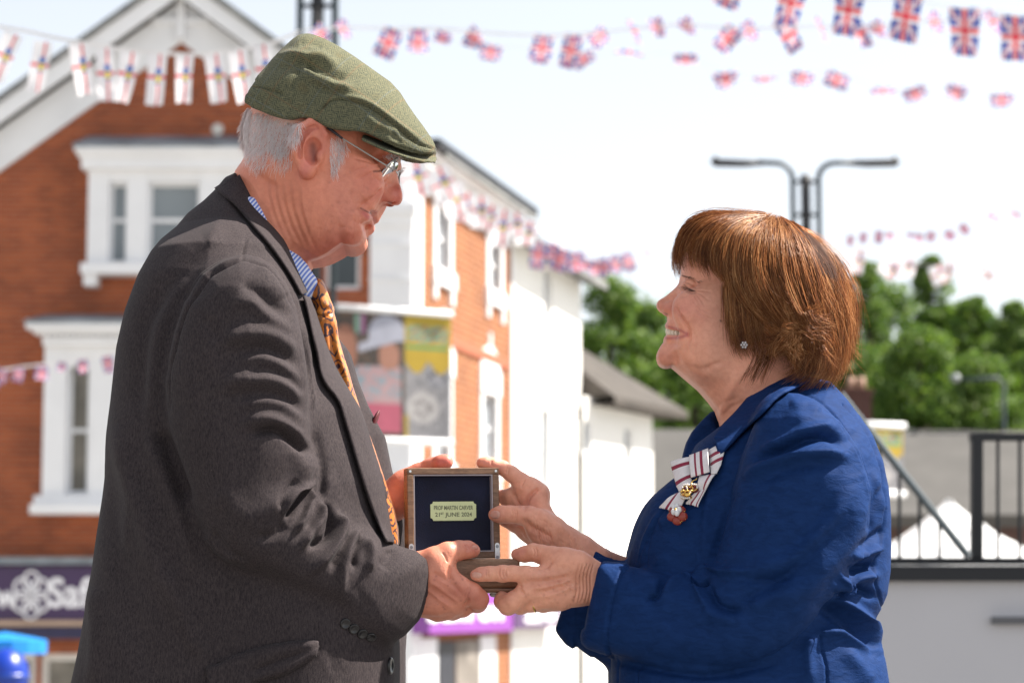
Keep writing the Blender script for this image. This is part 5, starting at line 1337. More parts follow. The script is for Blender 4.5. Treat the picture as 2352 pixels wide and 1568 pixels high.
# plaque with scooped corners
PX, PZ = .0300, .0122; pc = (.0015, .0030)   # half sizes, centre
pts = []
r = .0034
for sx, sz in ((1,1),(-1,1),(-1,-1),(1,-1)):
    arc = []
    for k in range(7):
        t = k/6*math.pi/2
        arc.append((sx*(PX - r*math.cos(t)), sz*(PZ - r*math.sin(t))))
    if sx*sz > 0: arc = arc
    else: arc = arc[::-1]
    pts += arc
PL = []
for (a, b) in pts: PL.append((a+pc[0], b+pc[1]))
PL.sort(key=lambda p: math.atan2(p[1]-pc[1], p[0]-pc[0]))
def ordered(pl):
    return sorted(pl, key=lambda p: math.atan2(p[1]-pc[1], p[0]-pc[0]))
n = len(PL); c0, c1 = -DP+.0115, -DP+.0131
V = [LM(a, b, c0) for a, b in PL] + [LM(a, b, c1) for a, b in PL]
m = MB(); m.add(V, [tuple(range(n, 2*n)), tuple(range(n))[::-1]] + [(i, (i+1)%n, n+(i+1)%n, n+i) for i in range(n)])
plq = m.build('plaque', M['brass'], lid)
FSERIF = None
def textobj(name, s, size, origin, ex, ez, en, mat, parent, align='CENTER', ext=.0001, bold=0.0, width=None, spacing=1.0, shear=0):
    cu = bpy.data.curves.new(name, 'FONT'); cu.body = s; cu.size = size; cu.align_x = align; cu.extrude = ext; cu.offset = bold
    cu.space_character = spacing; cu.resolution_u = 4; cu.shear = shear
    o = bpy.data.objects.new(name, cu); COL.objects.link(o)
    bpy.context.view_layer.update()
    me = bpy.data.meshes.new_from_object(o); bpy.data.objects.remove(o)
    co_ = np.empty(len(me.vertices)*3); me.vertices.foreach_get('co', co_); co_ = co_.reshape(-1, 3)
    if width: co_[:, 0] *= width/max(1e-9, co_[:, 0].max()-co_[:, 0].min())
    W = np.array(origin)[None] + co_[:, :1]*np.array(ex)[None] + co_[:, 1:2]*np.array(ez)[None] + co_[:, 2:3]*np.array(en)[None]
    me.vertices.foreach_set('co', W.ravel().astype(np.float32)); me.materials.clear(); me.materials.append(mat); me.name = name; me.update()
    q = bpy.data.objects.new(name, me); COL.objects.link(q); q.parent = parent
    return q
def ptext(s, size, a, b, w, sp=1.0):
    return textobj('lettering', s, size, LM(pc[0]+a, pc[1]+b, c1+.00012), lx, lz, ln, M['engraved'], plq, width=w, ext=.00008, spacing=sp, bold=.00016)
ptext('PROF MARTIN CARVER', .0074, 0, .0018, .0515)
ptext('21', .0072, -.0204, -.0068, .0060); ptext('ST', .0036, -.0148, -.0042, .0044); ptext('JUNE', .0072, -.0012, -.0068, .0190); ptext('2024', .0072, .0174, -.0068, .0138)
# hinges and screws
for sg in (-1, 1):
    a = sg*(W2-FR*.5)
    m = MB(); prof = []
    for k in range(9): t = math.pi*k/8; prof.append((a+.0031*math.cos(t), -H2+.0165+.0031*math.sin(t)))
    prof += [(a-.0031, -H2-.003), (a+.0031, -H2-.003)]
    n = len(prof); V = [LM(x, z, .0002) for x, z in prof] + [LM(x, z, .0012) for x, z in prof]
    m.add(V, [tuple(range(n, 2*n)), tuple(range(n))[::-1]] + [(i, (i+1)%n, n+(i+1)%n, n+i) for i in range(n)])
    hg = m.build('hinge', M['steel'], lid)
    for zz_ in (-H2+.0150, -H2+.0012):
        s_ = MB(); V = [LM(a+.0021*math.cos(2*math.pi*k/14), zz_+.0021*math.sin(2*math.pi*k/14), .0014) for k in range(14)] + [LM(a+.0024*math.cos(2*math.pi*k/14), zz_+.0024*math.sin(2*math.pi*k/14), .0008) for k in range(14)]
        s_.add(V, [tuple(range(14))] + [(k, 14+k, 14+(k+1)%14, (k+1)%14) for k in range(14)])
        s_.build('screw', plain('screw_head', (.25,.26,.28), .35, 1.0), hg)
    s_ = MB(); zz_ = H2-FR*.5
    V = [LM(a+.0016*math.cos(2*math.pi*k/12), zz_+.0016*math.sin(2*math.pi*k/12), c) for c in (.0001, .0007) for k in range(12)]
    s_.add(V, [tuple(range(12, 24))] + [(k, (k+1)%12, 12+(k+1)%12, 12+k) for k in range(12)]); s_.build('magnet', M['steel'], lid)
# base: sticks out towards the camera from the hinge line
BH = .042; BD = .108
bc = LM(0, -H2-.002, -.004)      # back top edge centre
by = Vector((ln.x, ln.y, 0)).normalized(); bx = Vector((-by.y, by.x, 0)); bx = bx if bx.x > 0 else -bx
def BM(a, d, h): return bc + bx*a + by*d + Vector((0,0,h))
def bbox_(m, a0, d0, h0, a1, d1, h1):
    V = [BM(a, d, h) for h in (h0, h1) for d in (d0, d1) for a in (a0, a1)]
    F_ = [(0,2,3,1),(4,5,7,6),(0,1,5,4),(1,3,7,5),(3,2,6,7),(2,0,4,6)]
    if bx.cross(by).z < 0: F_ = [f[::-1] for f in F_]
    m.add(V, F_)
W3 = .0605
m = MB()
bbox_(m, -W3, 0, -BH, W3, BD, -BH+.006)
bbox_(m, -W3, 0, -BH+.006, W3, FR, 0); bbox_(m, -W3, BD-FR, -BH+.006, W3, BD, 0)
bbox_(m, -W3, FR, -BH+.006, -W3+FR, BD-FR, 0); bbox_(m, W3-FR, FR, -BH+.006, W3, BD-FR, 0)
base = m.build('base', M['wood'], box, bevel=.0035)
m = MB(); bbox_(m, -W3+FR+.001, FR+.001, -BH+.0065, W3-FR-.001, BD-FR-.001, -.006); m.build('lining', M['velvet'], base)
for a in (-.05, .05):
    for d in (.012, BD-.012):
        f_ = MB(); f_.ball(BM(a, d, -BH-.0015), (.006,.006,.0035), 12, 8); f_.build('rubber_foot', plain('white_rubber', (.5,.5,.48), .6), base, True)
# ---------------------------------------------------------------- bow and badge on her jacket
bow = MB()
white_r, red_r = (.78,.74,.74), (.26,.012,.045)
def ribbon(corners, stripes, bulge=.004, lift=.004, nu=14, nv=20, wave=0.0, fray=0):
    """corners: four sheet points a,b,c,d (a-b start edge, d-c end edge); stripes across a->b"""
    a, b, c, d = [np.array(q, float) for q in corners]
    V = []; Fc = []; cc = []
    for i in range(nu+1):
        u = i/nu
        for j in range(nv+1):
            t = j/nv; q = (a*(1-t)+b*t)*(1-u) + (d*(1-t)+c*t)*u
            if fray and i == nu: q = q + (c-a)/np.linalg.norm(c-a)*RNG.uniform(0, fray)
            p, n_ = hit(w_bvh, q[0], q[1]) 
            y = BOWY(q[0], q[1])
            hh_ = w_bvh.ray_cast(Vector(P(q[0],q[1],-1)), (Vector(P(q[0],q[1],1))-Vector(P(q[0],q[1],-1))).normalized())
            if hh_[0] is not None: y = min(y, hh_[0].y)
            h = lift + bulge*math.sin(math.pi*u)*(1) + wave*math.sin(u*6+t*2)
            V.append(tuple(Vector(P(q[0], q[1], y)) + Vector((-.25,-1,.1))*h))
    for i in range(nu):
        for j in range(nv):
            Fc.append((i*(nv+1)+j, i*(nv+1)+j+1, (i+1)*(nv+1)+j+1, (i+1)*(nv+1)+j))
            t = (j+.5)/nv; cc.append(red_r if any(x0 < t < x1 for x0, x1 in stripes) else white_r)
    b0 = len(bow.v); bow.v += [tuple(v) for v in V]; bow.f += [tuple(b0+i for i in f) for f in Fc]; bow.c += cc
_pts = [(x, y) for x in (1600,1625,1650) for y in (1040,1070,1100)]
_ys = {}
def BOWY(x, y):
    # plane fitted through the jacket surface near the badge
    return BP[0] + BP[1]*(x-1600) + BP[2]*(y-1080)
A_ = []; B_ = []
for x in range(1590, 1680, 10):
    for y in range(1060, 1200, 14):
        h_ = w_bvh.ray_cast(Vector(P(x,y,-1)), (Vector(P(x,y,1))-Vector(P(x,y,-1))).normalized())
        if h_[0] is not None and h_[0].y < -.02: A_.append((1, x-1600, y-1080)); B_.append(h_[0].y)
BP = np.linalg.lstsq(np.array(A_), np.array(B_), rcond=None)[0] if len(A_) > 5 else np.array([-.12, 0, 0])
print('bow plane', BP, len(A_))
def ZR(u, v): return ((2550+u/2.851)/1.7415, (1600+v/2.851)/1.7415)
ST = [(.26,.40),(.66,.80)]
ribbon([ZR(*q) for q in ((378,712),(455,1000),(620,900),(612,650))], [(.20,.33),(.80,.93)], lift=.006)         # left loop
ribbon([ZR(*q) for q in ((455,990),(480,1048),(632,960),(625,900))], [], lift=.0055)
ribbon([ZR(*q) for q in ((820,575),(845,830),(960,760),(1030,478))], [(.24,.38),(.62,.76)], lift=.006)      # right loop
ribbon([ZR(*q) for q in ((840,760),(850,850),(915,850),(960,755))], [], lift=.008, bulge=.002)
ribbon([ZR(*q) for q in ((612,650),(825,570),(842,835),(632,900))], [(.24,.36),(.56,.69)], lift=.011, bulge=.003)       # knot
ribbon([ZR(*q) for q in ((405,1100),(520,1050),(400,1260),(262,1225))], [(.50,.68)], lift=.005, fray=2.5, wave=.001)    # left tail
ribbon([ZR(*q) for q in ((520,1050),(600,1060),(480,1290),(400,1260))], [], lift=.0045, fray=2.5)
ribbon([ZR(*q) for q in ((720,880),(905,850),(800,1020),(690,1060))], [(.62,.76)], lift=.006)
ribbon([ZR(*q) for q in ((690,1050),(805,1010),(700,1215),(560,1180))], [(.35,.50),(.8,.9)], lift=.0045, fray=3, wave=.001)
bw = bow.build('ribbon_bow', attrmat('ribbon_silk', .55, .06, 200), wom, True, usecol=True)
sol = bw.modifiers.new('thickness', 'SOLIDIFY'); sol.thickness = .0012
# badge: crown above a rose
def bp(u, v, lift): 
    q = ZR(u, v); h0 = hit(w_bvh, *q)[0]; return Vector(P(q[0], q[1], min(BOWY(*q), h0.y if h0.y < -.01 else 9))) + Vector((-.25,-1,.1))*lift
bd = MB()
S_ = 1/1850/1.7415/2.851*1.0*1.7415*1.0
sc_ = (bp(700,1000,.01)-bp(600,1000,.01)).length/100*1.15
c = bp(585,1105,.014)
bd.tube([bp(528,1090,.013), bp(560,1100,.018), bp(600,1105,.019), bp(640,1100,.018)], 16*sc_, 8)
bd.tube([bp(526,1130,.013), bp(565,1140,.018), bp(605,1140,.018), bp(640,1128,.014)], 10*sc_, 8)
for k in range(6):
    u = 530+k*22; bd.ball(bp(u, 1066-10*(k%2), .018), 12*sc_, 8, 6)
for arc in [((530,1080),(545,1020),(590,1000),(630,1020)),((640,1080),(660,1030),(640,1005),(625,1020)),((650,1060),(700,1040),(705,1000),(660,990),(630,1015))]:
    bd.tube([bp(*ZQ, .017) for ZQ in spline(arc, 4, False)], 6*sc_, 6)
bd.tube([bp(640,960,.016), bp(660,940,.016), bp(690,925,.014), bp(700,900,.012)], 5*sc_, 6); bd.ball(bp(645,975,.016), 12*sc_, 8, 6)
badge = bd.build('crown_badge', M['gold'], bw, True)
cr = MB(); cr.ball(bp(575,1050,.011), (34*sc_,.004,40*sc_), 12, 8); cr.ball(bp(670,1030,.011), (38*sc_,.004,34*sc_), 12, 8); cr.build('crown_lining', plain('crimson_enamel', (.16,.02,.02), .3), badge, True)
pe = MB()
for (u, v_) in [(545,1020),(560,995),(580,988),(600,985),(618,990),(655,985),(675,985),(695,988),(712,1000),(712,1022),(590,1010),(595,1028),(632,1078),(540,1135),(560,1140),(580,1143),(600,1143),(622,1138)]: pe.ball(bp(u, v_, .019), 9*sc_, 8, 6)
pe.build('pearls', M['pearl'], badge, True)
ro = MB()
for k in range(5):
    a = 2*math.pi*k/5+.3; ro.ball(bp(470+62*math.cos(a), 1320+62*math.sin(a), .009), (46*sc_, .003, 42*sc_), 10, 6)
rose = ro.build('rose_petals', plain('red_enamel_petal', (.28,.035,.02), .25), badge, True)
rg2 = MB()
for k in range(26):
    a = 2*math.pi*k/26; rr_ = 98 + 8*math.cos(5*a-1.5)
    rg2.ball(bp(470+rr_*math.cos(a), 1320+rr_*math.sin(a)*.95, .0095), 7*sc_, 6, 5)
rg2.build('gilt_edge', M['gold'], badge, True)
wr = MB()
for k in range(5):
    a = 2*math.pi*k/5; wr.ball(bp(462+34*math.cos(a), 1265+38*math.sin(a), .013), (24*sc_, .003, 30*sc_), 10, 6)
wr.build('white_rose', plain('white_enamel', (.75,.74,.74), .3), badge, True)
cc_ = MB(); cc_.ball(bp(462,1265,.016), 12*sc_, 8, 6); cc_.build('rose_centre', M['gold'], badge, True)
print('box', time.time()-T0)
# ================================================================ setting
GZ = -2.0
def structure(o): o['kind'] = 'structure'; return o
def brick_mat(name, c1, c2, mortar, scale=1.0, var=.25, rot=0):
    t = NT(name); v = t.coord()
    sep = t.new('ShaderNodeSeparateXYZ'); t.lk(v, sep.inputs[0])
    h = t.math('ADD', t.math('MULTIPLY', sep.outputs[0], math.cos(rot)), t.math('MULTIPLY', sep.outputs[1], math.sin(rot)))
    cb = t.new('ShaderNodeCombineXYZ'); t.lk(h, cb.inputs[0]); t.lk(sep.outputs[2], cb.inputs[1])
    b = t.new('ShaderNodeTexBrick'); t.lk(cb.outputs[0], b.inputs['Vector']); b.inputs['Scale'].default_value = 1
    b.inputs['Brick Width'].default_value = .225*scale; b.inputs['Row Height'].default_value = .075*scale; b.inputs['Mortar Size'].default_value = .009
    b.inputs['Color1'].default_value = (*c1, 1); b.inputs['Color2'].default_value = (*c2, 1); b.inputs['Mortar'].default_value = (*mortar, 1); b.inputs['Bias'].default_value = .1
    n = t.noise(v, 1.1, 5, .6); n2 = t.noise(v, 9, 4)
    c = t.mix(1.0, b.outputs['Color'], t.ramp(n, [(.3, (1-var,)*3), (.7, (1.12,)*3)]), 'MULTIPLY')
    c = t.mix(t.ramp(n2, [(.62, (0,)*3), (.8, (.18,)*3)]), c, (.40,.26,.20))
    return t.set(c, .88, t.bump(b.outputs['Fac'], .4, .01))
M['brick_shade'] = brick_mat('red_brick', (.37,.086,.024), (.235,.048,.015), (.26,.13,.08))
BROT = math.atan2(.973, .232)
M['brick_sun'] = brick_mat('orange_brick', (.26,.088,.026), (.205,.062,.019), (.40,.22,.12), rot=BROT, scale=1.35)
M['white_paint'] = plain('white_paint', (.74,.75,.77), .55, 0, .05, 1.5, .1, 30)
M['white_render'] = plain('white_render', (.78,.77,.74), .8, 0, .04, .8, .2, 40)
M['cream_stone'] = plain('cream_stone', (.62,.60,.56), .7, 0, .08, 3)
M['glass_dark'] = plain('window_glass', (.035,.045,.050), .08, 0, .4, .9, 0, spec=.5)
M['glass_grey'] = plain('window_blind', (.20,.23,.25), .35, 0, .15, .6)
def slate():
    t = NT('slate'); v = t.coord(); b = t.new('ShaderNodeTexBrick'); mp = t.coord((1,1,1), (R_(90),0,0)); t.lk(mp, b.inputs['Vector'])
    b.inputs['Scale'].default_value = 1; b.inputs['Brick Width'].default_value = .3; b.inputs['Row Height'].default_value = .2; b.inputs['Mortar Size'].default_value = .012
    b.inputs['Color1'].default_value = (.15,.155,.16,1); b.inputs['Color2'].default_value = (.20,.20,.20,1); b.inputs['Mortar'].default_value = (.07,.07,.07,1)
    n = t.noise(v, 1.3, 6, .7)
    return t.set(t.mix(t.ramp(n, [(.45,(0,)*3),(.7,(.7,)*3)]), b.outputs['Color'], (.30,.31,.29)), .7)
M['slate'] = slate()
M['lead'] = plain('lead', (.22,.25,.28), .5, .2, .4, 2)
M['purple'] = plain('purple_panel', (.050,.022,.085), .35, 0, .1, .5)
M['purple_lit'] = plain('sunlit_purple_panel', (.24,.065,.33), .4, 0, .1, .5)  # lighter copy of the purple, its sunlight put into the colour
M['letter'] = plain('white_lettering', (.80,.80,.84), .4, 0, .03, 2)
M['post_black'] = plain('black_post', (.006,.007,.010), .55, .0, .2, 3)
g = MB(); g.box((-300,-80,GZ-.3),(300,600,GZ))
structure(g.build('ground', plain('paving', (.30,.285,.26), .9, 0, .15, .8, .2, 12)))
g = MB(); g.box((-300,20,GZ),(-1,23,GZ+.12)); structure(g.build('pavement', plain('pavement_slabs', (.27,.26,.24), .85, 0, .12, 1.2)))
# stage the two people stand on
g = MB(); g.box((-4.5,-5.5,-.12),(6.0,2.6,0)); structure(g.build('stage_deck', plain('stage_boards', (.12,.115,.11), .75, 0, .2, 3)))
g = MB(); g.box((-4.4,-5.4,GZ),(5.9,2.5,-.12)); structure(g.build('stage_skirt', plain('stage_skirt_cloth', (.02,.02,.022), .9)))

# ---------------- generic facade tools: local frame o + s*a (along) + z, n outward
class Fac:
    def __init__(s, o, d):
        s.o = Vector((o[0], o[1], 0)); s.d = Vector((d[0], d[1], 0)).normalized(); s.n = Vector((s.d.y, -s.d.x, 0))
    def p(s, a, z, e=0.0): q = s.o + s.d*a + s.n*e; return Vector((q.x, q.y, z))
    def box(s, m, a0, a1, z0, z1, e0, e1, col=None):
        V = [s.p(a, z, e) for z in (z0, z1) for e in (e0, e1) for a in (a0, a1)]
        m.add(V, [(0,1,3,2),(4,6,7,5),(0,4,5,1),(1,5,7,3),(3,7,6,2),(2,6,4,0)], col)
    def poly(s, m, pts, e0, e1, col=None):
        n = len(pts); V = [s.p(a, z, e0) for a, z in pts] + [s.p(a, z, e1) for a, z in pts]
        m.add(V, [tuple(range(n, 2*n)), tuple(range(n))[::-1]] + [(i, (i+1)%n, n+(i+1)%n, n+i) for i in range(n)], col)
    def wall(s, m, a0, a1, z0, z1, holes, e=0.0, depth=.18, top=None):
        """wall skin with real openings and reveals"""
        xs = sorted({a0, a1, *[h[0] for h in holes], *[h[1] for h in holes]}); zs = sorted({z0, z1, *[h[2] for h in holes], *[h[3] for h in holes]})
        for i in range(len(xs)-1):
            for j in range(len(zs)-1):
                ca, cz = (xs[i]+xs[i+1])/2, (zs[j]+zs[j+1])/2
                if any(h[0] < ca < h[1] and h[2] < cz < h[3] for h in holes): continue
                m.add([s.p(xs[i],zs[j],e), s.p(xs[i+1],zs[j],e), s.p(xs[i+1],zs[j+1],e), s.p(xs[i],zs[j+1],e)], [(0,1,2,3)])
        for h in holes:
            for (a, b) in (((h[0],h[2]),(h[1],h[2])),((h[1],h[2]),(h[1],h[3])),((h[1],h[3]),(h[0],h[3])),((h[0],h[3]),(h[0],h[2]))):
                m.add([s.p(a[0],a[1],e), s.p(b[0],b[1],e), s.p(b[0],b[1],e-depth), s.p(a[0],a[1],e-depth)], [(0,1,2,3)])
    def A(s, px, e=0.0):
        """distance along the facade seen at sheet column px (height of the horizon)"""
        k = (px-1176)/FPX/CP; o = s.o + s.n*e - Vector((CAM[0], CAM[1], 0))
        return (k*o.y - o.x)/(s.d.x - k*s.d.y)
    def Z(s, px, py, e=0.0):
        q = s.p(s.A(px, e), 0, e); return P(px, py, q.y)[2]
    def win(s, parent, a0, a1, z0, z1, e=-.14, fr=.07, bars=(), vbars=(), glass='glass_dark', frame='white_paint', name='window', curtain=None):
        m = MB(); 
        s.box(m, a0, a0+fr, z0, z1, e-.04, e+.03); s.box(m, a1-fr, a1, z0, z1, e-.04, e+.03)
        s.box(m, a0+fr, a1-fr, z1-fr, z1, e-.04, e+.028); s.box(m, a0+fr, a1-fr, z0, z0+fr*1.3, e-.04, e+.028)
        for b in bars: s.box(m, a0+fr, a1-fr, b-.03, b+.03, e-.035, e+.02)
        for b in vbars: s.box(m, b-.03, b+.03, z0+fr, z1-fr, e-.035, e+.015)
        w = m.build(name, M[frame], parent)
        m = MB(); s.box(m, a0+fr*.5, a1-fr*.5, z0+fr*.5, z1-fr*.5, e-.03, e-.015); m.build('pane', M[glass] if glass in M else glass, w)
        return w

# ---------------- gabled brick building on the left (faces the camera) with its long side running back
Y1 = 32.0
cx = P(940, 1400, Y1)[0]
FA = Fac((cx, Y1), (1, 0))            # a = x - corner, outward = -y
FB = Fac((cx, Y1), (.232, .973))
bA = thing('brick_shop_building', 'gabled red brick shop building with white bargeboards, bay windows and orange sunlit side', 'building')
def a_(px): return P(px, 1400, Y1)[0] - cx
def z_(py, px=400): return P(px, py, Y1)[2]
L0, EAV = a_(-170), z_(590)
m = MB()
holesA = []
def rectA(x0, x1, y0, y1): return (a_(x0), a_(x1), z_(y1), z_(y0))
bay1 = rectA(192, 560, 398, 612); bay2 = rectA(112, 330, 800, 1150)
shopw = [rectA(-60, 86, 1500, 1800), rectA(96, 330, 1500, 1800), rectA(400, 700, 1500, 1800)]
side_w = rectA(742, 822, 560, 665)
FA.wall(m, L0, a_(845), GZ, z_(340), [bay1, bay2, side_w] + shopw)
# gable triangle above the eaves
apx, apz = a_(397), z_(-60)
eL, eR = a_(-420), a_(845)
gz = z_(340)
m.add([FA.p(a_(26), gz), FA.p(a_(768), gz), FA.p(a_(397), z_(75))], [(0,1,2)])
# back and far side walls
m.add([FA.p(L0, GZ), FA.p(L0, gz), FA.p(L0, gz, -10), FA.p(L0, GZ, -10)], [(0,1,2,3)])
wl = m.build('wall', M['brick_shade'], bA)
# bargeboards and soffit panels
m = MB()
def strip(m, p0, p1, w, e0, e1):
    (x0, y0), (x1, y1) = p0, p1
    FA.poly(m, [(a_(x0), z_(y0+w)), (a_(x1), z_(y1+w)), (a_(x1), z_(y1)), (a_(x0), z_(y0))], e0, e1)
strip(m, (-300,440), (397,-52), 56, .30, .36); strip(m, (397,-52), (845,265), 56, .30, .36)
m.build('bargeboard', M['white_paint'], bA)
m = MB(); strip(m, (-300,495), (397,3), 96, .0, .06); strip(m, (397,3), (845,320), 96, .0, .06); 
m.build('gable_panel', plain('pale_painted_gable', (.72,.73,.75), .7, 0, .06, 1.5), bA)
m = MB(); FA.box(m, a_(389), a_(406), z_(94), z_(-20), .06, .16); FA.box(m, a_(330), a_(464), z_(60), z_(46), .06, .13); m.build('gable_post', M['white_paint'], bA)
# roof slabs with overhang
m = MB()
def roofslab(p0, p1, e0, e1, th):
    (x0, y0), (x1, y1) = p0, p1
    V = [FA.p(a_(x0), z_(y0), e0), FA.p(a_(x1), z_(y1), e0), FA.p(a_(x1), z_(y1), e1), FA.p(a_(x0), z_(y0), e1)]
    V += [v - Vector((0,0,th)) for v in V]
    m.add(V, [(0,1,2,3),(7,6,5,4),(0,4,5,1),(1,5,6,2),(2,6,7,3),(3,7,4,0)])
roofslab((-320,446), (397,-60), .42, -9, .12); roofslab((397,-60), (845,258), .42, -9, .12)
rf = m.build('roof', M['slate'], bA)
m = MB()      # long slate roof behind, over the sunny side
e0 = FB.p(-.2, z_(330), .35); 
zEave = FB.Z(1010, 338, .35); zRidge = zEave + 2.6
La = FB.A(1176)
V = [FB.p(.35, zEave, .45), FB.p(La, zEave, .45), FB.p(La, zRidge, -4.5), FB.p(1.0, zRidge, -4.5)]
V += [v - Vector((0,0,.16)) for v in V]; m.add(V, [(0,1,2,3),(7,6,5,4),(0,4,5,1),(1,5,6,2),(2,6,7,3),(3,7,4,0)])
m.build('side_roof', M['slate'], bA)
# upper bay window
def bay(parent, r, cols, zh, sill_drop, hood, name, glass, arch=False):
    x0, x1, z0, z1 = r; fr = MB()
    return
u = MB()
FA.box(u, a_(178), a_(574), z_(398), z_(360), -.02, .42); FA.box(u, a_(164), a_(588), z_(362), z_(345), -.02, .52); 
FA.box(u, a_(170), a_(582), z_(372), z_(362), -.02, .47)
FA.box(u, a_(180), a_(572), z_(636), z_(612), -.02, .40); FA.box(u, a_(186), a_(216), z_(662), z_(636), -.02, .34); FA.box(u, a_(536), a_(566), z_(662), z_(636), -.02, .34)
for x0, x1 in ((192,240),(284,330),(452,502),(546,560)): FA.box(u, a_(x0), a_(x1), z_(612), z_(398), -.10, .30)
FA.box(u, a_(240), a_(284), z_(425), z_(398), -.10, .30-.02); FA.box(u, a_(330), a_(452), z_(425), z_(398), -.10, .28); FA.box(u, a_(502), a_(546), z_(425), z_(398), -.10, .28)
bs = u.build('bay_surround', M['white_paint'], bA)
m = MB()
for k in range(1):
    V = [FA.p(a_(160), z_(346), .54), FA.p(a_(592), z_(346), .54), FA.p(a_(570), z_(312), .0), FA.p(a_(182), z_(312), .0)]
    V += [v - Vector((0,0,.05)) for v in V]; m.add(V, [(0,1,2,3),(7,6,5,4),(0,4,5,1),(1,5,6,2),(3,7,4,0)])
m.build('bay_roof', M['lead'], bA)
for x0, x1, gl in ((240,284,'glass_grey'),(330,452,'glass_grey'),(502,546,'glass_grey')):
    w_ = FA.win(bA, a_(x0), a_(x1), z_(612), z_(425), .12, .05, bars=(z_(510),), glass=gl, name='sash_window')
m = MB(); FA.box(m, a_(244), a_(280), z_(600), z_(516), .085, .10); m.build('dark_lower_pane', M['glass_dark'], bA)
# lower bay with dentils and arched light
u = MB()
FA.box(u, a_(98), a_(345), z_(800), z_(782), -.02, .45); FA.box(u, a_(64), a_(372), z_(765), z_(745), -.02, .62); FA.box(u, a_(80), a_(360), z_(775), z_(765), -.02, .54)
for k in range(18): FA.box(u, a_(104+k*14), a_(111+k*14), z_(784), z_(775), .45, .50)
FA.box(u, a_(78), a_(362), z_(1182), z_(1160), -.02, .50); FA.box(u, a_(84), a_(352), z_(1160), z_(1140), -.02, .40)
FA.box(u, a_(100), a_(152), z_(1140), z_(800), -.1, .33); FA.box(u, a_(206), a_(262), z_(1140), z_(800), -.1, .33); FA.box(u, a_(318), a_(345), z_(1140), z_(800), -.1, .33)
for x0, x1 in ((152,206),(262,318)):
    n = 10; xc, w_ = (x0+x1)/2, (x1-x0)/2
    pts = [(a_(x0), z_(800)), (a_(x0), z_(868))] + [(a_(xc - w_*math.cos(math.pi*k/n)), z_(868 - 27*math.sin(math.pi*k/n))) for k in range(n+1)] + [(a_(x1), z_(868)), (a_(x1), z_(800))]
    V = [FA.p(a, z, .31) for a, z in pts]
    k_ = len(pts)
    for i in range(1, k_-2): u.add([FA.p(pts[i][0], z_(800), .31), V[i], V[i+1], FA.p(pts[i+1][0], z_(800), .31)], [(0,1,2,3)])
u.build('lower_bay_surround', M['white_paint'], bA)
m = MB(); V = [FA.p(a_(60), z_(746), .64), FA.p(a_(376), z_(746), .64), FA.p(a_(350), z_(722), .0), FA.p(a_(86), z_(722), .0)]; V += [v - Vector((0,0,.05)) for v in V]
m.add(V, [(0,1,2,3),(7,6,5,4),(0,4,5,1),(1,5,6,2),(3,7,4,0)]); m.build('lower_bay_roof', M['lead'], bA)
room = plain('dim_room', (.16,.145,.12), .3, 0, .7, 1.4)
for x0, x1 in ((152,206),(262,318)): FA.win(bA, a_(x0), a_(x1), z_(1140), z_(838), .12, .06, bars=(z_(990),), glass=room, name='arched_window')
FA.win(bA, *[side_w[0], side_w[1]], side_w[2], side_w[3], -.1, .05, glass='glass_dark', name='small_window')
m = MB()
for x, y, r in ((290,452,.16),(850,515,.16),(700,468,.12),(128,578,.15),(60,775,.18)):   # wall ties
    px_, py_ = x/1.7415, y/1.7415
m = MB()
for px_, py_ in ((296,452/1.0),(485,298)): m.ball(FA.p(a_(px_), z_(py_), .02), (.09,.03,.09), 10, 6)
m.build('tie_plate', M['cream_stone'], bA)
# shop front woodwork under the sign
for (r, gl) in zip(shopw, ('glass_dark', room, 'glass_dark')): FA.win(bA, *r, -.1, .10, glass=gl, frame='cream_stone', name='shop_window', vbars=((r[0]+r[1])/2,))
m = MB(); FA.box(m, L0, a_(845), z_(1436), z_(1424), .0, .30); m.build('gold_moulding', plain('beige_moulding', (.42,.30,.22), .6), bA)
m = MB(); FA.box(m, L0, a_(845), z_(1296), z_(1280), .0, .35); m.build('lead_flashing', M['lead'], bA)
# sunny corner pilaster and long side
m = MB(); FA.box(m, a_(845), 0, GZ, z_(395), -.3, .04)
for py_ in (560, 640, 760, 860, 960, 1080): FA.box(m, a_(843), .02, z_(py_+5), z_(py_), -.3, .07)
FA.box(m, a_(838), .04, z_(520), z_(490), -.3, .10); FA.box(m, a_(832), .08, z_(492), z_(470), -.3, .18)
m.build('corner_pier', M['white_paint'], bA)
sb = FB; hs = []
def rB(x0, x1, yt, yb): 
    a0, a1 = sb.A(x0), sb.A(x1); xm = (x0+x1)/2; return (a0, a1, sb.Z(xm, yb), sb.Z(xm, yt))
wB = [rB(1000, 1030, 470, 620), rB(1122, 1148, 545, 668), rB(1108, 1138, 905, 1060), rB(1000, 1030, 860, 1060)]
zt = zEave - .10
m = MB(); sb.wall(m, .0, La, GZ, zt, wB)
m.build('sunlit_wall', M['brick_sun'], bA)
m = MB(); sb.box(m, -.1, La, zt+.02, zt+.15, .32, .46); m.build('gutter', M['post_black'], bA)
m = MB(); m.tube([FA.p(a_(700), GZ, .1), FA.p(a_(700), z_(400), .1)], .05, 8); m.build('drainpipe', M['post_black'], bA)
u = MB()
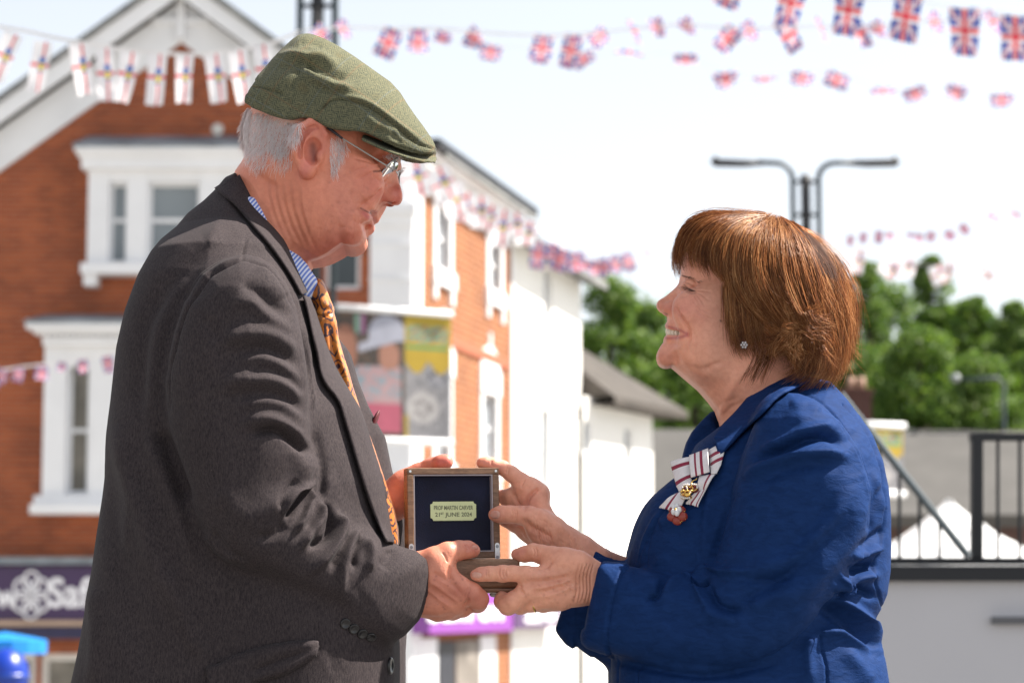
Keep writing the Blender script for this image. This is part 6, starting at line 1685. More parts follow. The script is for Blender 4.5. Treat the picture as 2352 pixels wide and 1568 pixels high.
for k, (a0, a1, z0, z1) in enumerate(wB):
    q = .17
    sb.box(u, a0-q, a0, z0-.10, z1+.25, -.12, .03); sb.box(u, a1, a1+q, z0-.10, z1+.25, -.12, .03); sb.box(u, a0-q*1.3, a1+q*1.3, z1+.001, z1+.42, -.11, .05); sb.box(u, a0-q*1.5, a1+q*1.5, z0-.26, z0-.001, -.11, .07)
    sb.box(u, a0-q*1.2, a0-q*.2, z0-.50, z0-.26, 0, .05); sb.box(u, a1+q*.2, a1+q*1.2, z0-.50, z0-.26, 0, .05)
    if k >= 2:
        n = 8; am, hw = (a0+a1)/2, (a1-a0)/2+q
        sb.poly(u, [(am-hw, z1+.42)] + [(am-hw*math.cos(math.pi*i/n), z1+.42+.38*math.sin(math.pi*i/n)) for i in range(1, n)] + [(am+hw, z1+.42)], 0, .035)
        sb.box(u, am-.06, am+.06, z1+.7, z1+1.02, 0, .04)
sb.box(u, .0, La, zt-.30, zt, 0, .05); sb.box(u, .0, La, zt, zt+.10, 0, .30)
sb.box(u, 0, .55, GZ, zt-.30, 0, .03); sb.box(u, La-.12, La, GZ, zt-.30, 0, .03)
u.build('window_surrounds', M['white_paint'], bA)
for (a0, a1, z0, z1) in wB: sb.win(bA, a0, a1, z0, z1, -.10, .05, bars=((z0+z1)/2,), glass='glass_grey', name='side_window')
m = MB(); zb = sb.Z(1100, 812); sb.box(m, .55, La-.35, zb-.08, zb+.08, 0, .04); m.build('brick_band', plain('dark_brick_band', (.33,.10,.05), .85), bA)
# ---------------- white rendered building next in the row
bW = thing('white_building', 'tall white rendered building joined to the orange brick side wall', 'building')
A1, A2 = La+.004, sb.A(1334)
zW0, zW1 = sb.Z(1200, 560, .2), sb.Z(1334, 655, .2)
hw = [(sb.A(1243), sb.A(1262), sb.Z(1252, 1125), sb.Z(1252, 940)), (sb.A(1250), sb.A(1268), sb.Z(1258, 728), sb.Z(1258, 612))]
m = MB(); ztw = sb.Z(1270, 600, .1); sb.wall(m, A1, A2, GZ, ztw, hw)
m.add([sb.p(A2, GZ), sb.p(A2, GZ, -8), sb.p(A2, ztw, -8), sb.p(A2, ztw)], [(0,1,2,3)]); m.build('wall', M['white_render'], bW)
m = MB(); V = [sb.p(A1-.2, ztw, .5), sb.p(A2+.2, ztw, .5), sb.p(A2+.2, ztw+1.1, -3), sb.p(A1-.2, ztw+1.1, -3)]; V += [v-Vector((0,0,.14)) for v in V]
m.add(V, [(0,1,2,3),(7,6,5,4),(0,4,5,1),(1,5,6,2),(2,6,7,3),(3,7,4,0)]); m.build('roof', M['slate'], bW)
for h in hw: sb.win(bW, *h, -.10, .05, glass='glass_grey')
# ---------------- small white house with hipped roof
bH = thing('white_house', 'low white house with a hipped tile roof and two small windows', 'house')
pC = sb.p(A2+.3, 0, .25); FC = Fac((pC.x, pC.y), (.41, .912)); H0, H1 = 0, FC.A(1497)
zh = FC.Z(1420, 925); hh = [(FC.A(1339), FC.A(1358), FC.Z(1348, 1042), FC.Z(1348, 965)), (FC.A(1434), FC.A(1450), FC.Z(1442, 1062), FC.Z(1442, 982))]
m = MB(); FC.wall(m, H0, H1, GZ, zh, hh, depth=.15)
m.add([FC.p(H1, GZ), FC.p(H1, GZ, -6), FC.p(H1, zh, -6), FC.p(H1, zh)], [(0,1,2,3)]); m.add([FC.p(H0, GZ), FC.p(H0, zh), FC.p(H0, zh, -6), FC.p(H0, GZ, -6)], [(0,1,2,3)]); m.build('wall', M['white_render'], bH)
m = MB(); zr = FC.Z(1335, 700)+.9; 
V = [FC.p(H0-.3, zh, .5), FC.p(H1+.8, zh, .5), FC.p(H1+.8, zh, -6.5), FC.p(H0-.3, zh, -6.5), FC.p(H0-.3, zr, -3), FC.p(H1-3.6, zr, -3)]
V += [Vector((v.x, v.y, v.z-.14)) for v in V[:4]]
m.add(V, [(0,1,5,4),(1,2,5),(2,3,4,5),(3,0,4),(0,6,7,1),(1,7,8,2),(6,9,8,7)])
m.build('roof', plain('brown_roof_tiles', (.055,.047,.04), .85, 0, .35, 2.5, .4, 8), bH)
m = MB(); FC.box(m, FC.A(1352), FC.A(1362), zr-.9, zr+.05, -2.0, -1.5); m.build('roof_vent', M['white_paint'], bH)
for h in hh: FC.win(bH, *h, -.08, .04, glass='glass_grey')

# ---------------- shop signs
def sign_text(fac, parent, s, size, px, py, e, width=None, mat='letter', bold=.012, name='lettering'):
    a = fac.A(px, e); z = fac.Z(px, py, e)
    return textobj(name, s, size, fac.p(a, z, e), fac.d, Vector((0,0,1)), fac.n, M[mat], parent, ext=.015, bold=bold, width=width)
s1 = thing('shop_sign', 'long dark purple fascia sign with white lettering and a round emblem, left of the man', 'sign')
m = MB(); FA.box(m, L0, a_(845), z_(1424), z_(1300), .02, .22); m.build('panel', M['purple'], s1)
m = MB(); FA.box(m, L0, a_(845), z_(1466), z_(1438), .02, .24); m.build('lower_panel', plain('navy_panel', (.016,.014,.06), .4), s1)
def tA(s, size, px0, px1, py, nm='lettering'):
    o = textobj(nm, s, size, FA.p((a_(px0)+a_(px1))/2, z_(py), .225), FA.d, Vector((0,0,1)), FA.n, M['letter'], s1, ext=.015, bold=.014, width=a_(px1)-a_(px0)); return o
tA('ow', .46, -40, 50, 1392); tA('Saffron', .58, 118, 345, 1392)
# emblem: ring of overlapping petals
m = MB(); c_ = Vector((a_(78), 0, z_(1366)))
for k in range(6):
    t = math.pi*k/3
    for rr in (.10,):
        pts = [FA.p(c_.x + .15*math.cos(t+math.pi/2) + .115*math.cos(q*math.pi/8), c_.z + .17*math.sin(t+math.pi/2)*1.15 + .14*math.sin(q*math.pi/8), .235) for q in range(17)]
        m.tube(pts, .024, 5)
m.build('emblem', M['letter'], s1)
s2 = thing('shop_sign', 'sunlit bright purple fascia sign with white lettering, seen below the joined hands', 'sign')
m = MB(); ap, ap2 = .02, sb.A(1178, .3); zA, zB_ = sb.Z(1060, 1452, .3), sb.Z(1060, 1352, .3); sb.box(m, ap, ap2, zA, zB_, .02, .30); 
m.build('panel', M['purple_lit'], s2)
sign_text(sb, s2, 'Saffron', .50, 1075, 1425, .305, width=4.6)
s3 = thing('shop_sign', 'small dark purple fascia sign with faint lettering, beside the bright purple one', 'sign')
m = MB(); a3, a4 = sb.A(1182, .3), sb.A(1292, .3); sb.box(m, a3, a4, sb.Z(1235, 1441, .3), sb.Z(1235, 1385, .3), .02, .30); m.build('panel', plain('dull_purple', (.085,.045,.12), .5), s3)
sign_text(sb, s3, 'Saffron', .42, 1243, 1428, .305, width=a4-a3-1.2, mat='letter')
# shop fronts below on the sunny side
m = MB(); u = MB()
for x0, x1 in ((965,1002),(1100,1135)): u = MB(); sb.box(u, sb.A(x0), sb.A(x1), GZ, sb.Z(1060,1462), 0, .04); u.build('shop_pilaster', M['white_paint'], bA)
m = MB(); sb.box(m, sb.A(1004), sb.A(1040), GZ+.1, sb.Z(1060,1470), .01, .05); m.build('shop_door', plain('charcoal_door', (.03,.034,.045), .4), bA)
m = MB(); sb.box(m, sb.A(1045), sb.A(1098), GZ+.1, sb.Z(1060,1470), .01, .045); m.build('shop_glazing', plain('dull_glazing', (.22,.20,.18), .3, 0, .4, 2), bA)
# ---------------- flags
WHT, RED, BLU = (.78,.77,.80), (.62,.035,.06), (.035,.06,.34)
def jack(u, v):     # u across 0..1, v down 0..1
    x, y = u*2-1, v*2-1
    if abs(x) < .13 or abs(y) < .10: return RED
    if abs(x) < .22 or abs(y) < .17: return WHT
    d1 = x - y if x*y > 0 else x + y
    if abs(d1) < .06: return RED
    if abs(d1) < .18: return WHT
    return BLU
def ensign(u, v):   # red cross on white with a blue and yellow badge in the middle
    if abs(u-.62) < .15 and abs(v-.46) < .15:
        return (.75,.62,.06) if abs(u-.62) < .11 and abs(v-.50) < .08 else (.05,.13,.42)
    if abs(u-.62) < .055 or abs(v-.46) < .032: return (.66,.05,.06)
    return (.80,.79,.82)
flag_mat = attrmat('flag_cloth', .8, .04, 30, trans=.45)
def flag_mesh(kind, variant, nu=26, nv=30):
    rg = random.Random(variant*7+3); fn = jack if kind == 'jack' else ensign
    a1, a2, p1, p2 = rg.uniform(.03,.10), rg.uniform(.02,.06), rg.uniform(0,6), rg.uniform(0,6); bend = 0 if variant % 20 < 3 or kind == 'ens' else rg.choice((-1,1))*rg.uniform(1.0, 2.2); tw = rg.uniform(-.6,.6)*(1.7 if kind == 'ens' else 1) if bend == 0 else rg.uniform(-1.3,1.3); curl = rg.uniform(-.5,.6)*(1.9 if kind == 'ens' else 1)
    V = []; Fc = []; cc = []
    for j in range(nv+1):
        for i in range(nu+1):
            u, v = i/nu, j/nv; x = (u-.5); 
            ang = tw*v + curl*v*v*(1 if kind == 'ens' else .5)*(1 if u > .4 else -.3)
            w = math.cos(ang)
            yy = a1*math.sin(u*5+p1+v*2)*v + a2*math.sin(v*7+p2)*(.3+v) + x*math.sin(ang)
            bd_ = bend*v; vz = math.sin(bd_)/bend if abs(bend) > .01 else v; vy = (1-math.cos(bd_))/bend if abs(bend) > .01 else 0
            V.append((x*w*(1+.04*math.sin(v*4+p2)) + .25*x*v*math.sin(bend), yy+vy, -vz))
    for j in range(nv):
        for i in range(nu):
            Fc.append((j*(nu+1)+i, j*(nu+1)+i+1, (j+1)*(nu+1)+i+1, (j+1)*(nu+1)+i)); cc.append(fn((i+.5)/nu, (j+.5)/nv))
    me_o = meshobj('flag', V, np.array(Fc)[:, ::-1].copy(), flag_mat, None, True, colors=np.array(cc))
    me = me_o.data; bpy.data.objects.remove(me_o); return me
FLAGS = {('jack', k): flag_mesh('jack', k) for k in range(6)}; FLAGS.update({('ens', k): flag_mesh('ens', k+20) for k in range(6)})
tape = plain('white_tape', (.78,.76,.76), .7)
def bunting(label, line, depth, kind, items, rtape=.006, tapew=.018, group='strings of bunting'):
    """line: sheet points of the tape; items: (px, py, width, height, tilt, roll) in sheet units"""
    t = thing('bunting', label, 'bunting', group)
    sp = spline(line, 6, False); n = len(sp)
    dp = (lambda s: depth[0]*(1-s)+depth[1]*s) if isinstance(depth, tuple) else (lambda s: depth)
    pts = [Vector(P(p[0], p[1], dp(i/(n-1)))) for i, p in enumerate(sp)]
    m = MB(); 
    V = []; Fc = []
    for p in pts: V += [p+Vector((0,0,tapew)), p-Vector((0,0,tapew))]
    for i in range(n-1): Fc.append((2*i, 2*i+1, 2*i+3, 2*i+2))
    m.add(V, Fc); st = m.build('tape', tape, t); so = st.modifiers.new('t', 'SOLIDIFY'); so.thickness = .004
    xs = sp[:, 0]
    for k, (px, py, w, h, tilt, roll) in enumerate(items):
        if not isinstance(depth, (int, float)) or depth in (30, 24, 15): w, h = w*(1.18 if depth in (30, 24, 15) else 1.45), h*(1.22 if depth in (30, 24, 15) else 1.35)
        s_ = (px-xs[0])/(xs[-1]-xs[0]); y = dp(min(max(s_, 0), 1)); p = P(px, py, y); sc = (y+3.1)/FPX
        o = bpy.data.objects.new('flag', FLAGS[(kind, (k % 3 if depth == 11.5 else (k*5+2) % 6))]); COL.objects.link(o); o.parent = t
        o.location = p; o.scale = (w*sc, w*sc*.9, h*sc); o.rotation_euler = (R_(roll), R_(tilt), 0)
        tag(o, None)
    return t
bunting('string of white flags with red crosses and blue shields hanging left of the flat cap',
  [(-60,52),(0,62),(60,72),(130,88),(200,100),(300,116),(400,124),(470,124),(560,112),(620,100),(690,72)], 9.7, 'ens',
  [(32,78,46,120,22,0),(100,96,44,122,8,0),(180,98,46,124,-8,0),(240,112,42,126,-3,0),(300,114,44,126,8,0),(363,120,44,128,3,0),(425,122,42,118,3,0),(490,122,44,120,-8,0),(545,116,44,124,-8,0),(600,104,44,120,-8,0)], tapew=.009)
bunting('nearest string of union flags high in the top right corner',
  [(1640,-30),(1760,-18),(1860,-8),(1960,0),(2080,2),(2215,20),(2330,36),(2420,60)], 11.5, 'jack',
  [(1685,-45,60,70,20,0),(1826,-38,62,98,12,12),(1955,-30,66,118,8,0),(2090,-18,66,122,10,0),(2215,18,72,114,0,0),(2332,36,72,108,1,0)], tapew=.004)
rb = random.Random(12)
def row(pts, w, h): return [(x, y, w*rb.uniform(.8,1.2), h*rb.uniform(.7,1.15), rb.uniform(-60,60), rb.uniform(20,70)) for x, y in pts]
bunting('string of union flags flapping level with the top of the flat cap',
  [(700,70),(800,64),(900,66),(1000,66),(1150,78),(1280,82),(1400,72),(1560,58),(1700,66),(1850,62),(2000,60),(2150,48),(2352,40)], 15, 'jack',
  [(748,68,38,34,50,30),(800,62,38,26,70,40),(905,68,42,58,24,10),(962,68,34,62,4,10),(1022,74,36,38,20,30),(1072,78,46,36,-60,30),(1250,80,38,56,10,20),(1320,80,36,66,15,10),(1392,74,34,40,60,40),(1455,70,44,22,70,50),(1525,60,44,20,75,50),(1592,56,40,22,70,40),(1690,66,40,52,40,20),(1735,64,40,30,65,40),(1830,72,70,34,65,30),(1890,62,44,24,70,40),(1990,70,70,34,62,30),(2030,62,40,24,70,50),(2160,46,44,26,70,50),(2290,46,50,24,68,50)], tapew=.008)
bunting('farther string of small union flags below the flapping one',
  [(1090,104),(1250,112),(1330,122),(1445,124),(1575,128),(1665,168),(1760,176),(1850,168),(1930,172),(2030,204),(2095,204),(2200,200),(2300,222),(2380,230)], 24, 'jack',
  [(1130,104,42,30,12,20),(1245,112,42,28,20,30),(1335,124,44,26,-30,40),(1446,122,48,22,10,50),(1575,124,50,36,0,20),(1665,166,52,30,-8,30),(1758,176,46,16,0,60),(1846,166,44,28,12,30),(1928,168,48,30,20,20),(2030,202,44,28,0,30),(2096,202,52,22,-20,40),(2200,196,44,34,12,20),(2302,216,46,26,0,30)], tapew=.003)
bunting('string of white cross flags running down along the eaves of the orange brick wall',
  [(925,355),(985,380),(1040,420),(1100,456),(1160,486),(1230,520),(1290,566),(1340,596),(1420,606),(1530,590)], (22, 34), 'ens',
  [(945,368,44,66,-12,0),(1000,388,40,62,-25,0),(1035,420,40,60,-10,10),(1070,440,36,54,12,0),(1098,452,36,52,-6,0),(1125,470,36,46,10,0),(1152,482,36,64,4,0),(1180,490,34,44,-8,0),(1212,506,36,44,10,0)], tapew=.010)
bunting('string of union flags in front of the white building, under the eaves',
  [(1225,560),(1290,580),(1340,600),(1400,604),(1460,600),(1530,590)], 30, 'jack',
  [(1240,556,32,52,8,0),(1268,560,30,48,-12,0),(1296,572,32,44,20,0),(1322,580,32,48,-8,0),(1350,598,32,30,30,20),(1372,598,32,36,10,10),(1398,600,32,32,40,10),(1425,600,34,26,60,20),(1455,596,38,22,65,20),(1495,594,40,16,70,30)], tapew=.006)
bunting('low string of small union flags crossing the lower bay window',
  [(-40,856),(50,842),(140,832),(200,822),(270,812)], 25, 'jack',
  [(-8,852,26,38,10,0),(8,846,24,34,12,0),(46,844,24,34,14,10),(97,838,26,48,6,0),(144,832,22,44,10,0),(190,826,24,40,-4,0),(245,814,26,42,-10,0)], tapew=.012)
bunting('faint far string of flags behind the hair of the woman, above the trees',
  [(1930,548),(1985,538),(2050,534),(2140,536),(2200,528),(2260,505),(2352,486)], 44, 'jack',
  [(1955,540,16,26,10,0),(1985,534,18,26,10,0),(2020,530,20,30,8,0),(2045,532,16,24,8,0),(2090,534,18,28,-10,0),(2112,536,20,30,6,0),(2142,532,22,24,20,0),(2188,532,26,22,40,0),(2222,520,28,20,50,0),(2285,494,30,20,30,20),(2335,488,30,18,30,20)], tapew=.005)
bunting('string of white and red flags against the tree tops at the right',
  [(1960,566),(2030,600),(2090,606),(2160,612),(2230,622),(2300,612)], 36, 'ens',
  [(1975,572,30,58,10,0),(2055,600,50,42,30,20),(2085,594,44,40,10,10),(2150,610,44,46,-20,20),(2180,602,30,44,10,0),(2275,622,40,22,50,10)], tapew=.004)

# ---------------- lamp posts
def lamp_post(name, label, px, depth, top, half, arm, gap, base_z=GZ, arms=True, r=.045, dark=True):
    t = thing(name, label, 'lamp post', 'twin tube lamp posts' if arms else None)
    c = P(px, top, depth); sc = (depth+3.1)/FPX
    m = MB(); m.tube([(c[0], depth, base_z), (c[0], depth, c[2])], r*1.35, 10); m.tube([(c[0], depth, base_z), (c[0], depth, base_z+1.4)], r*2.2, 12); m.build('pole', M['post_black'], t, True)
    for sg in (-1, 1):
        m = MB(); x = c[0] + sg*half*sc; zt = c[2] 
        if arms:
            z1 = zt + 30*sc; xs = x
            pts = [(x, depth, base_z+1.4), (x, depth, zt-10*sc)]
            for k in range(1, 7):
                a = k/6*math.pi/2; pts.append((x+sg*38*sc*(1-math.cos(a)), depth, zt-10*sc+38*sc*math.sin(a)))
            pts.append((x+sg*arm*.45*sc, depth, z1)); m.tube(pts, r*.75, 8)
            m.build('side_tube', M['post_grey'] if 'post_grey' in M else M['post_black'], t, True)
            h = MB(); e = x+sg*arm*sc
            h.tube([(x+sg*(arm*.30)*sc, depth, z1-1*sc), (x+sg*(arm*.6)*sc, depth, z1-3*sc), (e-sg*10*sc, depth, z1-1*sc), (e, depth, z1+3*sc)], [6*sc,9*sc,10*sc,4*sc], 8)
            h.tube([(e-sg*12*sc, depth, z1+2*sc), (e-sg*10*sc, depth, z1+14*sc)], [9*sc, 5*sc], 6)
            h.build('lantern', M['post_black'], t, True)
        else:
            m.tube([(x, depth, base_z+1.4), (x, depth, zt)], r*.55, 8); m.build('side_tube', M['post_black'], t, True)
    k = 0; z = c[2] - 16*sc
    while z > base_z + 1.5 and k < 9:
        m = MB(); m.tube([(c[0]-half*sc, depth, z), (c[0]+half*sc, depth, z)], r*.5, 6); m.ball((c[0], depth, z), r*1.6, 8, 6); m.build('cross_brace', M['post_black'], t, True); z -= (78 if k < 2 else 150)*sc; k += 1
    return t
M['post_grey'] = plain('weathered_post', (.02,.035,.045), .5, .1, .2, 3)
lamp_post('lamp_post', 'tall twin armed lamp post standing behind the head of the woman', 1850, 41, 402, 30, 190, 0, r=.070)
nl = lamp_post('lamp_post', 'dark triple tube lamp post rising behind the flat cap, its lamps out of view', 731, 24, -150, 41, 190, 0, r=.055)
# single street lamp far right
t = thing('street_lamp', 'small single arm street lamp against the dark trees at the right', 'street lamp')
m = MB(); y = 60; m.tube([P(2305, 1500, y), P(2305, 880, y), P(2290, 868, y), P(2215, 872, y)], .06, 8); m.build('pole', M['post_grey'], t, True)
m = MB(); m.ball(P(2195, 868, y), (.13,.13,.12), 12, 8); m.build('lantern', plain('lamp_glass', (.28,.31,.31), .2), t, True)
# ---------------- banners
def banner(label, x0, x1, y0, y1, depth, fn, nu, nv, skew=18, group='printed street banners', post=None):
    t = thing('banner', label, 'banner', None)
    V = []; Fc = []; cc = []
    for j in range(nv+1):
        for i in range(nu+1):
            u, v = i/nu, j/nv; px = x0+(x1-x0)*u - 8*v*(u > -1)*0; py = y0+(y1-y0)*v+skew*(u)*(1-v*.5)
            p = P(px, py, depth + .5*u); V.append((p[0], p[1]+.02*math.sin(u*7+v*3), p[2]))
    for j in range(nv):
        for i in range(nu): Fc.append((j*(nu+1)+i, (j+1)*(nu+1)+i, (j+1)*(nu+1)+i+1, j*(nu+1)+i+1)); cc.append(tuple(q*.62 for q in fn((i+.5)/nu, (j+.5)/nv)))
    b = meshobj('printed_cloth', V, np.array(Fc), M['banner_cloth'], t, False, colors=np.array(cc)); so = b.modifiers.new('t', 'SOLIDIFY'); so.thickness = .01
    for q, sk_ in ((y0-8, skew), (y1+4, skew*.5)):
        m = MB(); m.tube([P(x0-30, q-2, depth-.03), P(x1+4, q+sk_, depth+.5)], 8*(depth+3.1)/FPX, 8); m.build('banner_arm', M['white_paint'], t, True)
    return t
M['banner_cloth'] = attrmat('banner_cloth', .6, .12, 5, trans=.08)
nz = np.random.default_rng(2).random((40, 40))
def art1(u, v):
    from math import hypot
    # left: a blurred photograph of children in sun hats; right: yellow strip with lettering and wheels
    if u > .62:
        U = (u-.62)/.38
        if v < .06: return (.62,.45,.04)
        if v < .24:
            if .08 < U < .92 and .08 < v < .22:
                k = int(U*9+v*60) % 4
                return [(.12,.42,.30),(.50,.10,.12),(.60,.48,.10),(.25,.40,.42)][k] if (int(U*22) + int(v*50)) % 3 else (.45,.52,.25)
            return (.62,.45,.04)
        if v < .275 and .06 < U < .94: return (.10,.40,.16)
        if v < .36 + .10*abs(math.sin(U*6)): return (.65,.45,.04)
        d = hypot((U-.40)*1.0, (v-.74)*2.6); d2 = hypot(U-.7, (v-.48)*2.6)
        if d < .34: return (.62,.60,.60) if (.22 < d) or d < .07 or int(math.atan2(v-.74, U-.4)*3) % 2 else (.38,.36,.36)
        if d2 < .26: return (.35,.36,.40) if d2 > .18 else ((.12,.12,.14) if nz[int(U*39), int(v*39)] > .4 else (.5,.5,.55))
        if U < .10 and v > .8: return (.60,.42,.05)
        return (.30,.30,.32) if nz[int(U*39), int(v*39)] > .5 else (.44,.43,.45)
    # hat
    if ((u-.48)/.15)**2 + ((v-.16)/.15)**2 < 1 and v < .22 or (abs(u-.45) < .20 and abs(v-.22+(u-.45)*.3) < .035): return (.60,.62,.74)
    if ((u-.50)/.09)**2 + ((v-.34)/.11)**2 < 1: return (.55,.27,.19)
    if abs(u-.42) < .18 and .42 < v < .95:
        if v > .72: return (.62,.14,.22)
        return (.60,.40,.42) if nz[int(u*30), int(v*30)] > .35 else (.35,.45,.52)
    if ((u-.14)/.10)**2 + ((v-.30)/.20)**2 < 1: return (.45,.20,.13)
    if .02 < u < .24 and .45 < v < .8: return (.50,.42,.44) if nz[int(u*35), int(v*35)] > .3 else (.25,.35,.45)
    if .22 < u < .30 and .02 < v < .16: return (.30,.55,.42) if u < .26 else (.5,.2,.4)
    return (.09,.07,.06) if nz[int(u*20), int(v*20)] > .25 else (.16,.11,.08)
banner('large banner with a photo of a child in a white sun hat and yellow strip', 752, 1036, 712, 1004, 24.5, art1, 72, 74)
banner('small yellow banner with white top arm behind the shoulder of the woman', 1975, 2074, 984, 1130, 41.5, lambda u, v: art1(.63+.36*u, min(.99, v)), 24, 30, skew=2)
m = MB(); m.tube([P(1972, 1400, 41.5)*np.array([1,1,0])+np.array([0,0,GZ]), P(1972, 955, 41.5)], .07, 8)
tag(m.build('banner_pole', M['post_grey'], None, True), 'grey pole carrying the small yellow banner behind the woman', 'pole')
# ---------------- roofs, walls and chimneys at the right, in front of the trees
t = thing('low_building', 'long low building with a pale slate roof and dark brick wall', 'building')
m = MB(); y = 55; V = [P(1440, 1185, y), P(2600, 1180, y), P(2600, 990, y+5), P(1440, 985, y+5)]; V = [Vector(v) for v in V]; V += [v+Vector((0,.1,-.3)) for v in V]
m.add(V, [(0,1,2,3),(7,6,5,4),(0,4,5,1)]); m.build('roof', M['pale_roof'] if 'pale_roof' in M else plain('pale_slate', (.070,.067,.063), .85, 0, .15, 1.2, .3, 6), t)
m = MB(); a, b = P(1440, 1400, y+.4), P(2600, 1400, y+.4); m.box((a[0], y+.4, GZ), (b[0], y+9, P(1500, 1186, y+.4)[2])); m.build('wall', brick_mat('dark_brick', (.10,.045,.035), (.075,.035,.03), (.10,.08,.07)), t)
t = thing('chimney', 'brick chimney stack with two pots behind the woman, against the trees', 'chimney')
m = MB(); y = 62; a, b = P(1932, 1010, y), P(2002, 905, y); m.box((a[0], y, a[2]-1), (b[0], y+.8, b[2])); m.box((a[0]-.06, y-.06, b[2]), (b[0]+.06, y+.86, b[2]+.15)); m.build('stack', brick_mat('chimney_brick', (.16,.055,.04), (.11,.04,.03), (.12,.09,.08)), t)
for px in (1955, 1978):
    q = P(px, 890, y+.4); m = MB(); m.tube([(q[0], y+.4, b[2]+.15), (q[0], y+.4, b[2]+.5)], [.13,.10], 10); m.build('pot', plain('chimney_pot', (.35,.22,.16), .8), t, True)
# white marquees
def marquee(label, px, py, w, drop, y):
    t = thing('marquee', label, 'marquee', 'white marquees')
    s_ = (y+3.1)/FPX; c = P(px, py, y); hw_ = w*s_/2; ze = c[2]-drop*s_
    m = MB(); n = 10; rings = [(0.02, 1.0), (.10, .86), (.25, .66), (.45, .44), (.70, .22), (1.0, 0)]
    V = []; Fc = []
    for (r_, h_) in rings:
        for k in range(16):
            a = 2*math.pi*k/16; q = max(abs(math.cos(a)), abs(math.sin(a))); V.append((c[0]+hw_*r_*math.cos(a)/q, y+hw_*r_*math.sin(a)/q, ze+(c[2]-ze)*h_))
    for i in range(len(rings)-1):
        for k in range(16): Fc.append((i*16+k, (i+1)*16+k, (i+1)*16+(k+1)%16, i*16+(k+1)%16))
    Fc.append(tuple(range(16))[::-1])
    for k in range(16):
        a = 2*math.pi*k/16; q = max(abs(math.cos(a)), abs(math.sin(a))); V.append((c[0]+hw_*math.cos(a)/q, y+hw_*math.sin(a)/q, ze-.35))
    b0 = 5*16; Fc += [(b0+k, b0+16+k, b0+16+(k+1)%16, b0+(k+1)%16) for k in range(16)]
    m.add(V, Fc); m.build('canopy', M['marq'], t, True)
    for sx in (-1, 1):
        for sy in (-1, 1):
            m = MB(); m.tube([(c[0]+sx*hw_*.97, y+sy*hw_*.97, GZ), (c[0]+sx*hw_*.97, y+sy*hw_*.97, ze)], .04, 6); m.build('leg', M['white_paint'], t)
    return t
M['marq'] = plain('white_canvas', (.76,.77,.78), .6, 0, .04, 1)
marquee('white marquee with a sharp peak behind the diagonal rail', 2178, 1146, 420, 150, 34)
marquee('white marquee half hidden behind the upright rail frame', 2250, 1196, 330, 110, 27)
# ---------------- railing and trailer side at the right
yr = 5.0
rl = thing('stair_railing', 'black steel stair railing with a sloping handrail behind the back of the woman', 'railing')
def rp(px, py, dy=0): return Vector(P(px, py, yr+dy))
m = MB(); 
def flat(m, p, q, w, th=.03):
    p, q = Vector(p), Vector(q); d = (q-p).normalized(); nrm = Vector((0,-1,0)); s_ = d.cross(nrm).normalized()*w/2; f = Vector((0,th/2,0))
    V = [p-s_-f, p+s_-f, q+s_-f, q-s_-f, p-s_+f, p+s_+f, q+s_+f, q-s_+f]
    m.add(V, [(0,1,2,3),(7,6,5,4),(0,4,5,1),(1,5,6,2),(2,6,7,3),(3,7,4,0)])
u_ = 8.1/FPX
m = MB(); flat(m, rp(2228,1004), rp(2700,1004), 16*u_, .05); m.build('top_rail', M['post_black'], rl)
for px in (2243, 2560): m = MB(); flat(m, rp(px,1012), rp(px,1284), 24*u_, .05); m.build('post', M['post_black'], rl)
for px in (2292, 2342, 2392, 2442): m = MB(); m.tube([rp(px,1012,.01), rp(px,1284,.01)], 4.2*u_, 8); m.build('bar', M['post_black'], rl)
m = MB(); flat(m, rp(1700,1288), rp(2700,1288), 16*u_, .05); m.build('bottom_rail', M['post_black'], rl)
m = MB(); m.tube([rp(1930,905,-.06), rp(2225,1278,-.06)], 9*u_, 10); m.build('handrail', plain('worn_grey_tube', (.10,.12,.13), .35, .4), rl)
for px in (2020, 2066, 2112, 2158):
    pt = 905+(px-1930)*373/295; m = MB(); m.tube([rp(px, pt+8), rp(px, 1284)], 4.2*u_, 8); m.build('bar', M['post_black'], rl)
tr = thing('trailer', 'grey sided trailer with a black top edge below the railing', 'trailer')
m = MB(); a, b = P(1480, 1334, yr-.1), P(2900, 1334, yr-.1); m.box((a[0], yr-.1, GZ+.5), (b[0], yr+2.4, a[2])); m.build('side_panel', plain('grey_panel', (.50,.49,.51), .5, 0, .06, .7), tr)
m = MB(); m.box((a[0]-.01, yr-.13, a[2]), (b[0], yr+2.41, P(1480,1298,yr-.1)[2])); m.build('top_edge', M['post_black'], tr)
m = MB(); q = P(2280, 1424, yr-.12); m.box((q[0], yr-.125, q[2]-.012), (q[0]+.5, yr-.1, q[2]+.012)); m.build('handle', plain('dull_handle', (.10,.10,.11), .4), tr)
for px in (1700, 2200, 2600):
    m = MB(); q = P(px, 1400, yr+.2); m.tube([(q[0], yr+.05, GZ+.36), (q[0], yr+.35, GZ+.36)], .36, 20); m.build('wheel', plain('tyre', (.02,.02,.02), .8), tr)
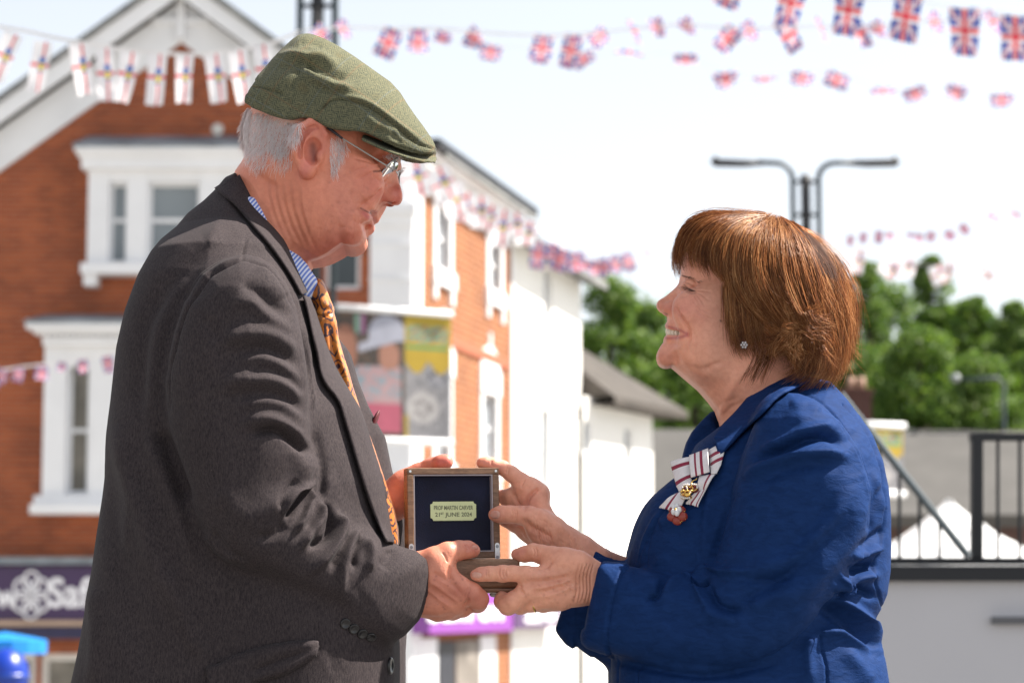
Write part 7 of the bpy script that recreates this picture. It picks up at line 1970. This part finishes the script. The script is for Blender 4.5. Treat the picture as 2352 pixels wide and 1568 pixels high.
# blue parasol at the left edge
pr = thing('parasol', 'bright blue market parasol at the lower left edge', 'parasol')
y = 20; c = P(10, 1455, y); s_ = (y+3.1)/FPX; m = MB(); V = [(c[0], y, c[2]+.02)]; n = 16
for k in range(n): a = 2*math.pi*k/n; V.append((c[0]+98*s_*math.cos(a), y+98*s_*math.sin(a), c[2]-14*s_))
for k in range(n): a = 2*math.pi*k/n; V.append((c[0]+98*s_*math.cos(a), y+98*s_*math.sin(a), c[2]-44*s_))
m.add(V, [(0, 1+k, 1+(k+1)%n) for k in range(n)] + [(1+k, 1+n+k, 1+n+(k+1)%n, 1+(k+1)%n) for k in range(n)])
o = m.build('canopy', plain('blue_canvas', (.0,.19,.55), .55), pr); so = o.modifiers.new('t','SOLIDIFY'); so.thickness = .01
m = MB(); m.tube([(c[0], y, GZ), (c[0], y, c[2]+.01)], .03, 8); m.build('pole', M['steel'], pr, True)
bbn = thing('bin', 'rounded deep blue bin beneath the blue parasol', 'bin')
m = MB(); q = P(14, 1530, 19.2); m.tube([(q[0], 19.2, GZ), (q[0], 19.2, q[2]-.1), (q[0], 19.2, q[2]), (q[0], 19.2, q[2]+.12), (q[0],19.2,q[2]+.17)], [.17,.2,.2,.14,.03], 16); m.build('drum', plain('blue_plastic', (.002,.03,.30), .35), bbn, True)
m = MB(); m.tube([(q[0], 19.2, q[2]-.12), (q[0], 19.2, q[2]-.06)], .215, 16); m.build('rim', plain('blue_rim', (.0,.03,.25), .35), bbn, True)
# ---------------- trees
leaf = NT('leaf_green'); gi = leaf.new('ShaderNodeNewGeometry')
lc = leaf.ramp(gi.outputs['Random Per Island'], [(0,(.035,.08,.02)),(.5,(.10,.165,.04)),(1,(.20,.27,.07))])
leaf.set(lc, .55, spec=.3)
tr_ = leaf.new('ShaderNodeBsdfTranslucent'); leaf.lk(leaf.mix(1.0, lc, (1.5,1.7,.6), 'MULTIPLY'), tr_.inputs['Color']); mx_ = leaf.new('ShaderNodeMixShader'); mx_.inputs[0].default_value = .35
leaf.lk(leaf.b.outputs[0], mx_.inputs[1]); leaf.lk(tr_.outputs[0], mx_.inputs[2]); leaf.lk(mx_.outputs[0], leaf.n['Material Output'].inputs['Surface'])
M['leaf'] = leaf.m
bark = plain('bark', (.06,.045,.035), .9, 0, .3, 4)
rt = np.random.default_rng(31)
def tree(label, px, top, halfw, y, bottom, n=11000, narrow=.8, leafs=.30):
    t = thing('tree', label, 'tree', 'trees on the rise behind the roofs')
    s_ = (y+3.1)/FPX; c = P(px, top, y); H = (bottom-top)*s_; R = halfw*s_; zc = c[2]-H
    nb = 70; cen = []
    for k in range(nb):
        h = rt.uniform(.05, .97); rr = R*(math.sin(math.pi*min(1, (h*.86+.14)))**.6)*(1-.35*h*narrow); a = rt.uniform(0, 2*math.pi); q = rr*math.sqrt(rt.uniform(.1, 1))
        cen.append((c[0]+q*math.cos(a), y+q*math.sin(a)*.8, zc+H*h, R*rt.uniform(.20,.42)))
    cen.append((c[0], y, c[2]-R*.2, R*.22))
    cen = np.array(cen); ids = rt.integers(0, len(cen), n); d = rt.normal(size=(n,3)); d /= np.linalg.norm(d,axis=1,keepdims=True); rad = rt.uniform(.55, 1.08, n)**.7
    pos = cen[ids,:3] + d*(cen[ids,3]*rad)[:,None]*np.array([1,1,.8]); sz = leafs*rt.uniform(.5,1.2,n)*s_*22
    u = rt.normal(size=(n,3)); u /= np.linalg.norm(u,axis=1,keepdims=True); w_ = np.cross(u, d+rt.normal(size=(n,3))*.5); w_ /= np.linalg.norm(w_,axis=1,keepdims=True)+1e-9
    V = np.stack([pos-u*sz[:,None], pos+w_*sz[:,None]*.6, pos+u*sz[:,None], pos-w_*sz[:,None]*.6],1).reshape(-1,3)
    meshobj('crown', V, np.arange(4*n).reshape(n,4), M['leaf'], t)
    m = MB(); tz = max(GZ, zc-6); m.tube([(c[0],y,GZ),(c[0]+.1,y,zc+H*.2),(c[0],y,zc+H*.8)], [R*.09+.15,R*.07+.1,.05], 8)
    for k in range(6):
        q = cen[rt.integers(0, nb)]; m.tube([(c[0],y,zc+H*rt.uniform(.1,.4)), (q[0],q[1],q[2])], [R*.04+.04,.03], 6)
    m.build('trunk', bark, t, True)
TR = [('broad green tree just right of the white house',1400,640,110,88,1100),('dark green tree between the white house and the face of the woman',1500,700,90,92,1100),('pale green tree nearest the chin of the woman',1590,720,95,84,1100),('tall dark tree behind the neck of the woman',1700,690,90,90,1100),
 ('bushy tree behind the hair of the woman',1850,640,110,95,1100),('dark pointed tree beside the back of her hair',1990,600,80,90,1060),('tallest tree, with a pointed top, right of her hair',2140,585,75,100,1060),('round sunlit tree below the tallest one',2110,760,120,80,1050),
 ('tree with a notched top right of the tallest one',2235,680,80,98,1060),('leafy tree near the right edge',2330,690,80,92,1060),('tree at the far right edge of the picture',2440,660,100,96,1060),('low sunlit tree over the pale slate roof',2250,830,120,76,1060),('low tree behind the street lamp',2380,820,90,78,1060),('low dark tree behind the chimney',1960,800,110,82,1060)]
for (lb_, px, top, hw_, y, bot) in TR: tree(lb_, px, top, hw_, y, bot)
TR2 = [('hazy rear tree showing between the white house and the face of the woman',1450,690,170,120,1080),('hazy rear tree filling the gap above the small white roof',1590,700,170,124,1080),('rear tree hidden mostly behind the bob of the woman',1830,690,180,122,1080),('rear tree just right of her hair, lower than the pointed one',2040,660,170,126,1080),('rear tree right of the tallest one, partly hidden by it',2230,720,170,122,1080),('rear tree closing the skyline at the right edge',2400,720,170,126,1080)]
for q_ in TR2: tree(*q_, n=9000)
def grass(): return plain('far_hillside_green', (.05,.08,.025), .95, 0, .4, .3)
m = MB(); V = []; 
for i in range(41):
    x = -200+i*10
    for (yy, zz_) in ((66, GZ), (78, 1.5), (110, 7.0), (170, 8.0), (400, -4)): V.append((x, yy, zz_ + (.8*math.sin(x*.11) if zz_ > GZ else 0)))
Fc = [(i*5+j, (i+1)*5+j, (i+1)*5+j+1, i*5+j+1) for i in range(40) for j in range(4)]
m.add(V, Fc); structure(m.build('hillside', grass(), None, True))
print('setting', time.time()-T0)
# ---------------------------------------------------------------- light, world, camera
cam = bpy.data.cameras.new('camera'); co = bpy.data.objects.new('camera', cam); COL.objects.link(co)
cam.lens = FPX / 2352 * 36; cam.sensor_width = 36; cam.clip_end = 2000; cam.clip_start = .1
co.location = CAM; co.rotation_euler = (math.pi/2 + PITCH, 0, 0)
cam.dof.use_dof = True; cam.dof.focus_distance = 3.03; cam.dof.aperture_fstop = 7.1; cam.dof.aperture_blades = 0
SC.camera = co
SUN = Vector((.62, .085, .78)).normalized()
L = bpy.data.lights.new('sun', 'SUN'); lo_ = bpy.data.objects.new('sun', L); COL.objects.link(lo_)
L.energy = 5.0; L.angle = R_(.5); L.color = (1, .93, .84)
lo_.rotation_euler = SUN.to_track_quat('Z', 'Y').to_euler()
w = bpy.data.worlds.new('World'); SC.world = w; w.use_nodes = True
bg = w.node_tree.nodes['Background']; sk = w.node_tree.nodes.new('ShaderNodeTexSky'); sk.sky_type = 'NISHITA'
sk.sun_disc = False; sk.sun_elevation = math.asin(SUN.z); sk.sun_rotation = math.atan2(SUN.x, SUN.y)
sk.dust_density = 1.0; sk.air_density = 1.0; sk.ozone_density = 1.0
hs = w.node_tree.nodes.new('ShaderNodeHueSaturation'); hs.inputs['Saturation'].default_value = .32; w.node_tree.links.new(sk.outputs[0], hs.inputs['Color']); w.node_tree.links.new(hs.outputs[0], bg.inputs[0]); bg.inputs[1].default_value = .083
vs = SC.view_settings; vs.view_transform = 'Standard'; vs.look = 'None'; vs.exposure = 1.42; vs.gamma = 1
SC.render.engine = 'CYCLES'; SC.cycles.use_denoising = True
SC.cycles.max_bounces = 8; SC.cycles.transparent_max_bounces = 12
# move each Empty to the base of its thing, children stay where they are
bpy.context.view_layer.update()
for o in [q for q in SC.objects if q.type == 'EMPTY' and q.parent is None and q.location.length < 1e-9]:
    pts = []
    def rec(q):
        for c in q.children:
            if c.type == 'MESH':
                for b in c.bound_box: pts.append(c.matrix_world @ Vector(b))
            rec(c)
    rec(o)
    if not pts: continue
    b = Vector(((min(p.x for p in pts)+max(p.x for p in pts))/2, (min(p.y for p in pts)+max(p.y for p in pts))/2, min(p.z for p in pts)))
    o.location = b
    for c in o.children: c.matrix_parent_inverse = Matrix.Translation(-b)
bpy.context.view_layer.update()
print('script', time.time()-T0)
